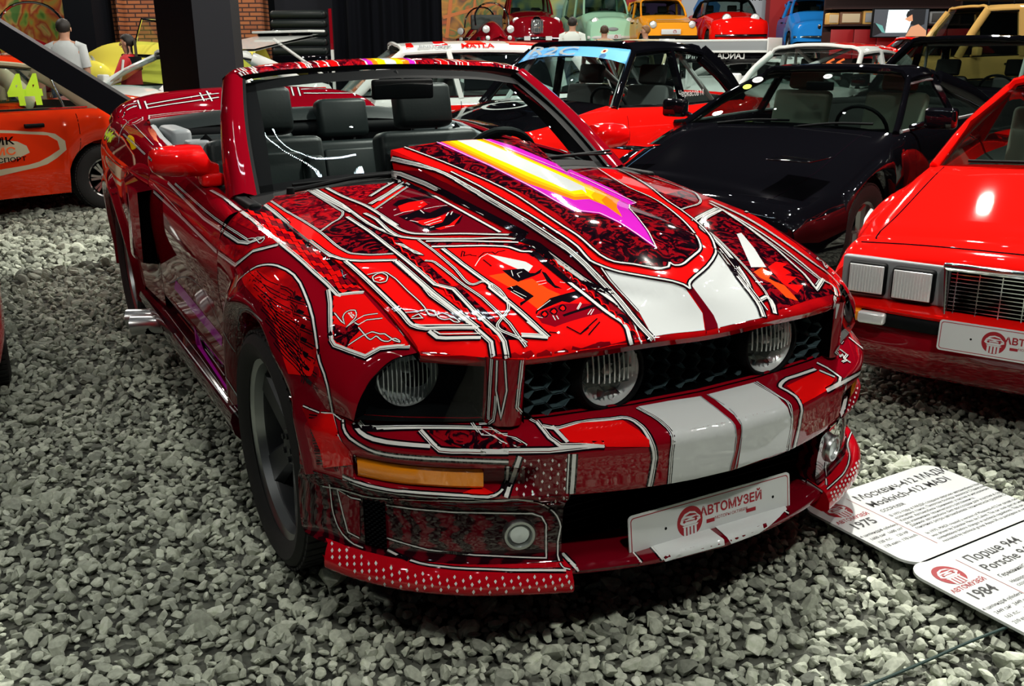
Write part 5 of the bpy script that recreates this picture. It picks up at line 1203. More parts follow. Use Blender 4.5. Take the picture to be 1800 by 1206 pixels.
LV['bumper'] = [
('f','plume_red','378,-891,596 420,-862,587 460,-838,593 470,-838,579 492,-840,562 503,-839,545 531,-823,517 533,-821,509 511,-812,495 509,-810,489 512,-807,477 509,-810,476 532,-822,487 486,-849,470 448,-866,456 443,-870,500 427,-880,540 417,-883,552 403,-884,564 387,-889,587'),
('s','w','428,-858,589 460,-838,594 488,-826,583'),
('s','w','460,-838,593 469,-838,579 487,-841,565 498,-841,552 508,-838,539 520,-830,520'),
('s','p','426,-862,577 446,-852,577 476,-840,573'),
('s','p','407,-882,565 426,-867,570 446,-857,570 461,-852,568 465,-852,565 470,-853,559'),
('s','p','418,-882,555 454,-861,558 496,-841,554'),
('s','p','419,-883,543 443,-870,549 468,-857,550 476,-854,547 478,-853,544 479,-853,536'),
('s','p','424,-881,531 463,-860,533 483,-851,533 505,-839,531'),
('s','p','423,-882,517 446,-868,523 473,-855,525 479,-852,522 482,-851,510'),
('s','p','428,-880,505 454,-864,505 484,-850,507 511,-835,506'),
('s','p','426,-880,491 451,-865,497 475,-854,500 482,-851,497 484,-850,494 485,-849,485'),
('s','p','430,-878,478 452,-864,478 483,-850,480 516,-832,481'),
('s','p','429,-878,465 461,-860,473 478,-852,474 485,-849,471 488,-847,459'),
('f','floral','693,-566,589 703,-553,587 784,-502,563 791,-496,558 776,-523,560 759,-566,555 733,-610,557 708,-643,560 702,-648,563 639,-680,582 699,-583,583 720,-575,576'),
('f','bright_red','782,-411,580 783,-350,585 813,-255,583 831,-251,578 858,-241,570 878,-238,562 885,-232,555 889,-234,548 890,-235,541 876,-287,547 861,-333,551 857,-336,555 823,-407,564'),
('s','t','757,-440,586 774,-419,582 779,-408,582 780,-361,585 786,-324,586 798,-280,585 803,-251,585 809,-241,584 815,-236,583 826,-231,580 847,-227,574 860,-227,570 879,-230,563 887,-229,554 890,-228,548 893,-226,540 893,-222,527 893,-220,511 890,-226,453 887,-227,439'),
('s','t','736,-445,594 793,-442,571 815,-433,563 820,-429,559 858,-337,554'),
('s','B','766,-420,585 821,-412,564'),
('s','w','726,-583,571 733,-569,571'),
('s','B','517,-807,585 522,-806,579 525,-806,576 542,-802,568 559,-795,563 578,-784,560 606,-763,559 630,-740,559 652,-716,559 677,-686,559'),
('s','t','528,-799,589 541,-792,578 553,-781,579 563,-772,580 584,-746,583 614,-703,586 676,-605,587 710,-551,585 733,-545,576 744,-524,576'),
('s','u','631,-690,582 677,-680,563 694,-671,553 711,-649,552 730,-620,553 750,-587,552 775,-539,551 746,-594,553 807,-473,552 814,-456,551 836,-401,554 857,-336,555'),
('s','d','675,-580,594 717,-578,576 732,-553,575 754,-546,566 763,-535,565 704,-566,584 719,-544,582 742,-533,575 760,-513,571 787,-499,561'),
('s','s','713,-576,578 725,-547,579 761,-537,566 772,-527,563 779,-518,560 787,-499,561'),
('s','W','489,-824,586 492,-825,578 501,-828,570 513,-828,562 527,-823,553 552,-810,543 571,-796,536 588,-783,532 605,-770,531 627,-751,531 653,-725,532 678,-696,532 714,-650,533 744,-603,532 777,-540,528'),
('s','d','723,-541,668 720,-542,634 715,-544,608 701,-548,595 693,-549,592 686,-567,592'),
('s','w','728,-540,754 724,-541,681 726,-540,669 729,-533,615 740,-523,683 740,-527,755'),
('s','d','763,-496,757 746,-501,641 747,-496,634 740,-486,622'),
('s','d','727,-456,596 741,-448,591'),
('s','d','716,-547,755 700,-549,605'),
('s','w','539,-818,514 536,-816,509 512,-807,493 515,-806,481'),
('s','w','697,-637,453 709,-621,453 718,-604,453'),
('f','bright_red','732,-580,453 750,-573,450 757,-568,448 752,-585,446 722,-630,448 723,-618,450 722,-601,453'),
('s','W','503,-838,450 530,-822,445 551,-811,444 566,-801,443 609,-769,443 640,-741,444 669,-708,445 714,-650,445 740,-613,444 757,-583,442 763,-569,445 763,-562,446 762,-554,449 758,-546,451 744,-531,457 743,-526,467 743,-524,492 775,-541,513 776,-541,517'),
('s','w','502,-838,441 517,-829,439 524,-828,440 553,-807,435 575,-792,434 610,-765,435 644,-734,436 670,-704,436 690,-679,436 694,-677,437 718,-647,438 741,-611,437 741,-607,436 762,-563,430 769,-549,430 779,-533,434 784,-523,434 798,-488,428'),
('f','deep_red','793,-509,542 833,-419,542 833,-416,472 831,-413,441 834,-416,439 831,-413,429 819,-415,417 811,-461,428 788,-515,435 789,-520,437 787,-524,437 786,-522,445 780,-517,449 758,-501,457 756,-497,472 758,-494,492 790,-511,513'),
('s','B','789,-517,541 783,-524,513 751,-507,493 749,-513,473 749,-519,459 750,-521,456 770,-539,449 775,-545,444 776,-547,441'),
('s','B','839,-405,541 836,-407,471 835,-408,450 833,-407,441'),
('s','w','834,-416,542 832,-418,470 831,-418,448 829,-417,439 832,-419,437 827,-416,425'),
('s','w','418,-869,396 482,-840,408 495,-832,408 516,-820,407 537,-804,405 560,-788,406 612,-750,416 633,-734,420 648,-720,422 702,-660,428 718,-638,429 742,-600,430 765,-560,433 777,-537,434 785,-520,433 793,-499,428 796,-474,419 796,-458,409 795,-442,395 798,-433,385 799,-425,374 800,-418,357 800,-415,344 798,-416,330 796,-420,304 796,-420,281 799,-422,270 803,-421,259 807,-422,257'),
('s','w','453,-856,412 448,-854,396 446,-851,345 448,-849,328 455,-846,308 460,-843,297 471,-837,282 488,-829,271 504,-821,265 527,-806,262'),
('s','w','515,-810,284 486,-828,292 477,-834,335 471,-842,395 473,-844,405 505,-821,391 529,-805,392'),
('s','w','584,-764,393 615,-735,392 632,-717,391 668,-672,391 692,-640,390 711,-610,390 730,-576,389 778,-479,384 785,-458,374 787,-447,352 785,-446,329 786,-446,280 790,-448,265 766,-498,269 723,-578,275 711,-599,276 685,-639,281 648,-688,284 609,-733,295 578,-763,302'),
('s','W','580,-764,271 614,-736,258 624,-729,257'),
('f','deep_red','476,-841,402 505,-821,389 525,-808,386 518,-807,330 517,-808,289 488,-827,295 479,-833,336 475,-840,392'),
('f','white_paint','780,-188,593 786,-100,593 796,-12,592 860,-11,578 881,-8,571 904,-8,563 912,-2,555 916,-3,546 918,-1,536 916,-3,476 914,-7,449 912,-7,439 904,-108,437 897,-172,438 899,-174,452 901,-174,509 902,-177,540 899,-175,552 892,-170,561 888,-171,564 852,-171,576'),
('f','white_paint','795,15,592 785,187,592 843,185,578 856,186,574 887,183,563 892,186,558 895,186,554 900,188,541 897,201,519 896,202,474 896,197,452 894,196,442 911,18,439 913,17,449 915,22,519 916,17,539 913,18,552 910,16,555 905,14,562 900,14,564 889,17,568 860,13,578'),
('s','g','796,-12,592 859,-10,578 902,-5,564 905,-5,562 913,-2,554 916,-2,547 918,-2,539 917,2,525 917,2,512 917,0,491 914,-8,449 912,-7,439'),
('s','g','795,11,592 845,20,581 867,22,575 880,22,571 904,18,563 911,20,554 915,19,547 916,19,539 915,19,526 915,15,492 914,8,450 912,8,440'),
('s','d','783,-194,592 828,-179,582 849,-175,577 874,-172,568 887,-173,564 895,-173,556 901,-176,547 902,-177,539 901,-179,513 900,-179,470 898,-179,448 896,-178,439'),
('s','w','785,173,592 846,185,578 872,196,568 880,196,565 885,195,563 894,193,554 898,193,547 898,194,543 897,199,524 897,200,515 897,199,497 896,193,452 894,195,442'),
('s','w','784,182,592 843,189,578 855,192,574 878,201,565 886,201,562 888,202,559 894,200,553 896,199,549 898,198,541 896,203,522 896,203,513 894,203,449 891,206,438'),
('f','bright_red','823,249,580 778,411,582 787,421,577 805,447,565 821,418,562 847,369,554 868,305,554 884,246,552 878,248,560 875,245,563 850,249,572 833,248,578'),
('s','B','772,403,585 786,330,585 794,280,586 802,258,585 811,241,584 817,233,583 822,228,582 826,227,581 831,228,580 843,234,575 859,239,569 867,240,566 877,238,563 887,239,550 889,240,537 889,239,523 889,236,497 889,227,449 887,228,439'),
('s','B','847,369,554 820,442,552 803,465,561 800,461,564 770,449,580 747,433,591'),
('s','B','778,411,582 787,419,577 805,442,566'),
('s','B','847,369,554 825,432,551 799,494,546 776,543,540 762,572,536 743,605,530 729,627,525'),
('s','B','803,488,531 799,495,519'),
('s','B','696,617,459 700,614,456 733,576,453 764,537,451 798,489,448 803,481,447 804,479,443 803,479,438 814,464,440 810,468,433 751,535,394 755,525,378'),
('s','d','638,649,591 655,622,591'),
('s','d','731,531,621 741,517,622 743,511,619 743,505,611 741,512,606 731,529,596 713,556,583 718,554,581 710,571,581 733,561,573 742,536,574'),
('s','d','685,586,588 708,592,577 726,561,576 742,570,567'),
('s','B','612,702,587 631,710,574 646,719,563 638,734,556'),
('f','white_paint','758,487,753 751,486,711 750,484,711 752,483,753'),
('s','W','744,407,258 770,408,254'),
('s','w','742,547,369 747,535,359'),
('s','w','771,477,297 772,477,293 771,478,282 773,477,277 780,474,260 784,471,257'),
('f','line_white','794,-508,535 795,-505,530 793,-507,525 792,-510,530'),
('f','line_white','790,-511,517 761,-491,495 758,-493,490 783,-510,509'),
('f','line_white','756,-497,482 758,-494,477 756,-497,472 755,-499,477'),
('f','line_white','756,-502,464 758,-500,460 759,-503,456 755,-505,460'),
('f','line_white','766,-513,453 774,-514,451 778,-520,450 771,-519,451'),
('f','line_white','799,-495,525 800,-492,520 798,-494,515 798,-497,520'),
('f','line_white','777,-487,496 781,-486,492 777,-487,486 773,-488,489'),
('f','line_white','771,-488,475 775,-487,471 772,-488,465 768,-489,468'),
('f','line_white','769,-491,455 776,-492,453 780,-498,452 773,-497,453'),
('f','line_white','788,-507,448 793,-507,445 794,-510,441 791,-512,445'),
('f','line_white','807,-479,534 808,-477,529 807,-479,524 806,-482,529'),
('f','line_white','805,-482,514 806,-479,509 800,-479,502 802,-484,509'),
('f','line_white','796,-481,491 799,-479,487 796,-481,481 793,-482,485'),
('f','line_white','792,-483,470 795,-481,466 793,-483,460 789,-484,464'),
('f','line_white','792,-487,451 798,-487,448 800,-491,445 795,-491,448'),
('f','line_white','813,-466,523 814,-464,518 813,-466,514 811,-469,519'),
('f','line_white','811,-469,503 812,-466,498 811,-469,493 810,-471,498'),
('f','line_white','810,-471,482 811,-469,477 809,-471,472 808,-474,477'),
('f','line_white','808,-473,461 808,-471,456 807,-473,451 805,-475,456'),
('f','line_white','804,-475,439 808,-474,435 805,-475,429 806,-479,436'),
('f','line_white','820,-451,533 821,-448,528 819,-450,523 819,-453,528'),
('f','line_white','818,-453,512 820,-450,507 818,-452,502 817,-455,507'),
('f','line_white','817,-455,490 818,-452,485 817,-454,480 816,-457,485'),
('f','line_white','816,-456,468 816,-454,463 815,-456,458 814,-459,463'),
('f','line_white','813,-458,446 813,-455,440 815,-459,437 811,-460,440'),
('f','line_white','825,-437,521 826,-434,516 825,-437,511 824,-439,516'),
('f','line_white','824,-438,499 825,-436,494 824,-438,489 823,-441,494'),
('f','line_white','823,-440,476 824,-437,471 823,-439,466 822,-442,471'),
('f','line_white','821,-441,453 822,-438,448 820,-440,442 820,-443,448'),
('f','line_white','820,-442,430 815,-436,421 809,-435,413 813,-441,422'),
('f','line_white','832,-421,532 833,-419,527 832,-421,522 831,-424,527'),
('f','line_white','831,-422,508 832,-420,503 831,-422,498 830,-425,504'),
('f','line_white','830,-423,485 831,-421,480 830,-423,475 829,-426,480'),
('f','line_white','829,-424,461 830,-421,455 829,-424,451 827,-426,456'),
('f','line_white','830,-426,438 829,-422,431 824,-422,424 827,-427,432'),
('f','line_white','678,652,455 686,647,454 694,635,454 686,640,455'),
('f','line_white','703,620,454 710,616,453 717,605,453 710,609,454'),
('f','line_white','726,591,453 733,586,452 739,576,452 732,580,453'),
('f','line_white','748,562,452 755,558,451 761,548,450 754,552,452'),
('f','line_white','769,535,450 774,533,448 780,523,448 775,525,450'),
('f','line_white','787,511,447 792,509,445 797,500,445 792,502,447'),
('f','line_white','734,594,451 741,590,450 747,580,450 741,584,451'),
('f','line_white','755,567,449 760,565,447 766,555,447 761,557,449'),
('f','line_white','774,542,446 779,540,444 783,532,443 779,533,446'),
('f','line_white','669,696,449 675,693,448 684,679,449 677,682,450'),
('f','line_white','695,660,450 701,658,448 710,645,449 703,648,450'),
('f','line_white','719,629,449 725,626,447 732,615,447 726,617,449'),
('f','line_white','740,600,447 746,598,445 752,588,445 747,590,447'),
('f','line_white','760,574,445 759,580,439 763,572,438 766,564,445'),
]
LV['skirt_right'] = [
('f','orchid','-1195,-848,344 -396,-876,337 -369,-880,336 -360,-881,334 -360,-880,328 -360,-882,334 -369,-883,336 -1129,-863,340'),
('s','g','-1153,-869,409 -1041,-869,405 -957,-868,400'),
('s','g','-1075,-845,360 -977,-845,353 -888,-845,345 -696,-853,343'),
('s','w','-1173,-846,345 -865,-850,344 -693,-854,343'),
('s','g','-1362,-901,328 -455,-899,329'),
('s','g','-427,-899,329 -360,-898,329 -360,-879,293'),
('s','n','-1722,-876,337 -971,-879,336 -519,-886,334'),
('s','n','-405,-889,333 -364,-889,333 -360,-888,329 -360,-878,308'),
]
LV['scoop_right'] = [
('s','g','-1748,-887,550 -1730,-886,547'),
]
LV['quarter_right'] = [
('s','g','-1762,-878,533 -1732,-876,522 -1706,-874,509'),
('s','W','-2558,-880,983 -2576,-875,989 -2599,-871,995 -2681,-855,1013 -2730,-842,1025 -2786,-825,1036 -2823,-815,1040 -2868,-804,1044 -3035,-764,1051 -3076,-751,1053 -3102,-740,1055 -3110,-730,1058 -3108,-722,1061 -3098,-714,1065 -3081,-708,1068'),
('s','d','-2598,-848,1023 -2410,-856,1020 -2218,-860,1013 -2066,-861,1004 -1970,-860,996 -1885,-858,988'),
('s','w','-2769,-773,1055 -2433,-798,1053 -2312,-805,1049 -2130,-811,1039 -2017,-814,1031 -1919,-815,1022'),
('f','yellow_paint','-2390,-863,1012 -2403,-857,1019 -2422,-851,1025 -2423,-846,1030 -2396,-843,1032 -2343,-842,1032 -2295,-843,1030 -2254,-846,1027 -2184,-855,1016 -2149,-859,1011 -2081,-861,1004 -2083,-866,998 -2105,-871,992 -2132,-875,987 -2157,-875,988 -2256,-867,1004'),
]
LV['deck'] = [
('s','W','-3098,-697,1068 -3103,-687,1070 -3101,-679,1070 -3092,-671,1071 -3050,-651,1073'),
]
LV['mirror_right'] = [
('s','d','-946,-982,1071 -928,-981,1069 -908,-977,1063'),
('s','w','-936,-954,1100 -917,-954,1098'),
]
LV['spoiler'] = [
('s','W','-3368,-769,1051 -3374,-764,1060 -3383,-759,1068 -3392,-750,1086 -3402,-743,1093 -3409,-736,1099 -3412,-720,1111 -3415,-711,1115 -3415,-702,1119 -3412,-684,1124 -3409,-657,1128'),
('s','W','-3358,-748,1055 -3377,-731,1080 -3382,-724,1086 -3384,-716,1093 -3388,-698,1103 -3389,-689,1106 -3391,-661,1113'),
('s','B','-3430,-647,1143 -3400,-647,1125 -3391,-646,1116 -3377,-644,1098'),
('s','B','-3411,-612,1137 -3397,-611,1127 -3374,-607,1097'),
('s','W','-3391,-609,1119 -3400,-495,1135 -3419,-302,1160 -3429,-189,1169'),
('s','W','-3377,-604,1101 -3388,-471,1118 -3412,-195,1147'),
('s','B','-3439,-297,1175 -3427,-295,1166 -3417,-293,1156 -3398,-284,1128'),
('s','B','-3449,-255,1183 -3424,-251,1164 -3398,-239,1126'),
('s','W','-3446,314,1179 -3448,381,1179 -3457,428,1178 -3467,465,1177 -3476,491,1176 -3487,506,1176 -3509,524,1175'),
('s','W','-3417,320,1157 -3414,407,1154 -3414,462,1153 -3416,519,1151 -3419,554,1150 -3429,615,1148 -3440,630,1148 -3456,647,1147'),
('s','B','-3484,264,1191 -3448,256,1182 -3422,253,1163 -3409,254,1143'),
('s','B','-3489,307,1190 -3448,297,1181 -3421,294,1162 -3407,295,1142'),
('s','B','-3427,650,1141 -3412,649,1132'),
]
LV['splitter_right'] = [
('s','w','812,-423,255 822,-425,253 831,-424,252 840,-412,249'),
('s','W','628,-727,256 650,-712,255 668,-695,254 705,-652,253 726,-623,253 779,-537,252 808,-482,251 837,-422,248'),
('f','line_white','448,-859,255 458,-859,254 462,-864,251 453,-864,253'),
('f','line_white','468,-865,249 477,-865,246 477,-869,241 470,-870,244'),
('f','line_white','481,-870,238 488,-869,235 488,-873,229 481,-874,232'),
('f','line_white','483,-852,252 492,-851,250 494,-856,246 486,-857,249'),
('f','line_white','499,-857,243 505,-856,239 505,-860,234 499,-861,237'),
('f','line_white','509,-861,230 516,-860,227 514,-863,221 509,-865,225'),
('f','line_white','495,-838,254 505,-837,253 508,-843,250 500,-843,252'),
('f','line_white','514,-844,247 522,-843,244 522,-847,239 515,-848,242'),
('f','line_white','526,-848,235 532,-847,231 532,-851,226 526,-852,230'),
('f','line_white','528,-830,250 536,-830,248 537,-834,243 530,-835,247'),
('f','line_white','541,-835,239 547,-834,236 547,-838,231 541,-839,234'),
('f','line_white','551,-838,226 556,-837,222 553,-840,215 549,-842,220'),
('f','line_white','540,-816,253 548,-816,251 551,-821,247 543,-821,250'),
('f','line_white','556,-822,243 561,-821,239 562,-825,234 556,-826,238'),
('f','line_white','566,-825,230 572,-824,226 570,-827,220 566,-829,225'),
('f','line_white','569,-809,247 575,-808,243 575,-812,238 570,-813,242'),
('f','line_white','580,-812,234 585,-811,230 586,-815,225 580,-816,229'),
('f','line_white','587,-815,219 591,-813,214 588,-816,207 584,-818,212'),
('f','line_white','580,-795,249 588,-794,247 589,-798,242 583,-800,246'),
('f','line_white','593,-799,237 599,-798,234 599,-802,229 593,-803,232'),
('f','line_white','602,-802,224 606,-800,219 603,-803,212 600,-805,217'),
('f','line_white','606,-786,242 611,-784,238 611,-788,233 606,-790,237'),
('f','line_white','616,-789,229 621,-788,225 619,-791,219 615,-793,223'),
('f','line_white','620,-790,212 624,-788,207 614,-788,195 618,-793,206'),
('f','line_white','615,-770,248 622,-769,245 623,-773,240 617,-775,244'),
('f','line_white','627,-773,236 632,-772,232 632,-776,227 627,-777,231'),
('f','line_white','635,-776,222 639,-774,217 636,-777,211 633,-779,216'),
('f','line_white','637,-758,243 642,-757,239 643,-761,234 637,-762,238'),
('f','line_white','647,-761,230 652,-760,226 650,-763,220 647,-765,225'),
('f','line_white','652,-762,214 655,-760,209 648,-761,199 650,-765,207'),
('f','line_white','646,-743,248 652,-742,245 652,-746,240 647,-747,244'),
('f','line_white','656,-745,236 661,-744,232 662,-748,227 657,-749,231'),
('f','line_white','665,-747,222 667,-745,217 666,-748,210 663,-750,216'),
('f','line_white','665,-730,241 670,-729,237 671,-733,233 666,-734,237'),
('f','line_white','675,-732,229 679,-731,224 677,-734,218 675,-736,223'),
('f','line_white','679,-732,213 682,-730,207 675,-731,197 678,-736,207'),
('f','line_white','674,-715,246 679,-713,242 679,-717,238 675,-719,242'),
('f','line_white','683,-717,234 688,-715,230 688,-719,225 684,-721,229'),
('f','line_white','690,-718,220 693,-715,214 691,-719,208 689,-721,214'),
('f','line_white','691,-701,239 696,-700,235 697,-704,230 692,-705,234'),
('f','line_white','700,-703,226 703,-701,221 702,-704,215 699,-706,220'),
('f','line_white','699,-686,244 704,-685,240 704,-689,235 700,-690,239'),
('f','line_white','708,-687,231 713,-686,227 712,-689,222 709,-691,227'),
('f','line_white','714,-687,217 717,-685,212 715,-688,206 713,-691,211'),
('f','line_white','715,-671,238 720,-670,234 720,-674,229 716,-675,233'),
('f','line_white','724,-672,226 727,-670,220 725,-673,214 723,-676,220'),
('f','line_white','722,-655,245 726,-654,241 727,-658,236 722,-659,240'),
('f','line_white','731,-656,232 735,-655,228 735,-659,223 731,-661,228'),
('f','line_white','737,-656,218 739,-654,212 738,-657,206 736,-660,212'),
('f','line_white','737,-640,239 741,-639,234 742,-643,230 737,-644,234'),
('f','line_white','746,-641,225 748,-639,220 747,-642,214 745,-645,220'),
('f','line_white','742,-624,245 747,-622,241 747,-627,236 743,-628,241'),
('f','line_white','752,-625,232 756,-623,227 755,-627,222 752,-629,227'),
('f','line_white','758,-624,216 760,-622,210 758,-625,204 756,-628,210'),
('f','line_white','757,-608,238 761,-607,233 761,-611,229 757,-613,233'),
('f','line_white','765,-609,224 768,-607,218 766,-610,212 764,-612,218'),
('f','line_white','761,-592,244 765,-590,240 766,-595,235 762,-596,240'),
('f','line_white','771,-593,230 774,-591,226 774,-594,220 771,-597,226'),
('f','line_white','776,-591,214 778,-589,208 774,-591,201 775,-595,208'),
('f','line_white','775,-576,237 778,-574,233 779,-578,228 775,-580,233'),
('f','line_white','783,-576,223 785,-573,218 784,-576,212 782,-579,218'),
('f','line_white','779,-559,244 782,-557,239 783,-562,235 779,-563,240'),
('f','line_white','787,-559,231 791,-557,226 791,-561,221 788,-563,226'),
('f','line_white','793,-557,215 795,-555,210 793,-558,203 792,-561,210'),
('f','line_white','791,-542,237 795,-541,233 796,-545,228 792,-547,233'),
('f','line_white','800,-542,224 802,-539,219 801,-543,213 799,-545,219'),
('f','line_white','795,-526,244 799,-524,239 800,-528,235 796,-530,239'),
('f','line_white','804,-525,231 807,-524,227 807,-527,221 804,-530,227'),
('f','line_white','810,-523,217 812,-521,211 811,-524,205 809,-527,211'),
('f','line_white','808,-509,238 811,-507,233 812,-511,229 808,-513,233'),
('f','line_white','816,-508,225 818,-505,219 817,-509,214 815,-511,220'),
('f','line_white','811,-492,244 815,-490,239 816,-495,235 812,-496,239'),
('f','line_white','820,-491,231 823,-489,227 823,-493,222 820,-495,227'),
('f','line_white','826,-489,218 827,-486,212 827,-489,206 825,-492,212'),
('f','line_white','823,-474,237 827,-473,233 828,-477,228 824,-479,233'),
('f','line_white','831,-473,225 833,-471,219 833,-474,214 831,-477,220'),
('f','line_white','827,-458,243 831,-456,238 832,-461,234 828,-462,238'),
('f','line_white','835,-457,231 839,-455,226 838,-459,221 836,-461,227'),
('f','line_white','841,-454,218 843,-451,212 842,-454,206 840,-457,212'),
('f','line_white','839,-440,236 842,-438,232 843,-443,227 840,-444,232'),
('f','line_white','846,-438,225 848,-435,219 847,-439,213 846,-442,220'),
('f','line_white','842,-423,241 846,-422,237 847,-426,232 843,-428,237'),
('f','line_white','850,-421,230 853,-420,226 853,-423,220 851,-426,226'),
('f','line_white','855,-418,218 857,-415,211 856,-419,206 854,-422,212'),
]
LV['chin'] = [
('f','white_paint','839,-180,250 852,-76,250 840,-3,251 881,-6,250 901,-4,247 904,-3,246 907,-5,241 908,-4,235 898,-129,232 892,-174,229 892,-182,239 885,-187,247 864,-185,250'),
('f','white_paint','838,17,251 843,165,250 828,268,250 865,245,248 883,201,247 895,159,240 898,115,230 906,19,231 908,13,239 902,9,247 882,10,250'),
('s','W','838,-237,250 857,-242,250 874,-243,247 879,-240,242 881,-238,238'),
('s','W','838,-182,251 868,-188,250 883,-189,247 886,-188,246 891,-185,241 892,-181,236'),
('s','B','770,-391,251 807,-394,250 827,-393,247 836,-388,241 837,-385,237'),
('s','W','835,231,250 862,233,249 875,237,247 877,241,244'),
('f','deep_red','754,-365,251 825,-238,251 855,-243,250 870,-244,248 874,-244,246 881,-238,238 860,-316,239 837,-385,237 836,-387,241 831,-388,247 815,-384,250'),
]
LV['splitter_left'] = [
('s','W','776,408,254 834,408,248'),
('s','w','790,465,256 818,439,253'),
('s','w','567,811,246 596,773,253 625,733,256 642,711,256 660,692,256 694,662,254 710,646,253 726,627,253 748,598,252 770,562,249 785,535,249 802,497,250 832,425,251'),
('f','line_white','835,439,243 837,442,238 841,433,237 839,430,242'),
('f','line_white','840,439,235 842,442,230 846,433,228 844,431,233'),
('f','line_white','845,440,227 844,446,219 847,439,217 849,431,225'),
('f','line_white','829,458,239 831,461,234 836,452,233 834,449,238'),
('f','line_white','834,460,231 836,462,226 840,454,224 839,450,230'),
('f','line_white','836,464,220 834,472,212 837,464,210 840,456,218'),
('f','line_white','818,477,244 820,480,239 825,471,238 823,468,243'),
('f','line_white','823,479,235 825,482,230 830,472,229 828,470,234'),
('f','line_white','828,481,226 826,489,218 830,480,216 832,472,225'),
('f','line_white','811,499,239 813,502,234 818,492,233 816,489,239'),
('f','line_white','816,502,230 818,505,225 822,496,223 821,492,229'),
('f','line_white','816,510,217 813,519,208 817,510,207 820,501,216'),
('f','line_white','799,519,244 801,522,239 806,511,238 804,508,243'),
('f','line_white','803,522,234 805,525,229 811,515,228 809,512,233'),
('f','line_white','807,527,224 803,537,214 808,527,213 812,517,222'),
('f','line_white','790,543,238 792,546,233 798,535,232 796,532,238'),
('f','line_white','795,547,228 795,553,221 800,543,220 801,536,227'),
('f','line_white','777,563,243 779,566,237 785,555,237 783,552,242'),
('f','line_white','782,568,232 784,571,227 790,560,226 788,557,232'),
('f','line_white','782,578,219 778,589,209 784,578,208 788,568,218'),
('f','line_white','768,587,238 771,590,232 777,579,232 775,576,237'),
('f','line_white','773,591,228 772,598,220 778,587,219 779,580,227'),
('f','line_white','754,608,243 756,610,237 763,598,237 761,595,243'),
('f','line_white','758,611,233 760,614,228 767,602,228 765,599,233'),
('f','line_white','762,616,224 755,629,212 763,616,213 769,603,224'),
('f','line_white','742,634,237 744,637,232 752,623,233 750,620,238'),
('f','line_white','747,636,229 746,643,221 755,627,223 754,622,230'),
('f','line_white','722,661,238 724,665,233 734,648,235 732,645,240'),
('f','line_white','727,663,231 729,666,225 739,650,227 737,646,233'),
('f','line_white','703,696,230 700,705,220 717,680,227 715,677,233'),
]
LV['wing_left'] = [
('f','bright_red','400,721,812 423,689,818 396,692,827 378,699,831 310,730,838 293,720,848 274,705,861 259,706,865'),
('s','d','428,743,790 466,698,797 458,723,789 450,740,783 472,720,784 519,681,782 494,712,778 447,766,768'),
('s','d','508,729,761 533,696,766'),
]
LV['frame'] = [
('s','W','-760,692,957 -821,689,972 -886,686,985'),
('s','W','-643,705,961 -656,691,968 -663,688,970 -830,685,992'),
('s','W','-889,683,998 -925,682,1001'),
]
LV['door_left'] = [
('s','W','-1110,790,974 -1176,798,978 -1208,810,977'),
]
for _k, _v in LV.items():
    pt = Paint(PAINT[_k], (.6, .5, .6) if _k.endswith('left') else None); V_ = [(kind, sty, [tuple(int(a)/1000 for a in t.split(',')) for t in q.split()]) for kind, sty, q in _v]
    L_ = [(Q, sty) for kind, sty, Q in V_ if kind == 'f']
    if L_: pt.fills(L_, .018 if _k == 'hood' else .012, {'bumper': .0016, 'chin': .0022}.get(_k, .001), _k in ('arch_right', 'wing_right', 'chin'))
    for kind, sty, Q in V_:
        if kind == 's':
            for i, (off, wd, mt) in enumerate(STYLE[sty]): pt.ribbon(Q, wd/1000, mt, off/1000, .008 if _k == 'hood' else .012, i, .0009 if _k == 'hood' else 0)
    pt.done()

# ============================================================= hall axes: s along the far wall, d away from the entrance
CX, CY = 2.505096, -1.476846; HF = Vector((math.cos(_yaw), math.sin(_yaw), 0)); HR = Vector((math.sin(_yaw), -math.cos(_yaw), 0))
def hall(s, d, z=0.): v = Vector((CX, CY, 0))+HF*d+HR*s; return Vector((v.x, v.y, z))
FACE = math.degrees(_yaw)+180
POD = 1.22
def on_podium(name, label, px_s, d, deg, sp, **k): v = hall(px_s, d); return saloon(name, label, (v.x, v.y), FACE+deg, sp, z0=POD, **k)
# ============================================================= the other cars
mk('race_red', (.80, .006, .004), .5, 0, 1., spec=0); mk('orange_red', (.75, .035, .006), .5, 0, 1., spec=0); mk('cream', (.55, .49, .33), .5, 0, .8, spec=0); mk('ivory', (.62, .64, .62), .5, 0, 1., spec=0)
mk('mint', (.36, .66, .47), .5, 0, 1., spec=0); mk('school_orange', (.88, .34, .02), .5, 0, 1., spec=0); mk('sky_blue', (.02, .26, .78), .5, 0, 1., spec=0); mk('wine', (.20, .003, .008), .5, 0, 1., spec=0); mk('lemon', (.80, .70, .10), .5, 0, 1., spec=0)
mk('sand', (.60, .36, .11), .5, 0, .6, spec=0); mk('neon', (.62, .95, .02), .5, emit=(.6, .95, .02), estr=.12); mk('martini_blue', (.02, .10, .36), .5, 0, 1., spec=0); mk('strip_blue', (.10, .36, .72), .4); mk('silver_ink', (.55, .6, .62), .3, .5)
mk('dark_seat', (.045, .047, .046), .7); mk('beige_seat', (.34, .36, .29), .7); mk('cage', (.62, .65, .63), .4, .1); mk('orange_ink', (.95, .12, .01), .5); mk('bright_chrome', (.85, .87, .88), .06, 1.)
M['glass_dark'] = glassmat('tinted_glass', (.42, .5, .47))

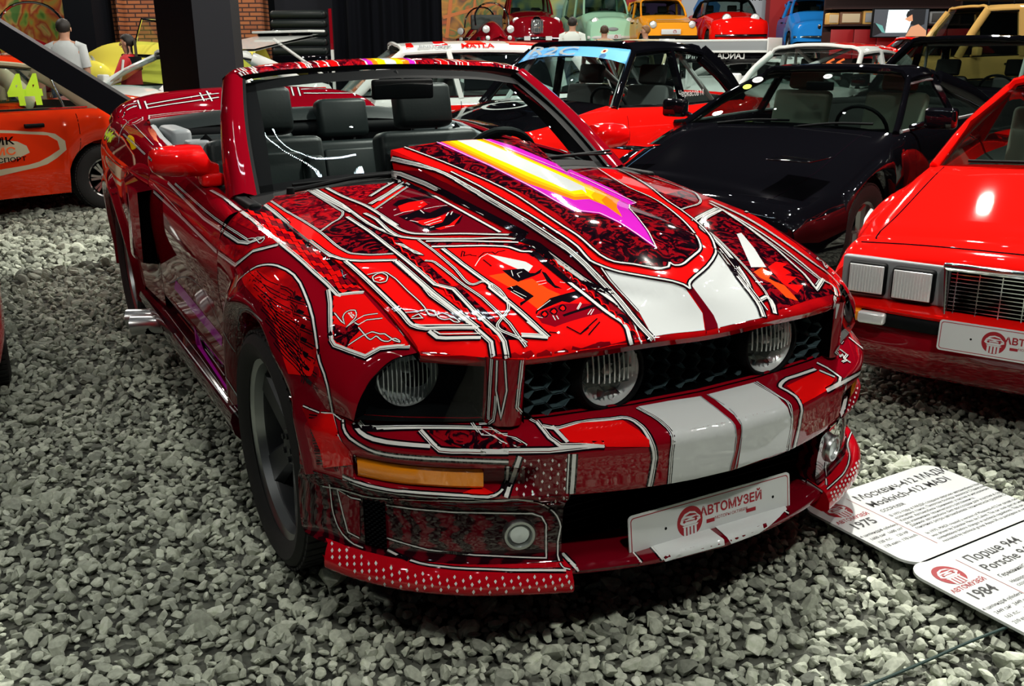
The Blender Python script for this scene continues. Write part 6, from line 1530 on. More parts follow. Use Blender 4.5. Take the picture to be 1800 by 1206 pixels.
def archline(x, cx, Ra, cz): return cz+math.sqrt(max(0, Ra*Ra-(x-cx)**2)) if abs(x-cx) < Ra else 0
def saloon(name, label, loc, deg, sp, cat_='car', group=None, z0=0.):
    g = dict(wb=2.4, W=1.62, H=1.42, fo=.72, ro=.95, zb=.20, zn=.72, zc=.92, zt=.90, ze=.80, wsb=-.48, rf=-1.0, rr=-2.1, rb=-2.62, wr=.52, belt=.92, R=.29, rR=.185, paint='race_red', roof=None, glass='glass_dark', seats=2, wheels='steel', rim='alloy', trim='black_plastic', crown=.05, nose=.86, bp=-1.45, mir=True, seatmat='dark_seat', pw=.05, round=.5, detail=True, hood=None, hj=0, pillar=None, rc=.022)
    g.update(sp); g['rb'] = max(g['rb'], -(g['wb']+g['ro'])+.27); G = type('g', (), g); roof = G.roof or G.paint
    root = thing(name, label, cat_, (loc[0], loc[1], z0), math.radians(deg), group); parts = {'root': root, 'g': G}
    xf, xr, W2 = G.fo, -(G.wb+G.ro), G.W/2; Ra = G.R+.055
    zt = lambda x: tab(x, [xr, xr+.06, xr+.2, G.rb, G.wsb, xf-.22, xf-.07, xf], [G.ze-.10, G.ze-.02, G.zt-.01, G.zt, G.zc, G.zn+.012, G.zn, G.zn-.06]) if x > G.wsb or x < G.rb else float(np.interp(x, [G.rb, -1.5, G.wsb], [G.zt, G.belt, G.zc]))
    wf = lambda x: W2*tab(x, [xr, xr+.1, xr+.4, -G.wb*.6, -.3, xf-.35, xf-.1, xf], [G.nose, .945, .985, 1., 1., .985, .94, G.nose])
    xs = sorted(set([xf, xf-.03, xf-.1, xf-.2, .5*(G.wsb+0), G.wsb+.004, G.wsb-.004, G.bp or -1.45, G.rb+.004, G.rb-.004, xr+.2, xr+.1, xr+.03, xr]+[cx+Ra*math.cos(a) for cx in (0., -G.wb) for a in np.linspace(0, PI, 13)]+list(np.linspace(-.5, -G.wb+.4, 6))), reverse=True)
    xs = [x for x in xs if xr <= x <= xf]
    rows, tub = [], []
    for x in xs:
        w_, z1 = wf(x), zt(x); zb = G.zb+.10*sstep(xf-.3, xf, x)+.10*sstep(xr+.4, xr, x); zb = max(zb, *(archline(x, cx, Ra, G.R) for cx in (0., -G.wb)))
        inside = G.rb < x < G.wsb
        zm = zb+(z1-zb)*.45; hi = z1-zb
        C = [(x, w_*.955, zb), (x, w_*.985, zb+hi*.18), (x, w_, zm), (x, w_*.985, z1-hi*.22), (x, w_*.93, z1-.018), (x, w_*.90, z1)]
        A = cat(C, 15)
        if inside: B = lin([(x, w_*.90, z1), (x, w_*.86, z1+.005), (x, w_*.84, z1-.12), (x, 0, z1-.42)], 8)
        else: B = cat([(x, w_*.90, z1), (x, w_*.62, z1+G.crown*.62), (x, w_*.3, z1+G.crown*.92), (x, 0, z1+G.crown)], 8)
        rows.append(np.vstack([A, B[1:]])); tub.append(inside)
    mb = MB(); R_ = np.array(rows); n = R_.shape[1]; V = R_.reshape(-1, 3)
    F = []; I = []
    for i in range(len(xs)-1):
        for j in range(n-1):
            F.append((i*n+j, i*n+j+1, (i+1)*n+j+1, (i+1)*n+j)); I.append(1 if (tub[i] or tub[i+1]) and j > 14 else (2 if j > 14+G.hj and xs[i+1] >= G.wsb else 0))
    mb.add(V, F); mb.m = I
    F0 = list(range(n)); nm = len(mb.v); mb.mirror()
    mb.f.append(tuple(F0[::-1])+tuple(nm+k for k in F0)); mb.m.append(0); k0 = (len(xs)-1)*n
    mb.f.append(tuple(k0+k for k in F0)+tuple(nm+k0+k for k in F0[::-1])); mb.m.append(0)
    body = mb.build('body', [M[G.paint], M['dark_seat'], M[G.hood or G.paint]], root, 40); weld(body); parts['body'] = body
    ub = MB(); ub.box((-G.wb/2, 0, G.zb+.10), (G.wb+G.fo+G.ro-.4, G.W-.34, .16), 0)
    for cx in (0, -G.wb): ub.box((cx, 0, G.R+.06), (Ra*2.1, G.W*.62, G.R*1.1), 0)
    ub.build('underbody', M['black_hole'], root)
    # cabin: roof, pillars, panes
    H = G.H; wb_ = wf(G.wsb)*.88; wr = G.wr; zc = zt(G.wsb+.01); z2 = zt(G.rb-.01); wbr = wf(G.rb)*.86
    rm = MB(); L = []
    for t in np.linspace(0, 1, 9):
        x = G.rf+(G.rr-G.rf)*t; zz = H-.035*(2*t-1)**2-.02*t; ww = wr*(1-.06*(2*t-1)**2)
        L.append(cat([(x, -ww-.02, zz-.055), (x, -ww, zz-.02), (x, -ww*.6, zz+G.rc*.6), (x, 0, zz+G.rc), (x, ww*.6, zz+G.rc*.6), (x, ww, zz-.02), (x, ww+.02, zz-.055)], 17))
    L = np.array(L); L[0, :, 0] += -.05*(np.abs(L[0, :, 1])/wr)**2+.02; rm.grid(L, 0)
    rm.grid(np.array(L)-np.array([0, 0, .03]), 2, flip=True)
    for s_ in (-1, 1):
        e = L[:, -1 if s_ > 0 else 0]
        rm.tube([tuple(p) for p in e], .022, 6, 1)
        A0, A1 = (G.wsb+.02, s_*wb_, zc-.01), tuple(e[0]); C0, C1 = (G.rb-.0, s_*wbr, z2-.01), tuple(e[-1])
        mid = lambda a, b, k: tuple((np.array(a)+np.array(b))/2+np.array(k))
        rm.tube(cat([A0, mid(A0, A1, (.02, s_*.012, .012)), A1], 7), [G.pw*.75]*7, 8, 1, sq=.62); rm.tube(cat([C0, mid(C0, C1, (-.02, s_*.015, .02)), C1], 7), [G.pw*1.5]*7, 8, 1, sq=.5)
        if G.bp: 
            tb = (G.bp-G.rf)/(G.rr-G.rf); bt = tuple(cat(e, 21)[int(np.clip(tb*20, 0, 20))]); rm.tube([(G.bp-.03, s_*wf(G.bp)*.89, zt(G.bp)-.01), bt], G.pw*.62, 4, 1)
    rm.tube([tuple(p) for p in L[0]], .022, 6, 0); rm.tube([tuple(p) for p in L[-1]], .022, 6, 0)
    parts['roof'] = rm.build('roof', [M[roof], M[G.pillar or roof], M['dark_seat']], root, 50)
    eL, eR = L[:, 0], L[:, -1]; cw = np.linspace(-1, 1, 9)
    def pane(nm, rows, mat=None):
        m = MB(); m.grid(rows, 0); o = m.build(nm, M[mat or G.glass], root, 60); return o
    bow = lambda k: .10*(1-k*k)
    parts['windscreen'] = pane('windscreen', [[(G.wsb+.01+bow(k), wb_*k, zc+.03*(1-k*k)) for k in cw], [(.5*(G.wsb+G.rf)+.03+bow(k)*.8, .5*(wb_+wr)*k, .5*(zc+H-.06)+.02+.02*(1-k*k)) for k in cw], [(G.rf-.02+bow(k)*.6, wr*.98*k, H-.075+.03*(1-k*k)) for k in cw]])
    parts['rear_window'] = pane('rear_window', [[(G.rr+.02-bow(k)*.4, wr*.95*k, H-.085+.03*(1-k*k)) for k in cw], [(G.rb-bow(k)*.4, wbr*k, z2+.02) for k in cw]])
    for s_ in (-1, 1):
        b0 = [(G.wsb-.05, s_*wb_*1.0, zc+.0), (G.bp or -1.45, s_*wf(-1.45)*.885, zt(-1.45)), (G.rb+.06, s_*wbr*.99, z2)]; t0 = [tuple(q-np.array([0, 0, .015])) for q in cat(eR if s_ > 0 else eL, 3)]
        parts['side_window'+str(s_)] = pane('side_window', np.array([cat(b0, 9), cat(t0, 9)]))
        tr = MB(); tr.tube(cat([np.array(b)+np.array([0, s_*.012, .012]) for b in b0], 9), .010, 6, 0); tr.tube(cat([np.array(b)+np.array([0, s_*.014, -.012]) for b in t0], 9), .009, 6, 0)
        tr.build('window_trim', M[G.trim], root)
        if G.mir:
            m = MB(); m.box((G.wsb-.18, s_*(wf(-.5)+.10), zt(-.7)+.09), (.09, .19, .13), 0, .03); m.tube([(G.wsb-.18, s_*(wf(-.5)*.9), zt(-.7)+.02), (G.wsb-.18, s_*(wf(-.5)+.06), zt(-.7)+.07)], .02, 6, 0); m.build('door_mirror', M[G.mirm if hasattr(G, 'mirm') else G.paint], root)
        if G.detail:
            h = MB(); h.box(((G.bp or -1.4)+.18, s_*(W2+.006), zt(-1.3)-.12), (.17, .03, .03), 0, .01); h.build('door_handle', M['black_plastic'], root)
    # cabin furniture
    if G.seats:
        for y in (-.34, .34):
            s = MB(); mt = Matrix.Translation((G.wsb-.95, y*G.W/1.62, .46)) @ Matrix.Rotation(-.25, 4, 'Y'); s.box((0, 0, .32), (.12, .44, .64), 0, .05, mt); s.box((0, 0, .74), (.09, .25, .17), 0, .035, mt); s.box((.22, 0, .0), (.5, .44, .14), 0, .04, mt); s.build('seat', M[G.seatmat], root)
        d = MB(); d.box((G.wsb-.20, 0, zc-.12), (.34, G.W*.76, .2), 0, .05); d.build('dashboard', M['dark_seat'], root)
        sw = MB(); mx = Matrix.Translation((G.wsb-.45, .34*G.W/1.62, zc-.02)) @ Matrix.Rotation(-1.1, 4, 'Y'); sw.tube([mx @ Vector((.18*math.cos(a), .18*math.sin(a), 0)) for a in np.linspace(0, 2*PI, 25)[:-1]], .013, 8, closed=True)
        for a in (0, PI): sw.tube([mx @ Vector((0, .17*math.cos(a), 0)), mx @ Vector((0, 0, -.02))], .012, 6)
        sw.build('steering_wheel', M['black_plastic'], root)
    for sx in (0., -G.wb):
        for s_ in (-1, 1): wheel(root, (sx, s_*(W2-.115), G.R), G.R, .19, G.rR, s_, G.wheels, rim=M[G.rim], lip=M[G.rim], depth=.03)
    parts['zt'] = zt; parts['wf'] = wf; parts['xf'] = xf; parts['L'] = L
    return parts
def lamp(root, c, r, sq=False, w=.1, h=.1, ring='chrome', name='headlamp', lens='lamp_white', ax=0.):
    mx = Matrix.Translation(c) @ Matrix.Rotation(ax, 4, 'Z'); m = MB()
    if sq:
        m.box((0, 0, 0), (.05, w, h), 0, .012, mx); m.box((.022, 0, 0), (.012, w*.9, h*.86), 1, .008, mx)
        n = max(3, int(w/.012))
        for i in range(n): m.box((.029, (i+.5)/n*w*.86-w*.43, 0), (.004, .003, h*.8), 1, 0, mx)
    else:
        m.lathe([(r*1.1, -.06), (r*1.12, 0), (r*1.06, .02), (r, .016)], 28, mx, 0, 'x'); m.lathe([(0, .035), (r*.5, .03), (r*1.02, .012)], 28, mx, 1, 'x')
        for i in range(-4, 5): y = i*r*.2; hh = math.sqrt(max(0, r*r-y*y))*.9; m.tube([mx @ Vector((.030, y, -hh)), mx @ Vector((.038, y, 0)), mx @ Vector((.030, y, hh))], .003, 4, 1)
    return m.build(name, [M[ring], M[lens]], root, 40)
def bar(root, P, r, mat, name='bumper', sq=1.): m = MB(); m.tube(cat(P, 21), r, 10, 0, sq=sq); return m.build(name, M[mat], root, 50)
def lines(body, L, wd=.006, mat='line_black'):
    p = Paint(body)
    for P in L: p.ribbon(P, wd, mat, step=.04)
    p.done()

# ---------------- red coupe with rectangular lamps (right edge of the hall's first row)
c = saloon('coupe_car', 'bright red coupe with square twin headlamps and chrome edged grille', (.202, 2.403), 294.3, dict(wb=2.51, W=1.50, H=1.27, fo=.80, ro=.85, zn=.675, zc=.855, zt=.90, wsb=-.50, rf=-1.12, rr=-2.1, rb=-2.75, wr=.52, R=.30, rR=.19, wheels='seven', crown=.03, nose=.93, paint='race_red', seatmat='beige_seat', mir=False))
r = c['root']; fx = .80
m = MB(); m.box((fx-.01, 0, .565), (.04, 1.30, .155), 0, .02); m.build('front_panel', M['grey_trim'], r)
for s_ in (-1, 1):
    lamp(r, (fx+.012, s_*.548, .565), .1, True, .142, .125, 'black_plastic'); lamp(r, (fx+.02, s_*.378, .562), .1, True, .152, .125, 'black_plastic')
    m = MB(); m.box((fx+.055, s_*.60, .428), (.05, .11, .045), 0, .012); m.build('indicator_lamp', M['amber'], r); m = MB(); m.box((fx+.075, s_*.50, .428), (.04, .10, .045), 0, .012); m.build('side_lamp', M['lamp_white'], r)
m = MB(); m.box((fx+.03, 0, .555), (.02, .50, .17), 1, .004)
for k in range(11): m.box((fx+.045, 0, .482+k*.0145), (.008, .49, .0035), 0)
for k in range(-3, 4): m.box((fx+.047, k*.075, .555), (.008, .004, .16), 0)
P = [(fx+.05, -.265, .645), (fx+.055, -.25, .47), (fx+.055, .25, .47), (fx+.05, .265, .645)]; m.tube(P+[P[0]], .009, 8, 0); m.box((fx+.045, 0, .655), (.03, .55, .022), 0, .008)
m.build('grille', [M['chrome'], M['black_hole']], r)
def nose_band(prof, nm, mt, half=.74): m = MB(); m.loft([[(fx+d-.10*(abs(y)/half)**4, y, z) for y in np.linspace(-half, half, 13)] for d, z in prof], 25, 10, 0); m.build(nm, M[mt], r, 40)
nose_band(((-.02, .49), (.06, .48), (.085, .465), (.075, .45)), 'bumper', 'race_red'); nose_band(((.04, .452), (.075, .447), (.075, .40), (.03, .39)), 'bumper_strip', 'black_plastic')
nose_band(((.03, .40), (.05, .37), (.04, .27), (-.02, .20), (-.2, .19)), 'front_apron', 'wine')
m = MB(); reg_plate(m, plane_m((fx+.115, .01, .415), (0, 1, 0), (-.05, 0, 1))); m.build('number_plate', [M['plate_white'], M['plate_red'], M['black_plastic']], r)
lines(c['body'], [[(x, s_*.62*(1-.05*(x > .6)), .95) for x in np.linspace(.72, -.45, 9)] for s_ in (-1, 1)]+[[(fx-.06, y, .72) for y in np.linspace(-.62, .62, 9)]])
for s_ in (-1, 1): bar(r, [(-.42, s_*.5, .895), (-.46, s_*.1, .905)], .007, 'black_plastic', 'wiper')

# ---------------- black sports coupe behind
c = saloon('coupe_car', 'glossy black fastback sports coupe with grey spoked wheels and round windscreen stickers', (-2.23, 2.82), 290.6, dict(wb=2.40, W=1.735, H=1.275, fo=.86, ro=.75, zn=.56, zc=.88, zt=.90, ze=.82, wsb=-.58, rf=-1.30, rr=-1.95, rb=-2.95, wr=.56, belt=.90, R=.315, rR=.215, wheels='five', rim='steel', paint='gloss_black', trim='grey_trim', nose=.90, bp=-1.72, seatmat='beige_seat', crown=.04))
r = c['root']
for s_ in (-1, 1):
    m = MB(); m.box((.80, s_*.66, .42), (.10, .22, .07), 0, .015); m.build('indicator_lamp', M['amber'], r)
    m = MB(); m.box((-.42, s_*.868, .42), (.05, .012, .05), 0, .005); m.build('side_repeater', M['amber'], r)
    m = MB(); m.box((.42, s_*.58, .80), (.34, .26, .008), 0, .003, None); m.build('pop_up_lamp_cover', M['gloss_black'], r)
m = MB(); m.loft([[(.90+d-.14*(abs(y)/.80)**3, y, z) for y in np.linspace(-.80, .80, 13)] for d, z in ((-.05, .50), (.0, .46), (.0, .36), (-.04, .24), (-.25, .18))], 25, 10, 0); m.build('bumper', M['gloss_black'], r, 50)
bar(r, [(-2.95, -.70, .93), (-3.05, 0, .96), (-2.95, .70, .93)], .035, 'rubber', 'tail_spoiler', .5)
lines(c['body'], [[(x, s_*(.60-.03*(x > .4)), .95) for x in np.linspace(.72, -.5, 9)] for s_ in (-1, 1)]+[[(-.72, s_*.86, z) for z in np.linspace(.3, .84, 6)] for s_ in (-1, 1)]+[[(-1.70, s_*.86, z) for z in np.linspace(.3, .86, 6)] for s_ in (-1, 1)])
T = plane_m((-1.12, -.05, 1.165), (0, 1, 0), (-.72, 0, .55))
for (x, y, mt, q) in ((-.42, -.02, 'line_white', .042), (-.47, -.10, 'neon', .034), (.10, .03, 'line_white', .032)):
    m = MB(); disc(m, T @ Matrix.Translation((x, y, .03)), q, 0, 20, .8)
    if mt != 'neon': disc(m, T @ Matrix.Translation((x, y, .031)), q*.55, 1, 16, .8)
    m.build('windscreen_sticker', [M[mt], M['grey_trim']], r)
for y in (-.45, .12): bar(r, [(-.48, y, .90), (-.52, y+.25, .93), (-.55, y+.5, .935)], .008, 'black_plastic', 'wiper')
m = MB(); m.box((-1.12, 0, 1.14), (.03, .2, .06), 0, .01); m.build('rear_view_mirror', M['black_plastic'], r)

# ---------------- black and red rally saloon
c = saloon('rally_car', 'black over red rally saloon with a blue sun strip across its windscreen', (-4.42, 2.31), 291.2, dict(wb=2.40, W=1.60, H=1.46, fo=.70, ro=.95, zn=.80, zc=.95, zt=.93, wsb=-.48, rf=-.93, rr=-2.1, rb=-2.62, wr=.56, paint='race_red', roof='gloss_black', glass='glass', trim='chrome', R=.29, bp=-1.50, pw=.06, hood='gloss_black', mir=False))
r = c['root']
m = MB(); T = plane_m((-.36, .12, 1.0), (0, 1, 0), (-1, 0, .12))
text(m, 'IIII', plane_m((.0, -.12, 1.006), (.55, .8, .0), (-1, .5, .12)), .26, 0, .02); m.lathe([(.16, 0), (.20, 0)], 28, plane_m((.18, .12, .985), (0, 1, 0), (-1, 0, .12)), 0); m.build('bonnet_lettering', [M['line_white']], r)
W_ = np.array([(v.co[:]) for v in c['windscreen'].data.vertices]).reshape(3, 9, 3); m = MB(); top = W_[2]; lowr = W_[2]*.62+W_[1]*.38
off = np.array([.012, 0, .008]); m.grid([lowr*1.0+off-np.array([0, 0, .0])+np.outer((np.abs(cwk := np.linspace(-1, 1, 9)))**3, np.array([.03, 0, -.04])), top+off], 0)
T = plane_m(tuple((lowr[4]+top[4])/2+np.array([.035, -.05, .012])), (0, 1, 0), tuple(top[4]-lowr[4])); text(m, 'R2C', T @ Matrix.Translation((-.12, -.06, 0)), .17, 1, .01, sx=1.7); disc(m, T @ Matrix.Translation((.42, -.01, .0)), .032, 2, 20); disc(m, T @ Matrix.Translation((.42, -.01, .001)), .014, 3, 16)
m.build('sun_strip', [M['strip_blue'], M['silver_ink'], M['cream'], M['wine']], r)
m = MB(); text(m, 'Черкасов М', plane_m((-1.62, .735, 1.0), (-1, 0, 0), (0, -.10, 1)), .075, 0); m.build('name_lettering', [M['line_white']], r)
cg = MB()
for s_ in (-1, 1): cg.tube([(-.60, s_*.58, .5), (-.62, s_*.58, .95), (-.98, s_*.50, 1.36), (-1.7, s_*.5, 1.40)], .022, 8); cg.tube([(-1.72, s_*.5, 1.40), (-1.72, s_*.6, .45)], .022, 8); cg.tube([(-1.72, s_*.5, 1.38), (-2.55, s_*.45, .9)], .022, 8)
cg.tube([(-1.72, -.5, 1.40), (-1.72, .5, 1.40)], .022, 8); cg.tube([(-1.72, -.52, 1.35), (-1.72, .58, .6)], .022, 8); cg.build('roll_cage', M['cage'], r)
for s_ in (-1, 1): lamp(r, (.70, s_*.56, .66), .085)
bar(r, [(.60, -.80, .46), (.80, 0, .46), (.60, .80, .46)], .05, 'chrome')
lines(c['body'], [[(x, s_*.80, z) for z in np.linspace(.3, .9, 6)] for s_ in (-1, 1) for x in (-.55, -1.52, -2.3)])

# ---------------- orange, red and cream rally saloon (left)
c = saloon('rally_car', 'orange red and cream rally saloon with yellow 44 on its rear side window', (-7.02, -3.02), 288, dict(wb=2.42, W=1.61, H=1.39, fo=.66, ro=1.0, zn=.80, zc=.93, zt=.92, wsb=-.45, rf=-.95, rr=-1.98, rb=-2.42, wr=.56, paint='orange_red', roof='orange_red', pillar='cream', glass='glass', trim='chrome', R=.295, rR=.185, wheels='mesh', rim='steel', bp=-1.38, pw=.06, seats=2))
r = c['root']; p = Paint(c['body'], (.2, 1, .4))
sw_ = lambda pts: [(x, .82, z) for x, z in cat([(a, b, 0) for a, b in pts], 40)[:, :2]]
p.fills([(sw_([(-.2, .80), (-1.2, .80), (-1.75, .76), (-2.02, .70), (-2.08, .62), (-1.95, .50), (-1.6, .42), (-1.0, .36), (-.2, .33)]), 'cream'), (sw_([(-.2, .775), (-1.2, .775), (-1.75, .735), (-1.98, .68), (-2.02, .62), (-1.88, .52), (-1.5, .455), (-1.0, .42), (-.2, .40)]), 'orange_red'), (sw_([(-.2, .72), (-1.2, .73), (-1.55, .70), (-1.72, .65), (-1.76, .60), (-1.62, .53), (-1.3, .49), (-.9, .45), (-.2, .44)]), 'cream')], .025, .002); p.done()
m = MB(); T = plane_m((-1.50, .83, .60), (-1, 0, 0), (0, 0, 1))
for s, y, z, k in (('ЭМК', .06, .085, 0), ('ЭМС', -.025, .085, 1), ('АВТОСПОРТ', -.085, .05, 0)): text(m, s, T @ Matrix.Translation((0, y, 0)), z, k, .02, sx=1.35)
m.build('door_lettering', [M['line_black'], M['orange_ink']], r)
m = MB(); text(m, '44', plane_m((-1.80, .80, .985), (-1, .02, 0), (0, -.18, 1)), .34, 0, .045, sx=.80); m.build('race_number', [M['neon']], r)
m = MB(); m.box((-2.62, .82, .80), (.15, .012, .16), 0, .012); m.box((-2.62, .826, .80), (.11, .012, .12), 1, .01); text(m, 'Л', plane_m((-2.62, .834, .765), (-1, 0, 0), (0, 0, 1)), .10, 0, .02); m.build('badge_sticker', [M['line_black'], M['line_white']], r)
lines(c['body'], [[(x, .80, z) for z in np.linspace(.3, .9, 6)] for x in (-1.40, -2.2)]); bar(r, [(-2.05, .60, 1.34), (-2.14, .70, .93)], .011, 'chrome', 'window_post'); bar(r, [(-1.74, .815, .80), (-1.90, .815, .80)], .018, 'black_plastic', 'door_handle')
bar(r, [(-3.35, -.78, .48), (-3.48, 0, .48), (-3.35, .78, .48)], .05, 'black_plastic')

# ---------------- dark red car cut by the left edge
c = saloon('coupe_car', 'dark red car cut by the left frame edge, front tyre beside the aisle', (-2.15, -2.33), 0, dict(wb=2.5, W=1.70, H=1.36, fo=.75, paint='wine', R=.31, rR=.205, wheels='five', mir=False))
m = MB(); m.box((.70, .70, .78), (.10, .20, .09), 0, .03); m.build('headlamp', M['lamp_white'], c['root'])

# ---------------- white rally hatchback with its tail hatch raised
c = saloon('rally_car', 'white rally hatchback with red and blue side stripes, tail hatch raised behind the column', (-9.96, -.36), 289, dict(wb=2.44, W=1.80, H=1.42, fo=.80, ro=.75, zn=.74, zc=.965, zt=.97, wsb=-.60, rf=-1.25, rr=-2.0, rb=-2.6, wr=.55, belt=.965, paint='ivory', R=.30, glass='glass', bp=-1.75, trim='gloss_black'))
r = c['root']; p = Paint(c['body'], (.2, 1, .4))
p.fills([([(x, .9, z) for x, z in ((.7, .95), (.7, .92), (-2.9, .925), (-2.9, .955))], 'race_red'), ([(x, .9, z) for x, z in ((.7, .915), (.7, .865), (-2.9, .87), (-2.9, .92))], 'martini_blue')], .025, .002); p.done()
m = MB(); m.box((-.05, .915, .80), (.05, .015, .04), 0, .006); m.build('side_repeater', M['amber'], r); m = MB(); text(m, '8S', plane_m((-.75, .915, .70), (-1, 0, 0), (0, 0, 1)), .14, 0, .02); m.build('door_lettering', [M['grey_trim']], r)
lines(c['body'], [[(-.42, .89, z) for z in np.linspace(.3, .95, 6)]])
m = MB(); m.loft([[(-2.0, y, 1.42) for y in (-.62, 0, .62)], [(-2.5, y, 1.52) for y in (-.66, 0, .66)], [(-2.95, y, 1.60) for y in (-.68, 0, .68)]], 12, 8); m.loft([[(-2.0, y, 1.39) for y in (-.62, 0, .62)], [(-2.5, y, 1.49) for y in (-.66, 0, .66)], [(-2.95, y, 1.56) for y in (-.68, 0, .68)]], 12, 8, flip=True)
m.box((-2.95, 0, 1.64), (.28, 1.3, .03), 0, .01); m.box((-2.9, 0, 1.60), (.05, 1.2, .09), 1, .01)
for s_ in (-1, 1): m.tube([(-2.3, s_*.6, 1.54), (-3.1, s_*.72, 1.0)], .02, 6, 0)
m.build('tail_hatch', [M['ivory'], M['gloss_black']], r)
m = MB(); m.loft([[(-1.30, y, 1.44) for y in (-.3, 0, .3)], [(-1.55, y, 1.51) for y in (-.3, 0, .3)], [(-1.85, y, 1.49) for y in (-.3, 0, .3)], [(-2.0, y, 1.42) for y in (-.3, 0, .3)]], 10, 10); m.build('roof_scoop', M['martini_blue'], r)

# ---------------- white and red striped hatchback beside the black and red saloon
c = saloon('rally_car', 'white roofed rally estate with red roof stripes, seen behind the convertible', tuple(hall(-1.27-.95, 10.57)), 255, dict(wb=2.45, W=1.62, H=1.45, fo=.70, ro=.9, zn=.78, zc=.94, zt=.95, wsb=-.50, rf=-.98, rr=-2.9, rb=-3.2, wr=.57, paint='ivory', roof='ivory', glass='glass', bp=-1.55, trim='gloss_black', pw=.06, rc=.05))
r = c['root']; p = Paint(c['body'], (.2, 1, .4))
for z0_, z1_, k in ((.80, .885, 'race_red'), (.64, .70, 'school_orange'), (.30, .52, 'race_red')): p.fills([([(x, .81, z) for x, z in ((.55, z0_), (.55, z1_), (-3.2, z1_), (-3.2, z0_))], k)], .025, .002)
p.done(); p = Paint(c['roof'], (0, 0, 1)); P_ = []
for k, x in enumerate((-1.05, -1.35, -1.7, -2.15)): P_.append(([(x, .52, 1.4), (x-.04, .2-.1*k, 1.4), (x-.10-.05*k, .2-.1*k, 1.4), (x-.08-.06*k, .52, 1.4)], 'race_red'))
P_.append(([(-2.3, .52, 1.4), (-2.25, -.2, 1.4), (-2.9, -.2, 1.4), (-2.9, .52, 1.4)], 'race_red')); p.fills(P_, .025, .002); p.done()
m = MB(); T = plane_m((-1.55, .52, 1.452), (-.2, 1, .0), (-1, -.2, 0)); 
for s, x, q, k in (('MATLA', .75, .11, 0), ('BRISTUREK', .30, .07, 1)): text(m, s, plane_m((-1.05-x, .585, 1.42), (-1, 0, 0), (0, -.8, .5)), q, k, .02)
m.build('roof_lettering', [M['race_red'], M['grey_trim']], r); lines(c['body'], [[(x, .80, z) for z in np.linspace(.3, .9, 6)] for x in (-.55, -1.57, -2.5)])
cg = MB(); cg.tube([(-1.6, .55, .6), (-1.65, .5, 1.40)], .025, 8); cg.tube([(-1.6, .5, 1.38), (-2.7, .48, .95)], .022, 8); cg.tube([(-1.6, -.5, 1.38), (-.7, .5, .95)], .022, 8); cg.build('roll_cage', M['cage'], r)

# ---------------- second row: white and red car with orange 66, black saloons, a red roof
c = saloon('race_car', 'white and red racing saloon with an orange 66 in its windows', (-5.85, 6.55), 290, dict(wb=2.40, W=1.58, H=1.41, fo=.68, ro=.9, zn=.80, zc=.95, zt=.93, wsb=-.45, rf=-.92, rr=-2.1, rb=-2.65, wr=.58, paint='ivory', roof='ivory', glass='glass', bp=-1.45, pw=.065, rc=.05))
r = c['root']; p = Paint(c['roof'], (0, 0, 1)); p.fills([([(-1.0, -.62, 1.4), (-1.0, -.30, 1.4), (-1.9, -.25, 1.4), (-1.9, -.62, 1.4)], 'race_red'), ([(-.95, .15, 1.4), (-.95, .45, 1.4), (-1.6, .62, 1.4), (-2.3, .62, 1.4), (-2.3, .2, 1.4), (-1.6, .12, 1.4)], 'race_red')], .025, .002); p.done()
m = MB(); text(m, '66', plane_m((-.68, .34, 1.16), (0, 1, 0), (-.70, 0, .6)), .24, 0, .03); text(m, '66', plane_m((-1.0, .76, 1.06), (-1, 0, 0), (0, -.2, 1)), .24, 0, .03); m.build('race_number', [M['orange_ink']], r)
cg = MB(); cg.tube([(-.6, -.5, .95), (-1.5, .2, 1.38)], .025, 8); cg.tube([(-1.5, .5, .6), (-1.5, .5, 1.4), (-1.5, -.5, 1.4), (-1.5, -.5, .6)], .025, 8); cg.tube([(-1.5, .5, .6), (-1.5, -.5, 1.38)], .025, 8); cg.build('roll_cage', M['cage'], r)
c = saloon('rally_car', 'black rally saloon with a roll cage behind the sports coupe', (-3.95, 6.75), 290, dict(wb=2.55, W=1.72, H=1.50, fo=.75, ro=1.1, zn=.85, zc=.98, zt=.96, wsb=-.45, rf=-.95, rr=-2.2, rb=-2.75, wr=.62, paint='gloss_black', bp=-1.5, trim='gloss_black', pw=.07))
r = c['root']; cg = MB(); cg.tube([(-.55, .6, .7), (-1.0, .58, 1.42)], .022, 8); cg.tube([(-1.5, .6, .6), (-1.5, .58, 1.42), (-1.5, -.58, 1.42), (-1.5, -.6, .6)], .022, 8); cg.tube([(-1.5, .58, 1.42), (-.7, .62, .8)], .022, 8); cg.build('roll_cage', M['cage'], r)
m = MB(); m.box((-1.35, .75, 1.28), (.18, .01, .07), 0, .01); T = plane_m((-1.36, .76, 1.14), (-1, 0, 0), (0, 0, 1)); disc(m, T, .06, 1, 20); m.build('window_sticker', [M['neon'], M['line_white']], r)
m = MB(); 
for i in range(4): disc(m, plane_m((-1.0-i*.17, .872, .80+.0*i), (-1, 0, 0), (0, 0, 1)), .075, 0 if i else 1, 20, .45)
text(m, 'РОССИИ', plane_m((-.75, .872, .88), (-1, 0, 0), (0, 0, 1)), .07, 0); m.build('door_sticker', [M['line_white'], M['strip_blue']], r)
saloon('saloon_car', 'red saloon roof showing between the black rally saloon and the far wall', tuple(hall(6.23, 18.3)), FACE-90, dict(H=1.55, paint='race_red', detail=False))
c = saloon('saloon_car', 'black saloon with a cream roof in the far aisle below the mint van', (-9.9, 6.9), 291, dict(H=1.52, paint='gloss_black', roof='cream', detail=False))
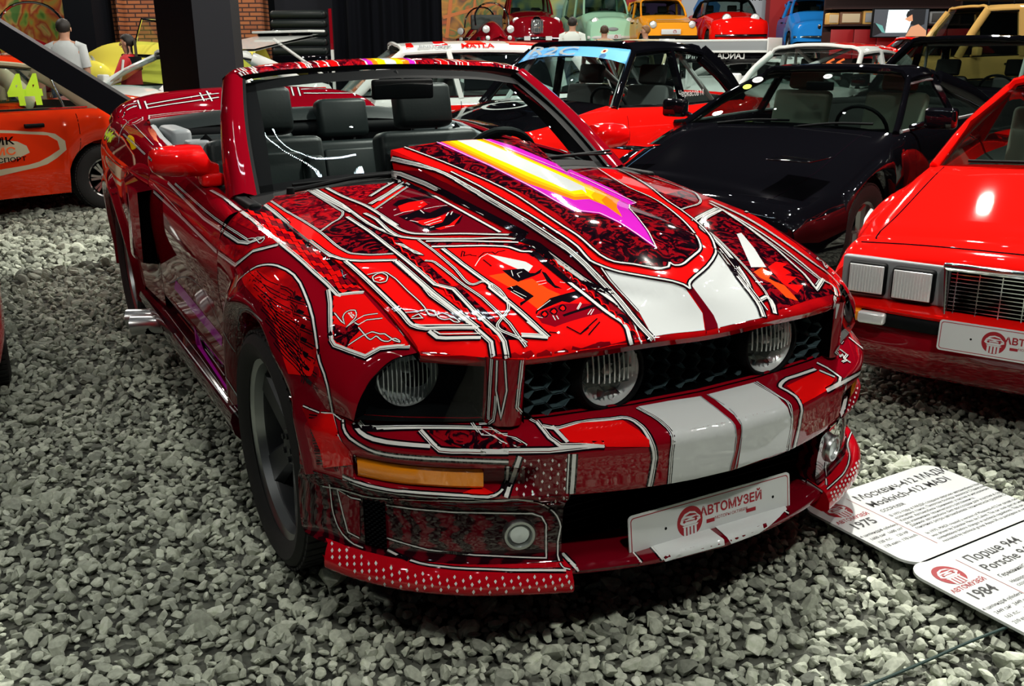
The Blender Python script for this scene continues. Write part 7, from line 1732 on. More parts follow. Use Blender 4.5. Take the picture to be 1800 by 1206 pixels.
c = saloon('rally_car', 'mirror image of a white rally car, its tail wing with reversed lettering', (-9.2, 10.33), 112, dict(wb=2.2, fo=.45, ro=.7, rb=-2.4, rr=-1.9, H=1.25, W=1.72, zt=.95, paint='ivory', detail=False)); r = c['root']  # a reflection in the far mirror wall, built as a solid car
m = MB(); m.box((-2.900, 0, 1.49), (.34, 1.62, .03), 0, .01); m.box((-3.050, 0, 1.42), (.03, 1.60, .16), 1, .008); m.box((-3.075, 0, 1.345), (.04, 1.62, .03), 0, .008); m.box((-3.040, 0, 1.27), (.02, 1.50, .14), 2, .005)
for s_ in (-1, 1): m.box((-2.950, s_*.81, 1.42), (.42, .02, .2), 0, .006); m.box((-2.850, s_*.5, 1.12), (.12, .03, .5), 0)
text(m, 'LANCIA MARTINI', plane_m((-3.053, 0, 1.255), (0, -1, 0), (0, 0, 1)), .115, 0, .02, mirror=True); m.build('tail_wing', [M['ivory'], M['grey_trim'], M['gloss_black']], r)

# two open three-wheelers
for s, dd, lab in ((-0.89, 27, 'open red microcar with a chrome windscreen hoop, nearer the black curtain'), (-0.39, 24.4, 'open red microcar with a chrome windscreen hoop, beside the red vintage car')):
    v = hall(s, dd); t = thing('microcar', lab, 'car', (v.x, v.y, POD), math.radians(FACE+(-20 if 'curtain' in lab else 15)), 'red open microcars on the podium'); m = MB()
    m.loft([[(.55, .0, .45), (.55, .0, .46), (.55, 0, .47)], [(.35, -.30, .35), (.40, 0, .62), (.35, .30, .35)], [(-.1, -.48, .35), (-.05, 0, .80), (-.1, .48, .35)], [(-1.0, -.5, .35), (-1.0, 0, .74), (-1.0, .5, .35)], [(-1.5, -.42, .35), (-1.5, 0, .70), (-1.5, .42, .35)]], 17, 24); m.box((-.5, 0, .34), (1.9, .9, .25), 0, .1); m.build('body', M['wine'], t, 50)
    m = MB(); m.tube(cat([(-.15, -.42, .72), (-.25, -.40, 1.0), (-.3, -.25, 1.18), (-.3, .25, 1.18), (-.25, .40, 1.0), (-.15, .42, .72)], 17), .022, 8, 0); m.build('windscreen_hoop', M['bright_chrome'], t)
    m = MB(); m.add([(-.18, -.4, .74), (-.18, .4, .74), (-.29, .36, 1.14), (-.29, -.36, 1.14)], [(0, 1, 2, 3)]); m.build('windscreen', M['glass'], t)
    for y in (-.30, .30): lamp(t, (.42, y, .62), .085, ring='bright_chrome'); lamp(t, (.46, y*.9, .42), .05, ring='bright_chrome', name='side_lamp')
    m = MB(); m.box((-.75, 0, .80), (.12, .8, .36), 0, .05); m.build('seat', M['dark_seat'], t)
    for x, y in ((.25, -.42), (.25, .42), (-1.15, -.45), (-1.15, .45)): wheel(t, (x, y, .22), .22, .10, .13, 1 if y > 0 else -1, 'steel')
# red vintage car with pod lamps
c = on_podium('vintage_car', 'dark red vintage car with chrome shell grille and separate headlamps', 0.64, 26.5, 6, dict(wb=2.2, W=1.35, H=1.62, fo=.55, ro=.6, zn=.86, zc=1.05, zt=1.0, ze=.8, wsb=-.75, rf=-.95, rr=-1.9, rb=-2.3, wr=.50, paint='wine', R=.33, nose=.52, crown=.10, mir=False, bp=-1.4)); r = c['root']
m = MB()
for s_ in (-1, 1): m.ball((.05, s_*.66, .46), (.52, .17, .30), 0, 20); m.ball((-.9, s_*.68, .30), (.7, .10, .10), 0, 16)
m.build('running_board', M['wine'], r)
for s_ in (-1, 1): lamp(r, (.42, s_*.52, .84), .10, ring='bright_chrome')
m = MB(); m.ball((.50, 0, .72), (.10, .20, .24), 0, 18)
for k in range(-4, 5): m.box((.60, k*.036, .72), (.02, .01, .34), 1)
m.build('grille', [M['bright_chrome'], M['grey_trim']], r); bar(r, [(.60, -.72, .40), (.72, 0, .42), (.60, .72, .40)], .045, 'bright_chrome'); m = MB(); m.box((.78, -.28, .42), (.02, .16, .10), 0); m.box((.78, .28, .42), (.02, .16, .10), 0); m.build('number_plate', M['plate_white'], r)
# mint van
c = on_podium('microvan', 'pale mint green microvan with a split nose and white plate', 2.68, 28, 12, dict(wb=1.9, W=1.46, H=1.66, fo=.62, ro=.6, zn=.86, zc=1.06, zt=1.08, ze=.9, wsb=-.05, rf=-.30, rr=-2.1, rb=-2.35, wr=.56, paint='mint', R=.27, nose=.86, crown=.10, mir=False, bp=-.95, pw=.07)); r = c['root']
for s_ in (-1, 1): lamp(r, (.56, s_*.48, .86), .10, ring='mint')
m = MB(); m.ball((.63, 0, .66), (.02, .16, .05), 0, 16); m.build('nose_vent', M['grey_trim'], r); bar(r, [(.55, -.70, .44), (.68, 0, .44), (.55, .70, .44)], .05, 'line_white'); m = MB(); m.box((.74, .0, .46), (.02, .40, .12), 0, .004); badge(m, plane_m((.752, .06, .46), (0, 1, 0), (0, 0, 1)), .05, 1, 0); m.build('number_plate', [M['plate_white'], M['plate_red']], r)
# orange microcar
c = on_podium('microcar', 'square orange yellow microcar with black bumper and white plate', 4.13, 26.5, 8, dict(wb=1.75, W=1.40, H=1.42, fo=.55, ro=.5, zn=.78, zc=.98, zt=.98, ze=.85, wsb=-.30, rf=-.60, rr=-1.7, rb=-2.0, wr=.55, paint='school_orange', R=.25, nose=.95, crown=.03, mir=False, bp=-1.05, pw=.06)); r = c['root']
for s_ in (-1, 1): lamp(r, (.55, s_*.52, .74), .085)
bar(r, [(.56, -.68, .42), (.62, 0, .42), (.56, .68, .42)], .05, 'black_plastic'); m = MB(); m.box((.60, -.05, .56), (.02, .52, .13), 0, .004); badge(m, plane_m((.612, .05, .56), (0, 1, 0), (0, 0, 1)), .045, 1, 0); m.build('number_plate', [M['plate_white'], M['plate_red']], r)
m = MB(); m.box((.56, 0, .86), (.03, .9, .012), 0); m.build('bonnet_seam', M['grey_trim'], r)
# red soft-top
c = on_podium('roadster_car', 'red roadster with black soft top and two round chrome headlamps', 5.84, 26, 2, dict(wb=2.1, W=1.52, H=1.42, fo=.60, ro=.7, zn=.80, zc=.98, zt=.95, ze=.8, wsb=-.55, rf=-.80, rr=-1.6, rb=-2.0, wr=.56, paint='race_red', roof='black_plastic', R=.29, nose=.75, crown=.09, mir=False, bp=None)); r = c['root']
for s_ in (-1, 1): lamp(r, (.50, s_*.36, .86), .11, ring='bright_chrome')
bar(r, [(.58, -.66, .45), (.66, 0, .45), (.58, .66, .45)], .04, 'bright_chrome')
# blue rounded car, tail towards the hall
c = on_podium('microcar', 'bright blue rounded microcar between the red pillar and the radio shelves', 8.33, 27.5, -3, dict(wb=1.9, W=1.40, H=1.46, fo=.62, ro=.5, zn=.74, zc=1.02, zt=1.0, ze=.85, wsb=-.15, rf=-.55, rr=-1.5, rb=-1.9, wr=.46, paint='sky_blue', R=.27, nose=.80, crown=.10, mir=False, bp=-1.0, pw=.09)); r = c['root']
for s_ in (-1, 1): lamp(r, (.57, s_*.48, .66), .075, ring='bright_chrome')
bar(r, [(.55, -.66, .42), (.66, 0, .42), (.55, .66, .42)], .035, 'bright_chrome'); m = MB(); m.ball((.62, 0, .68), (.02, .05, .07), 0, 12); m.build('nose_badge', M['bright_chrome'], r)
# sand coloured off-roader
v = hall(6.55, 16.5); c = saloon('offroad_car', 'sand coloured off-road estate with roof rack beside the wall screen', (v.x, v.y), FACE-90, dict(wb=2.5, W=1.75, H=2.02, fo=.75, ro=.9, zn=1.05, zc=1.22, zt=1.25, ze=1.2, wsb=-.55, rf=-.92, rr=-3.0, rb=-3.2, wr=.72, belt=1.25, paint='sand', R=.37, rR=.22, crown=.03, nose=.97, bp=-1.5, pw=.09)); r = c['root']
m = MB()
for y in (-.6, .6): m.tube([(-1.0, y, 2.14), (-2.9, y, 2.12)], .02, 6)
for x in (-1.0, -1.4, -1.8, -2.2, -2.6, -2.9): m.tube([(x, -.6, 2.14), (x, .6, 2.14)], .015, 6); m.tube([(x, .6, 2.0), (x, .6, 2.14)], .015, 6)
m.build('roof_rack', M['black_plastic'], r)
for s_ in (-1, 1): lamp(r, (.76, s_*.6, .95), .09)
# far left: yellow boat-tail and red vintage
v = hall(-6.16, 17); t = thing('vintage_car', 'lemon yellow boat tail vintage racer with chrome windscreen', 'car', (v.x, v.y, .38), math.radians(FACE-118)); m = MB()
m.loft([[(1.5, -.02, .95), (1.5, 0, 1.0), (1.5, .02, .95)], [(1.1, -.25, .75), (1.1, 0, 1.12), (1.1, .25, .75)], [(.5, -.42, .62), (.5, 0, 1.18), (.5, .42, .62)], [(-.2, -.52, .55), (-.2, 0, 1.16), (-.2, .52, .55)], [(-1.0, -.55, .5), (-1.0, 0, 1.10), (-1.0, .55, .5)], [(-2.0, -.5, .5), (-2.0, 0, 1.15), (-2.0, .5, .5)], [(-2.5, -.42, .5), (-2.5, 0, 1.1), (-2.5, .42, .5)]], 21, 30); m.box((-.6, 0, .48), (2.6, .95, .3), 0, .1)
for s_ in (-1, 1): m.ball((.75, s_*.62, .62), (.5, .14, .26), 0, 18); m.ball((-1.9, s_*.62, .62), (.5, .14, .28), 0, 18); m.tube([(.0, s_*.56, .95), (-.9, s_*.57, .93)], .03, 8, 1)
m.build('body', [M['lemon'], M['bright_chrome']], t, 50)
m = MB(); m.tube([(-.25, -.5, 1.12), (-.45, -.48, 1.52), (-.45, .48, 1.52), (-.25, .5, 1.12)], .02, 8, 0); m.tube([(-.45, -.48, 1.52), (-1.1, -.5, 1.42), (-1.2, -.5, 1.12)], .015, 8, 0); m.tube([(-.45, .48, 1.52), (-1.1, .5, 1.42), (-1.2, .5, 1.12)], .015, 8, 0); m.build('windscreen_frame', M['bright_chrome'], t)
m = MB(); m.grid([[(-.25, -.5, 1.12), (-.25, .5, 1.12)], [(-.45, -.48, 1.52), (-.45, .48, 1.52)]], 0); m.build('windscreen', M['glass'], t)
for s_ in (-1, 1): lamp(t, (1.0, s_*.45, .85), .10, ring='bright_chrome')
for x, y in ((.75, -.62), (.75, .62), (-1.9, -.62), (-1.9, .62)): wheel(t, (x, y, .34), .34, .13, .22, 1 if y > 0 else -1, 'mesh', rim=M['bright_chrome'])
v = hall(-8.44, 17.5); t = thing('vintage_car', 'dark red vintage tourer with a tall rounded windscreen at the mural', 'car', (v.x, v.y, .45), math.radians(FACE+12)); m = MB()
m.loft([[(.7, -.28, .5), (.72, 0, 1.05), (.7, .28, .5)], [(.3, -.42, .5), (.3, 0, 1.12), (.3, .42, .5)], [(-.3, -.55, .5), (-.3, 0, 1.18), (-.3, .55, .5)], [(-1.2, -.6, .5), (-1.2, 0, 1.1), (-1.2, .6, .5)], [(-2.2, -.5, .5), (-2.2, 0, 1.05), (-2.2, .5, .5)]], 19, 24)
for s_ in (-1, 1): m.ball((.35, s_*.62, .62), (.5, .16, .28), 0, 18)
m.box((-.8, 0, .42), (2.6, 1.1, .3), 0, .1); m.build('body', M['wine'], t, 50)
m = MB(); m.tube(cat([(-.3, -.55, 1.12), (-.42, -.52, 1.5), (-.46, -.3, 1.72), (-.46, .3, 1.72), (-.42, .52, 1.5), (-.3, .55, 1.12)], 21), .024, 8, 0); m.build('windscreen_frame', M['bright_chrome'], t); m = MB(); m.grid([[(-.3, -.52, 1.14), (-.3, .52, 1.14)], [(-.44, -.44, 1.6), (-.44, .44, 1.6)]], 0); m.build('windscreen', M['glass'], t)
for y in (-.42, .42): lamp(t, (.62, y, .92), .11, ring='bright_chrome'); lamp(t, (.70, y*.6, .66), .06, ring='bright_chrome', name='side_lamp')
for x, y in ((.35, -.62), (.35, .62), (-1.9, -.62), (-1.9, .62)): wheel(t, (x, y, .33), .33, .13, .2, 1 if y > 0 else -1, 'steel')

# ============================================================= the hall
GM = newmat('gravel_bed', (.16, .17, .145), .9); nt = GM.node_tree; N = nt.nodes; L = nt.links
tc = N.new('ShaderNodeTexCoord'); vo = N.new('ShaderNodeTexVoronoi'); vo.inputs['Scale'].default_value = 26; L.new(tc.outputs['Object'], vo.inputs['Vector'])
rp = N.new('ShaderNodeValToRGB'); rp.color_ramp.elements[0].color = (.02, .022, .018, 1); rp.color_ramp.elements[1].color = (.16, .17, .14, 1); hs = N.new('ShaderNodeSeparateColor'); L.new(vo.outputs['Color'], hs.inputs[0]); L.new(hs.outputs[0], rp.inputs[0]); L.new(rp.outputs[0], N['Principled BSDF'].inputs['Base Color'])  # bed colour kept dark to paint in the shade between the stones
bp_ = N.new('ShaderNodeBump'); bp_.inputs['Strength'].default_value = 1; bp_.inputs['Distance'].default_value = .03; bp_.invert = True; L.new(vo.outputs['Distance'], bp_.inputs['Height']); L.new(bp_.outputs[0], N['Principled BSDF'].inputs['Normal'])
f = MB(); f.add([tuple(hall(s, d, -.012)) for s, d in ((-24, -4), (26, -4), (26, 34), (-24, 34))], [(0, 1, 2, 3)]); struct(f.build('floor', GM, ang=0))
# crushed stone lying on the floor wherever the aisle can be seen
ST = newmat('crushed_stone', (.3, .31, .27), .85); nt = ST.node_tree; N = nt.nodes; L = nt.links
at_ = N.new('ShaderNodeAttribute'); at_.attribute_name = 'tone'; rp = N.new('ShaderNodeValToRGB'); e = rp.color_ramp.elements; e[0].color = (.11, .12, .10, 1); e[1].color = (.66, .71, .58, 1); q = e.new(.5); q.color = (.37, .40, .325, 1)
no = N.new('ShaderNodeTexNoise'); no.inputs['Scale'].default_value = 70; no.inputs['Detail'].default_value = 4; tc = N.new('ShaderNodeTexCoord'); L.new(tc.outputs['Object'], no.inputs['Vector'])
mx = N.new('ShaderNodeMix'); mx.data_type = 'RGBA'; mx.blend_type = 'OVERLAY'; mx.inputs[0].default_value = .55; L.new(at_.outputs['Fac'], rp.inputs[0]); L.new(rp.outputs[0], mx.inputs[6]); L.new(no.outputs['Fac'], mx.inputs[7]); L.new(mx.outputs[2], N['Principled BSDF'].inputs['Base Color'])
def stones():
    bm = bmesh.new(); bmesh.ops.create_icosphere(bm, subdivisions=2, radius=1); bv = np.array([v.co[:] for v in bm.verts]); bf = np.array([[v.index for v in f.verts] for f in bm.faces]); bm.free()
    T = []
    for k in range(14):
        V = bv*1.
        for _ in range(11):
            n = RNG.normal(size=3); n /= np.linalg.norm(n); d = RNG.uniform(.38, .72); h = V@n-d; V = V-np.where(h > 0, h, 0)[:, None]*n
        T.append(V*np.array([1., RNG.uniform(.62, .9), RNG.uniform(.45, .7)]))
    P = []
    def region(x0, x1, y0, y1, pitch, r0, keep=lambda x, y: True):
        nx, ny = int((x1-x0)/pitch), int((y1-y0)/pitch)
        X, Y = np.meshgrid(x0+(np.arange(nx)+.5)*pitch, y0+(np.arange(ny)+.5)*pitch); X = X+RNG.uniform(-.55, .55, X.shape)*pitch; Y = Y+RNG.uniform(-.55, .55, Y.shape)*pitch
        for x, y in zip(X.ravel(), Y.ravel()):
            if keep(x, y): P.append((x, y, r0))
    d0 = np.array(HF[:2]); r0_ = np.array(HR[:2]); o = np.array([CX, CY])
    def seen(x, y, m=1.5):
        v = np.array([x, y])-o; d = v@d0; s = v@r0_; dep = d*.956+.293*1.417
        return dep > 1.2 and abs(s) < dep*.5376*m+.05
    colp = hall(-2.36, 7.5)
    car_ = lambda x, y: (-2.9 < x < .35 and abs(y) < .62)
    region(-1.6, 2.1, -1.9, 2.9, .026, .0185, lambda x, y: seen(x, y) and not car_(x, y) and (x-CX)**2+(y-CY)**2 > .9)
    region(-4.2, -1.6, -2.2, 1.0, .034, .022, lambda x, y: seen(x, y) and not car_(x, y))
    region(-8.5, -4.2, -3.6, .8, .05, .032, lambda x, y: seen(x, y) and (x-colp.x)**2+(y-colp.y)**2 > .36)
    P_ = np.array(P); n = len(P_); nv, nf = len(bv), len(bf)
    k = RNG.integers(0, len(T), n); sc = P_[:, 2]*RNG.lognormal(0, .30, n); a = RNG.uniform(0, 2*PI, n); tl = RNG.normal(0, .45, (n, 2))
    B = np.array(T)[k]*sc[:, None, None]; ca, sa = np.cos(a), np.sin(a)
    x, y, z = B[..., 0], B[..., 1], B[..., 2]
    cx, sx = np.cos(tl[:, 0])[:, None], np.sin(tl[:, 0])[:, None]; y, z = y*cx-z*sx, y*sx+z*cx; cy, sy = np.cos(tl[:, 1])[:, None], np.sin(tl[:, 1])[:, None]; x, z = x*cy+z*sy, -x*sy+z*cy
    x, y = x*ca[:, None]-y*sa[:, None], x*sa[:, None]+y*ca[:, None]
    V = np.stack([x+P_[:, :1], y+P_[:, 1:2], z+(sc*.25+RNG.uniform(-.012, .004, n))[:, None]], -1).reshape(-1, 3)
    F = (bf[None]+(np.arange(n)*nv)[:, None, None]).reshape(-1, 3)
    me = bpy.data.meshes.new('gravel'); me.vertices.add(len(V)); me.vertices.foreach_set('co', V.astype(np.float32).ravel()); me.loops.add(F.size); me.loops.foreach_set('vertex_index', F.astype(np.int32).ravel())
    me.polygons.add(len(F)); me.polygons.foreach_set('loop_start', np.arange(0, F.size, 3, dtype=np.int32)); me.update()
    at = me.attributes.new('tone', 'FLOAT', 'POINT'); at.data.foreach_set('value', np.repeat(np.clip(RNG.normal(.5, .2, n), 0, 1), nv).astype(np.float32))
    me.polygons.foreach_set('use_smooth', np.zeros(len(F), bool)); me.materials.append(ST); o = bpy.data.objects.new('gravel', me); COL.objects.link(o); return n, o
ns, go_ = stones(); tag(go_, 'loose grey crushed stone covering the hall floor between the cars', 'gravel', kind='stuff')

def hbox(name, s0, s1, d0, d1, z0, z1, m, bev=0.):
    b = MB(); rot = math.atan2(HR.y, HR.x); c0 = hall((s0+s1)/2, (d0+d1)/2, (z0+z1)/2); b.box((0, 0, 0), (abs(s1-s0), abs(d1-d0), z1-z0), 0, bev)
    o = b.build(name, m, None, 30); o.location = c0; o.rotation_euler = (0, 0, rot); return o
WM = newmat('dark_wall', (.008, .009, .011), .9, spec=0)
struct(hbox('wall_back', -24, 26, 32, 32.3, 0, 7, WM)); struct(hbox('wall_left', -24.3, -24, -4, 32.3, 0, 7, WM)); struct(hbox('wall_right', 26, 26.3, -4, 32.3, 0, 7, WM)); struct(hbox('wall_front', -24, 26, -4.3, -4, 0, 7, WM))
struct(hbox('ceiling', -24.3, 26.3, -4.3, 32.3, 7, 7.2, newmat('dark_ceiling', (.002, .002, .0025), .95, spec=0)))
struct(hbox('podium', -1.59, 26, 23.6, 31.9, .0, POD, WM), 'dark display podium along the far wall')
struct(hbox('floor_step', 0.36, 3.69, 18.2, 23.5, -.02, .28, WM), 'low dark step in front of the podium'); struct(hbox('stage', -9.63, -5.82, 15.2, 20.6, -.02, .38, WM), 'low dark stage in front of the brick wall')
# brick piers and mural on the far left, black curtain, collage behind the vintage row
BR = newmat('brick', (.3, .1, .04), .8); nt = BR.node_tree; N = nt.nodes; L = nt.links
tc = N.new('ShaderNodeTexCoord'); mp = N.new('ShaderNodeMapping'); mp.inputs['Rotation'].default_value = (PI/2, 0, 0); bk = N.new('ShaderNodeTexBrick'); bk.inputs['Scale'].default_value = 1.; bk.inputs['Brick Width'].default_value = .28; bk.inputs['Row Height'].default_value = .085; bk.inputs['Mortar Size'].default_value = .014
bk.inputs['Color1'].default_value = (.36, .12, .04, 1); bk.inputs['Color2'].default_value = (.25, .075, .03, 1); bk.inputs['Mortar'].default_value = (.04, .015, .01, 1)
L.new(tc.outputs['Object'], mp.inputs[0]); L.new(mp.outputs[0], bk.inputs[0]); L.new(bk.outputs[0], N['Principled BSDF'].inputs['Base Color'])
struct(hbox('brick_wall', -8.69, -7.20, 21, 21.5, 0, 6, BR)); struct(hbox('brick_pier', -5.89, -5.14, 20.8, 21.5, 0, 6, BR))
struct(hbox('brick_pier', -8.07, -8.04, 20.7, 21.0, 0, 6, BR))
struct(hbox('pillar', -8.85, -8.28, 20, 21, 0, 6, newmat('pillar_black', (.003, .004, .006), .6, spec=.1)))
struct(hbox('partition', -4.89, -3.43, 21, 21.3, 0, 6, newmat('slate_panel', (.012, .013, .017), .8, spec=.1)))
def collage(name, cols, sc, dist=1.5):
    return patmat(name, cols, sc, 'noise', coat=0, rough=.6, distort=dist, pos=tuple(np.linspace(.33, .67, len(cols))), detail=2)
MUR = collage('mural_paint', [(.10, .22, .03), (.30, .36, .06), (.55, .20, .03), (.42, .05, .02), (.62, .36, .10), (.12, .25, .06)], 1.1)
pm = hbox('wall_mural', -11.64, -9.73, 22, 22.05, .2, 6, MUR); tag(pm, 'green, orange and red painted mural panel behind the dark red tourer', 'mural')
pm = hbox('wall_mural', -2.19, 0.08, 30.9, 30.95, POD, 6, collage('mural_orange', [(.60, .10, .02), (.16, .07, .03), (.60, .26, .03), (.10, .20, .05), (.55, .14, .02)], .8, 2.)); tag(pm, 'orange and brown street map mural beside the black curtain', 'mural')
m = MB(); rot = math.atan2(HR.y, HR.x)
for (x0, y0, x1, y1, w_) in ((-.9, .7, -.55, 3.2, .16), (-1.0, 1.3, .6, 1.7, .14), (-.2, .5, .2, 3.2, .10), (-1., 2.4, 1., 2.1, .12)): m.tube([(x0, 0, y0), (x1, 0, y1)], w_/2, 4, 0, sq=.1)
pm.rotation_euler = (0, 0, rot); gx = m.build('street_line', newmat('mural_street', (.72, .22, .07), .7), pm); gx.location = (0, -.04, -2.6)
pm = hbox('wall_mural', 0.08, 3.59, 30.9, 30.95, POD, 6, collage('mural_teal', [(.02, .30, .30), (.55, .62, .60), (.05, .15, .18), (.40, .45, .12), (.15, .35, .32)], .7, 1.)); tag(pm, 'teal and white mural behind the mint van', 'mural')
pm = hbox('wall_mural', 4.02, 7.98, 30.9, 30.95, POD, 6, newmat('mural_white', (.5, .55, .62), .6)); tag(pm, 'pale poster wall with yellow lettering and a blue crystal shape', 'mural')
m = MB(); T = Matrix.Translation((0, -.03, 0)) @ Matrix.Rotation(PI/2, 4, 'X'); sc_ = .0157
X0 = 5.99
for P, k in (([(-1.9, -1.6), (-.75, -1.6), (-.75, -.9), (-1.2, -.75), (-1.9, -.85)], 2), ([(-1.9, -.85), (-1.2, -.75), (-.75, -.9), (-.75, -.55), (-1.9, -.55)], 3), ([(-.30, -1.55), (.05, -1.75), (.35, -1.5), (.45, -1.0), (.15, -.72), (-.2, -.75), (-.38, -1.1)], 0), ([(-.30, -1.55), (.05, -1.45), (.35, -1.5), (.05, -1.75)], 1), ([(-.2, -1.4), (.05, -1.35), (.0, -.95), (-.25, -1.05)], 4)): poly(m, T, [(x, y) for x, y in P], k)
text(m, 'ZMAU', T @ Matrix.Translation((-1.35, -.66, .003)), .30, 5, .02, mirror=True); text(m, 'МОЦИКЛ', T @ Matrix.Translation((1.2, -.86, .003)), .30, 6, .02)
go2 = m.build('poster_artwork', [newmat('poster_blue', (.01, .12, .36), .5), newmat('poster_navy', (.01, .04, .12), .5), newmat('poster_violet', (.10, .03, .16), .6), newmat('poster_orange', (.75, .14, .02), .6), newmat('poster_cyan', (.02, .3, .55), .5), newmat('poster_yellow', (.75, .65, .03), .6), M['line_black']], pm)
for x0, x1, d_ in ((1097, 1118, 29.5), (1346, 1382, 29)): struct(hbox('red_pillar', *( (3.40, 3.76) if x0 == 1097 else (7.48, 8.08) ), d_, d_+.5, POD, 6, newmat('pillar_red', (.36, .006, .008), .6)))
struct(hbox('pillar', 3.69, 3.79, 29, 29.4, POD, 6, newmat('post_black', (.004, .004, .005), .5)))
cu = MB(); w0, w1 = -3.43, -1.31; xs_ = np.linspace(w0, w1, 121)
cu.grid([[tuple(hall(s, 19.5+.10*math.sin(s*11)+.05*math.sin(s*27+1), z)) for s in xs_] for z in (.02, 2, 5.5)], 0)
o = cu.build('curtain', newmat('black_velvet', (.0025, .003, .005), .9, spec=.1, bump=(14, .1)), None, 80); tag(o, 'black draped curtain hanging from the ceiling behind the white estate', 'curtain')
# black padded rolls stacked behind the white hatchback
for k in range(5):
    m = MB(); m.box((0, 0, 0), (.98, .4, .14), 0, .06); o = m.build('padded_roll', M['leather']); o.location = hall(-3.77, 18, 1.38+k*.155); o.rotation_euler = (0, 0, rot)
    tag(o, ('lowest black padded roll of the stack beside the curtain', 'second black padded roll from the bottom of the stack', 'middle black padded roll of the stack beside the curtain', 'second black padded roll from the top of the stack', 'topmost black padded roll of the stack beside the curtain')[k], 'padded roll', 'black padded rolls in a stack')
m = MB(); m.box((0, 0, .65), (.98, .4, 1.3), 0, .02); o = m.build('crate', M['gloss_black']); o.location = hall(-3.77, 18, 0); o.rotation_euler = (0, 0, rot); tag(o, 'black crate carrying the stack of padded rolls', 'crate')
m = MB(); m.box((0, 0, .7), (.05, .05, 1.4), 0); m.box((0, 0, 1.75), (.05, .05, .7), 1); o = m.build('post', [M['line_white'], M['wine']]); o.location = hall(-3.77+.56, 18, 0); o.rotation_euler = (0, 0, rot); tag(o, 'white post with a dark red top beside the padded rolls', 'post')

# steel column with its diagonal brace, between the rally saloons
CB = newmat('column_black', (.002, .0025, .004), .6, spec=.1); CG = newmat('column_grey', (.014, .015, .018), .7, spec=.1)
m = MB(); P = [hall(-2.64, 7.5), hall(-2.22, 7.05), hall(-2.02, 7.3), hall(-2.02-.1, 7.9)]
q0 = [(p.x, p.y, -.01) for p in P]; q1 = [(p.x, p.y, 7.) for p in P]; m.add(q0+q1, [(0, 1, 5, 4), (2, 3, 7, 6), (3, 0, 4, 7)], 0); m.add([q0[1], q0[2], q1[2], q1[1]], [(0, 1, 2, 3)], 1); struct(m.build('column', [CB, CG], None, 0))
m = MB(); a, b = hall(-2.71, 7.2, 0.92), hall(-3.82, 7.0, 1.70); m.tube([a, b], .115, 4, 0, sq=.9); o = m.build('column_brace', CB, None, 0); struct(o)

# shelves with old radios, red cupboards and a wall screen
sh = thing('shelf_unit', 'dark shelf unit with red cupboard doors at the far right', 'shelf', tuple(hall(7.79, 20)), rot)
m = MB(); m.box((0, .25, .85), (2.8, .5, 1.65), 0); m.box((0, .5, 2.2), (2.8, .04, 1.9), 0)
for z in (1.80, 2.12, 2.44): m.box((0, .25, z), (2.8, .5, .03), 0)
m.build('carcass', newmat('shelf_dark', (.02, .006, .006), .5), sh)
for k in range(6):
    m = MB(); m.box((-1.16+k*.464, -.02, 1.44), (.45, .03, .56), 0, .006); m.build('door', newmat('cupboard_red', (.30, .006, .010), .5), sh)
for k, (x, w_, h_, cab, face) in enumerate(((-1.32, .22, .22, 'sand', 'cream'), (-.98, .44, .24, 'dark_seat', 'cream'), (-.55, .36, .26, 'sand', 'grey_trim'), (-.12, .40, .22, 'wine', 'cream'), (.32, .42, .26, 'dark_seat', 'grey_trim'), (.80, .40, .24, 'grey_trim', 'dark_seat'))):
    v = hall(7.79+x*1.0, 20.2, 1.816); t = thing('radio', ('small tan radio at the left end of the shelf', 'dark radio with a cream fascia next to the small tan one', 'tan television set with grey screen on the shelf', 'dark red radio above the left edge of the wall screen', 'dark set with grey front above the wall screen', 'grey radio above the right edge of the wall screen')[k], 'radio', tuple(v), rot, 'old radios on the shelf')
    m = MB(); m.box((0, 0, h_/2), (w_, .24, h_), 0, .02); m.build('cabinet', newmat('radio_wood', (.16, .07, .03), .5) if cab == 'dark_seat' else M[cab], t); m = MB(); m.box((0, -.125, h_/2), (w_*.8, .02, h_*.7), 0, .008); m.build('fascia', M[face], t)
v = hall(7.65, 19.7, 1.83); t = thing('wall_screen', 'flat television screen showing a helmeted driver at the wheel', 'television', tuple(v), rot+.05)
m = MB(); m.box((0, 0, 0), (1.13, .06, .55), 0, .008); m.build('bezel', M['black_plastic'], t); m = MB(); T = Matrix.Translation((0, -.034, 0)) @ Matrix.Rotation(PI/2, 4, 'X') @ Matrix.Scale(1.2, 4)
def em(n, c_, s=1.): return newmat(n, c_, .4, emit=c_, estr=s)
poly(m, T, [(-.45, -.21), (.45, -.21), (.45, .21), (-.45, .21)], 0); T2 = T @ Matrix.Translation((0, 0, .002))
poly(m, T2, [(-.24, -.15), (.12, -.15), (.18, .02), (.12, .20), (-.22, .20)], 1); poly(m, T2 @ Matrix.Translation((0, 0, .001)), [(.08, .12), (.10, .18), (.2, .21), (.4, .21), (.4, -.02), (.3, -.06), (.16, -.02), (.18, .04), (.10, .06)], 2); poly(m, T2 @ Matrix.Translation((0, 0, .002)), [(.10, -.21), (.18, -.06), (.3, -.02), (.44, -.12), (.45, -.21)], 3); poly(m, T2 @ Matrix.Translation((0, 0, .003)), [(.06, .06), (.18, .13), (.2, .03), (.14, .02)], 3)
poly(m, T2 @ Matrix.Translation((0, 0, .002)), [(-.45, -.21), (-.3, -.15), (-.34, -.05), (-.42, .0), (-.45, .0)], 2); poly(m, T2 @ Matrix.Translation((0, 0, .003)), [(-.42, .0), (-.3, -.04), (-.24, -.16), (-.3, -.14)], 4)
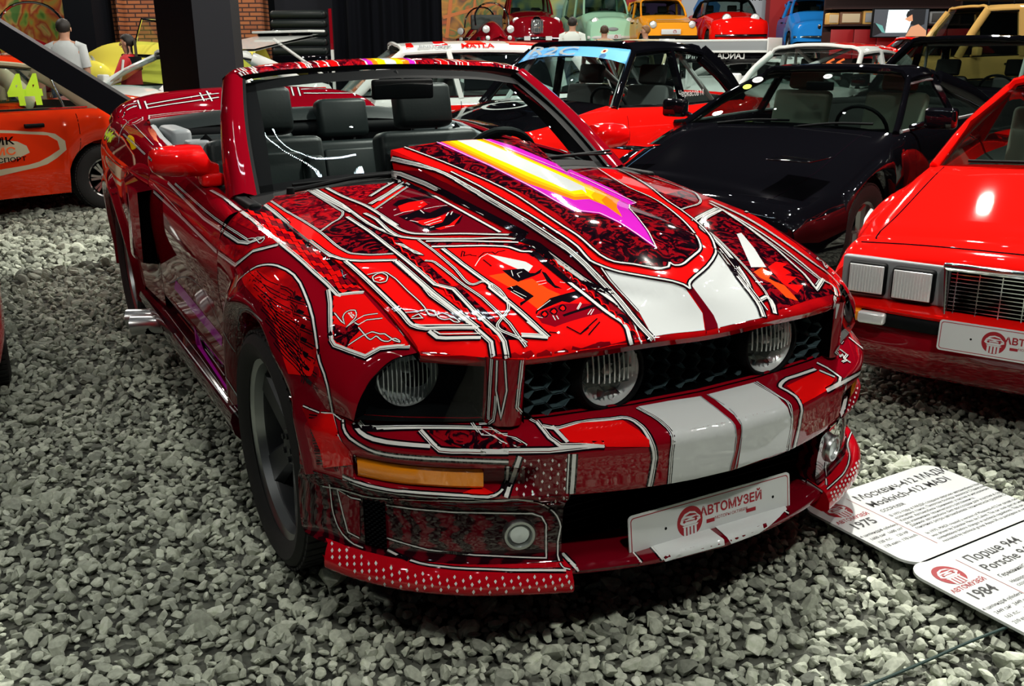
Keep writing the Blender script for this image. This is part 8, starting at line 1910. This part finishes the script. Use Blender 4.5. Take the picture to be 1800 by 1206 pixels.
m.build('screen_picture', [em('screen_grey', (.05, .06, .07)), em('screen_sky', (.75, .9, .92), 1.1), em('screen_dark', (.012, .014, .016)), em('screen_skin', (.5, .25, .14), .8), em('screen_teal', (.10, .3, .28), .8)], t, 0)

# ============================================================= information boards, cord
def board(name, label, o_, xd, yd, w_, h_, title, sub, country, year, specs, nlines):
    t = thing(name, label, 'sign', o_); Mx = plane_m((0, 0, .012), xd, yd)
    m = MB(); m.prism(rrect(w_, h_, .06, 8), .008, Mx, 0)
    T = Mx @ Matrix.Translation((-w_/2, -h_/2, .0086))
    at = lambda x, y: T @ Matrix.Translation((x*w_, y*h_, 0))
    badge(m, at(.125, .80), .045, 2, 1); text(m, 'АВТОМУЗЕЙ', at(.125, .645), .022, 2, .02)
    text(m, year, at(.125, .53), .05, 3, .02)
    for i, s in enumerate(specs):
        text(m, s[0], at(.08, .43-.058*i), .017, 3); text(m, s[1], at(.20, .43-.058*i), .017, 3)
    poly(m, T, [(.262*w_, .12*h_), (.265*w_, .12*h_), (.265*w_, .90*h_), (.262*w_, .90*h_)], 2)
    text(m, title, at(.30, .82), .046, 3, .012, 'LEFT'); text(m, sub, at(.30, .70), .046, 3, .012, 'LEFT'); text(m, country, at(.30, .61), .020, 3, .008, 'LEFT')
    for i, s in enumerate(nlines): text(m, s, at(.30, .535-.043*i), .0165, 3, 0, 'LEFT')
    m.build('panel', [M['plate_white'], M['plate_white'], M['plate_red'], M['ink']], t, 30); return t
RU = ('В 1975 году в МАДИ создали версию автомобиля Москвич-412 для', 'кольцевых гонок. Пилотом болида являлся Станислав Гесс де', 'Кальве. Автомобиль принимал участие в нескольких соревнованиях', 'до изменения технического регламента.', 'Данный автомобиль был воссоздан для участия в соревнованиях', 'гоночных ретро-автомобилей технической группой СК АСПАС.', '', 'In 1975, MADI created a version of Moskvich-412 for circuit racing. It', 'was driven by Stanislav Hess de Calvet. The car took part in several', 'competitions before changes in technical regulations. This car was', 'recreated by technical group Aspas SK to participate in retro car races.')
board('information_board', 'white information board for the 1975 rally saloon lying under the corner splitter', (.793, .897, .035), (-.03, 1, 0), (-1, -.02, .0), .62, .42, 'Москвич-412 МАДИ', 'Moskvich-412 MADI', 'СССР/USSR', '1975', (('4 цилиндра', '4 cylinders'), ('1600 см³', '1600 cm³'), ('120 л.с.', '120 HP'), ('178 км/ч', '178 km/h')), RU)
board('information_board', 'white information board for the 1984 sports coupe cut by the right edge', (1.207, .872, .035), (-.03, 1, 0), (-1, -.02, .0), .62, .42, 'Порше 944', 'Porsche 944', 'Германия/Germany', '1984', (('4 цилиндра', '4 cylinders'), ('2449 см³', '2449 cm³'), ('163 л.с.', '163 HP'), ('210 км/ч', '210 km/h')), ('Недорогой спортивный автомобиль,', 'созданный на базе модели 924.', '', 'An affordable sports car based on', 'the earlier 924 model.'))
m = MB(); m.tube(cat([(1.285, .02, .033), (1.294, .294, .036), (1.302, .42, .045), (1.304, .55, .042), (1.31, .9, .03)], 24), .0035, 8); o = m.build('barrier_cord', newmat('cord_green', (.02, .05, .045), .6)); tag(o, 'thin dark green cord crossing the gravel at the lower right corner', 'cord')

# wooden table among the visitors
v = hall(-5.81, 14.3); t = thing('wooden_table', 'small plain wooden table between the two left visitors', 'table', (v.x, v.y, .28 if d > 18 else 0), rot-.5)
WD = newmat('pine', (.42, .22, .07), .5); m = MB(); m.box((0, 0, 1.02), (.62, .45, .05), 0, .008); m.build('table_top', WD, t)
for x in (-.27, .27):
    for y in (-.18, .18): m = MB(); m.box((x, y, .5), (.06, .06, 1.0), 0, .006); m.build('leg', WD, t)
m = MB(); m.box((0, -.18, .88), (.5, .03, .10), 0); m.box((0, .18, .88), (.5, .03, .10), 0); m.build('apron', WD, t)

# ============================================================= visitors
def person(label, loc, face, top, skin='skin', hair='hair_dark', hgt=1.75, long_hair=False, arms=((.0, .0), (.0, .0)), extra=None, sleeve=.45, trousers='denim'):
    root = thing('person', label, 'person', loc, face); k = hgt/1.75
    J = {'pel': (0, 0, .98), 'wst': (0, 0, 1.12), 'cst': (0, 0, 1.32), 'nk': (-.01, 0, 1.47), 'hd0': (.005, 0, 1.53), 'hd1': (.012, 0, 1.62), 'hd2': (.0, 0, 1.70)}
    Rr = {'pel': .135, 'wst': .125, 'cst': .13, 'nk': .058, 'hd0': .066, 'hd1': .088, 'hd2': .070}
    E = [('pel', 'wst'), ('wst', 'cst'), ('cst', 'nk'), ('nk', 'hd0'), ('hd0', 'hd1'), ('hd1', 'hd2')]
    for s_, n in ((1, 'l'), (-1, 'r')):
        fw_, ben = arms[0 if s_ > 0 else 1]
        sh_ = Vector((-.01, s_*.185, 1.40)); el = sh_+Vector((math.sin(fw_)*.29, s_*.05, -math.cos(fw_)*.29)); wr = el+Vector((math.sin(fw_+ben)*.25, -s_*.01, -math.cos(fw_+ben)*.25))
        hd = wr+(wr-el).normalized()*.085
        J.update({'sh'+n: sh_, 'el'+n: el, 'wr'+n: wr, 'hn'+n: hd, 'hip'+n: (0, s_*.09, .92), 'kn'+n: (.02, s_*.10, .50), 'an'+n: (-.02, s_*.10, .09), 'toe'+n: (.14, s_*.12, .035)})
        Rr.update({'sh'+n: .064, 'el'+n: .043, 'wr'+n: .029, 'hn'+n: .036, 'hip'+n: .092, 'kn'+n: .058, 'an'+n: .042, 'toe'+n: .036})
        E += [('cst', 'sh'+n), ('sh'+n, 'el'+n), ('el'+n, 'wr'+n), ('wr'+n, 'hn'+n), ('pel', 'hip'+n), ('hip'+n, 'kn'+n), ('kn'+n, 'an'+n), ('an'+n, 'toe'+n)]
        d = (hd-wr).normalized(); up = Vector((d.z, 0, -d.x)) if abs(d.z) > .1 else Vector((0, 0, 1)); sd = d.cross(up).normalized()
        for f_ in range(5):
            b_ = hd+sd*(.026-.017*f_ if f_ < 4 else .03)+d*(.02 if f_ < 4 else -.04); l_ = (.062, .072, .068, .055, .05)[f_]
            tip = b_+d*l_*.55+(sd*.02 if f_ == 4 else Vector()); tip2 = tip+d*l_*.4+up*.018
            for q, p_, r_ in ((0, b_, .0095), (1, tip, .0085), (2, tip2, .0075)): J[f'f{n}{f_}{q}'] = p_; Rr[f'f{n}{f_}{q}'] = r_
            E += [('hn'+n, f'f{n}{f_}0'), (f'f{n}{f_}0', f'f{n}{f_}1'), (f'f{n}{f_}1', f'f{n}{f_}2')]
    keys = list(J); me = bpy.data.meshes.new('body'); me.from_pydata([tuple(Vector(J[q])*k) for q in keys], [(keys.index(a), keys.index(b)) for a, b in E], [])
    o = bpy.data.objects.new('body', me); COL.objects.link(o); o.modifiers.new('skin', 'SKIN'); sb = o.modifiers.new('sub', 'SUBSURF'); sb.levels = sb.render_levels = 1
    for q, d in zip(keys, me.skin_vertices[0].data): d.radius = (Rr[q]*k, Rr[q]*k*(1.28 if q in ('pel', 'wst', 'cst') else 1)); d.use_root = q == 'pel'
    dg = bpy.context.evaluated_depsgraph_get(); nm = bpy.data.meshes.new_from_object(o.evaluated_get(dg)); o.modifiers.clear(); o.data = nm; nm.materials.clear(); o.parent = root
    for m_ in (M[skin], M[trousers], M['black_plastic']): nm.materials.append(m_)
    for p_ in nm.polygons: p_.use_smooth = True; z = p_.center.z/k; p_.material_index = 2 if z < .085 else (1 if z < 1.0 and abs(p_.center.y) < .24*k else 0)
    # shirt or jacket: torso shell with a neckline and sleeves
    m = MB(); rows = []
    for z, a, b in ((.93, .150, .20), (1.0, .150, .195), (1.15, .142, .185), (1.3, .148, .20), (1.39, .135, .20), (1.44, .10, .15), (1.475, .075, .085)):
        rows.append([(a*math.cos(t)*k-.005, b*math.sin(t)*k, z*k) for t in np.linspace(0, 2*PI, 25)[:-1]])
    m.grid(rows, 0, cv=True)
    for n in 'lr':
        a, b, c_ = (Vector(J[q+n])*k for q in ('sh', 'el', 'wr')); e_ = a.lerp(b, sleeve*2) if sleeve <= .5 else b.lerp(c_, (sleeve-.5)*2)
        P_ = [a+Vector((0, -.05 if n == 'l' else .05, .0)), a, e_] if sleeve <= .5 else [a+Vector((0, -.05 if n == 'l' else .05, 0)), a, b, e_]
        m.tube(P_, [.075*k, .076*k]+[.06*k]*(len(P_)-2), 14, 0)
    m.build('top', M[top], root, 70)
    h = MB(); c_ = Vector((-.004, 0, 1.655))*k
    for i in range(9):
        pass
    h.ball(tuple(c_), (.105*k, .092*k, .098*k), 0, 18, None); h.v = [(x-(.02 if x > 0 and z < c_.z else 0)-(max(0, x-.02)*.9 if z < c_.z+.035*k else 0), y, max(z, (1.535 if x < 0 else 1.60)*k)) for x, y, z in h.v]
    if long_hair: h.loft([[( -.07*k+.0*0, y*k, z*k) if abs(y) < .05 else (-.02*k, y*k, z*k) for y in (-.10, -.07, 0, .07, .10)] for z in (1.66, 1.55, 1.42, 1.34)], 13, 8); h.loft([[(-.11*k, y*k, z*k) for y in (-.07, 0, .07)] for z in (1.66, 1.5, 1.36)], 9, 8)
    h.build('hair', M[hair], root, 70)
    fc = MB()
    for s_ in (-1, 1): fc.ball((.083*k, s_*.032*k, 1.628*k), (.010*k, .014*k, .008*k), 1, 8); fc.ball((.002, s_*.088*k, 1.615*k), (.018*k, .010*k, .03*k), 0, 8)
    fc.ball((.098*k, 0, 1.605*k), (.018*k, .012*k, .022*k), 0, 8); fc.ball((.082*k, 0, 1.572*k), (.012*k, .024*k, .006*k), 2, 8)
    fc.build('face', [M[skin], M['line_black'], M['lip']], root, 70)
    if extra: extra(root, k)
    return root
mk('skin', (.42, .22, .14), .55); mk('lip', (.30, .09, .07), .5); mk('hair_dark', (.012, .009, .007), .6); mk('hair_brown', (.05, .025, .012), .6); mk('hair_fair', (.20, .10, .04), .6); mk('denim', (.02, .03, .06), .8)
mk('grey_shirt', (.42, .45, .45), .85, bump=(20, .2)); mk('white_shirt', (.62, .68, .64), .85); mk('beige_shirt', (.45, .34, .22), .85); mk('jumper_grey', (.13, .14, .14), .9); mk('track_red', (.42, .008, .012), .7); mk('brown_coat', (.22, .15, .10), .9, bump=(26, .3))
FA = math.radians(FACE)
def pl(s, d): v = hall(s, d); return (v.x, v.y, .28 if d > 18 else 0)
person('person in grey T-shirt with short dark hair seen from behind, left of the table', pl(-6.05, 13.6), FA+PI+.15, 'grey_shirt', hgt=1.83)
def stripes(root, k):
    for s_ in (-1, 1):
        m = MB(); m.tube([(-.0, s_*.262*k, 1.40*k), (.02, s_*.30*k, 1.24*k), (.06, s_*.295*k, 1.12*k), (.2, s_*.27*k, 1.06*k)], .016, 6, 0, sq=.6); m.build('sleeve_stripe', M['line_white'], root)
    m = MB(); m.loft([[(x, y*k, z*k) for x, y in ((.02, -.215), (-.13, -.12), (-.158, 0), (-.13, .12), (.02, .215))] for z in (1.44, 1.36, 1.26)], 13, 8); m.build('yoke', M['black_plastic'], root, 70)
person('person with long dark hair in a red and black jacket with white sleeve stripes', pl(-5.06, 13.2), FA-1.5, 'track_red', hair='hair_dark', hgt=1.62, long_hair=True, arms=((.5, .8), (.5, .9)), extra=stripes, sleeve=.95)
person('person in white T-shirt with dark hair seen from behind, before the mint van', pl(1.17, 18.8), FA+PI-.2, 'white_shirt', hgt=1.68)
def strap(root, k): m = MB(); m.tube([(-.10, .17*k, 1.44*k), (-.165, .0, 1.25*k), (-.14, -.17*k, 1.05*k)], .018, 6, 0, sq=.5); m.build('bag_strap', M['black_plastic'], root)
person('person with brown hair in a beige shirt with a dark bag strap', pl(1.79, 19), FA+PI-.1, 'beige_shirt', hair='hair_brown', hgt=1.53, extra=strap)
person('fair haired person in a grey jumper looking left at the orange microcar', pl(2.53, 18.7), FA-1.9, 'jumper_grey', hair='hair_fair', hgt=1.52, sleeve=.95)
person('person in a brown coat with a dark strap half hidden by the brace', pl(-6.05, 12.2), FA+PI+.4, 'brown_coat', hgt=1.66, sleeve=.95, extra=strap)

# twin row of LED beads hanging over the convertible (out of the frame, mirrored in its windscreen)
m = MB(); P = cat([(-2.5, -.80, 4.6), (-2.15, -.88, 4.6), (-1.92, -.86, 4.6), (-1.72, -.64, 4.6), (-1.62, -.41, 4.6), (-1.59, -.18, 4.6), (-1.58, .05, 4.6), (-1.6, .3, 4.6)], 70)
for i in range(70):
    t = P[min(i+1, 69)]-P[max(i-1, 0)]; t = t/np.linalg.norm(t)
    for q in (-.045, .045): m.ball((P[i][0]-t[1]*q, P[i][1]+t[0]*q, 4.6), .0085, 0, 6)
o = m.build('ceiling_lamp', newmat('led_bead', (.8, .95, 1), .5, emit=(.75, .93, 1), estr=90)); tag(o, 'twin row of small cold white LED beads above the convertible windscreen', 'lamp')
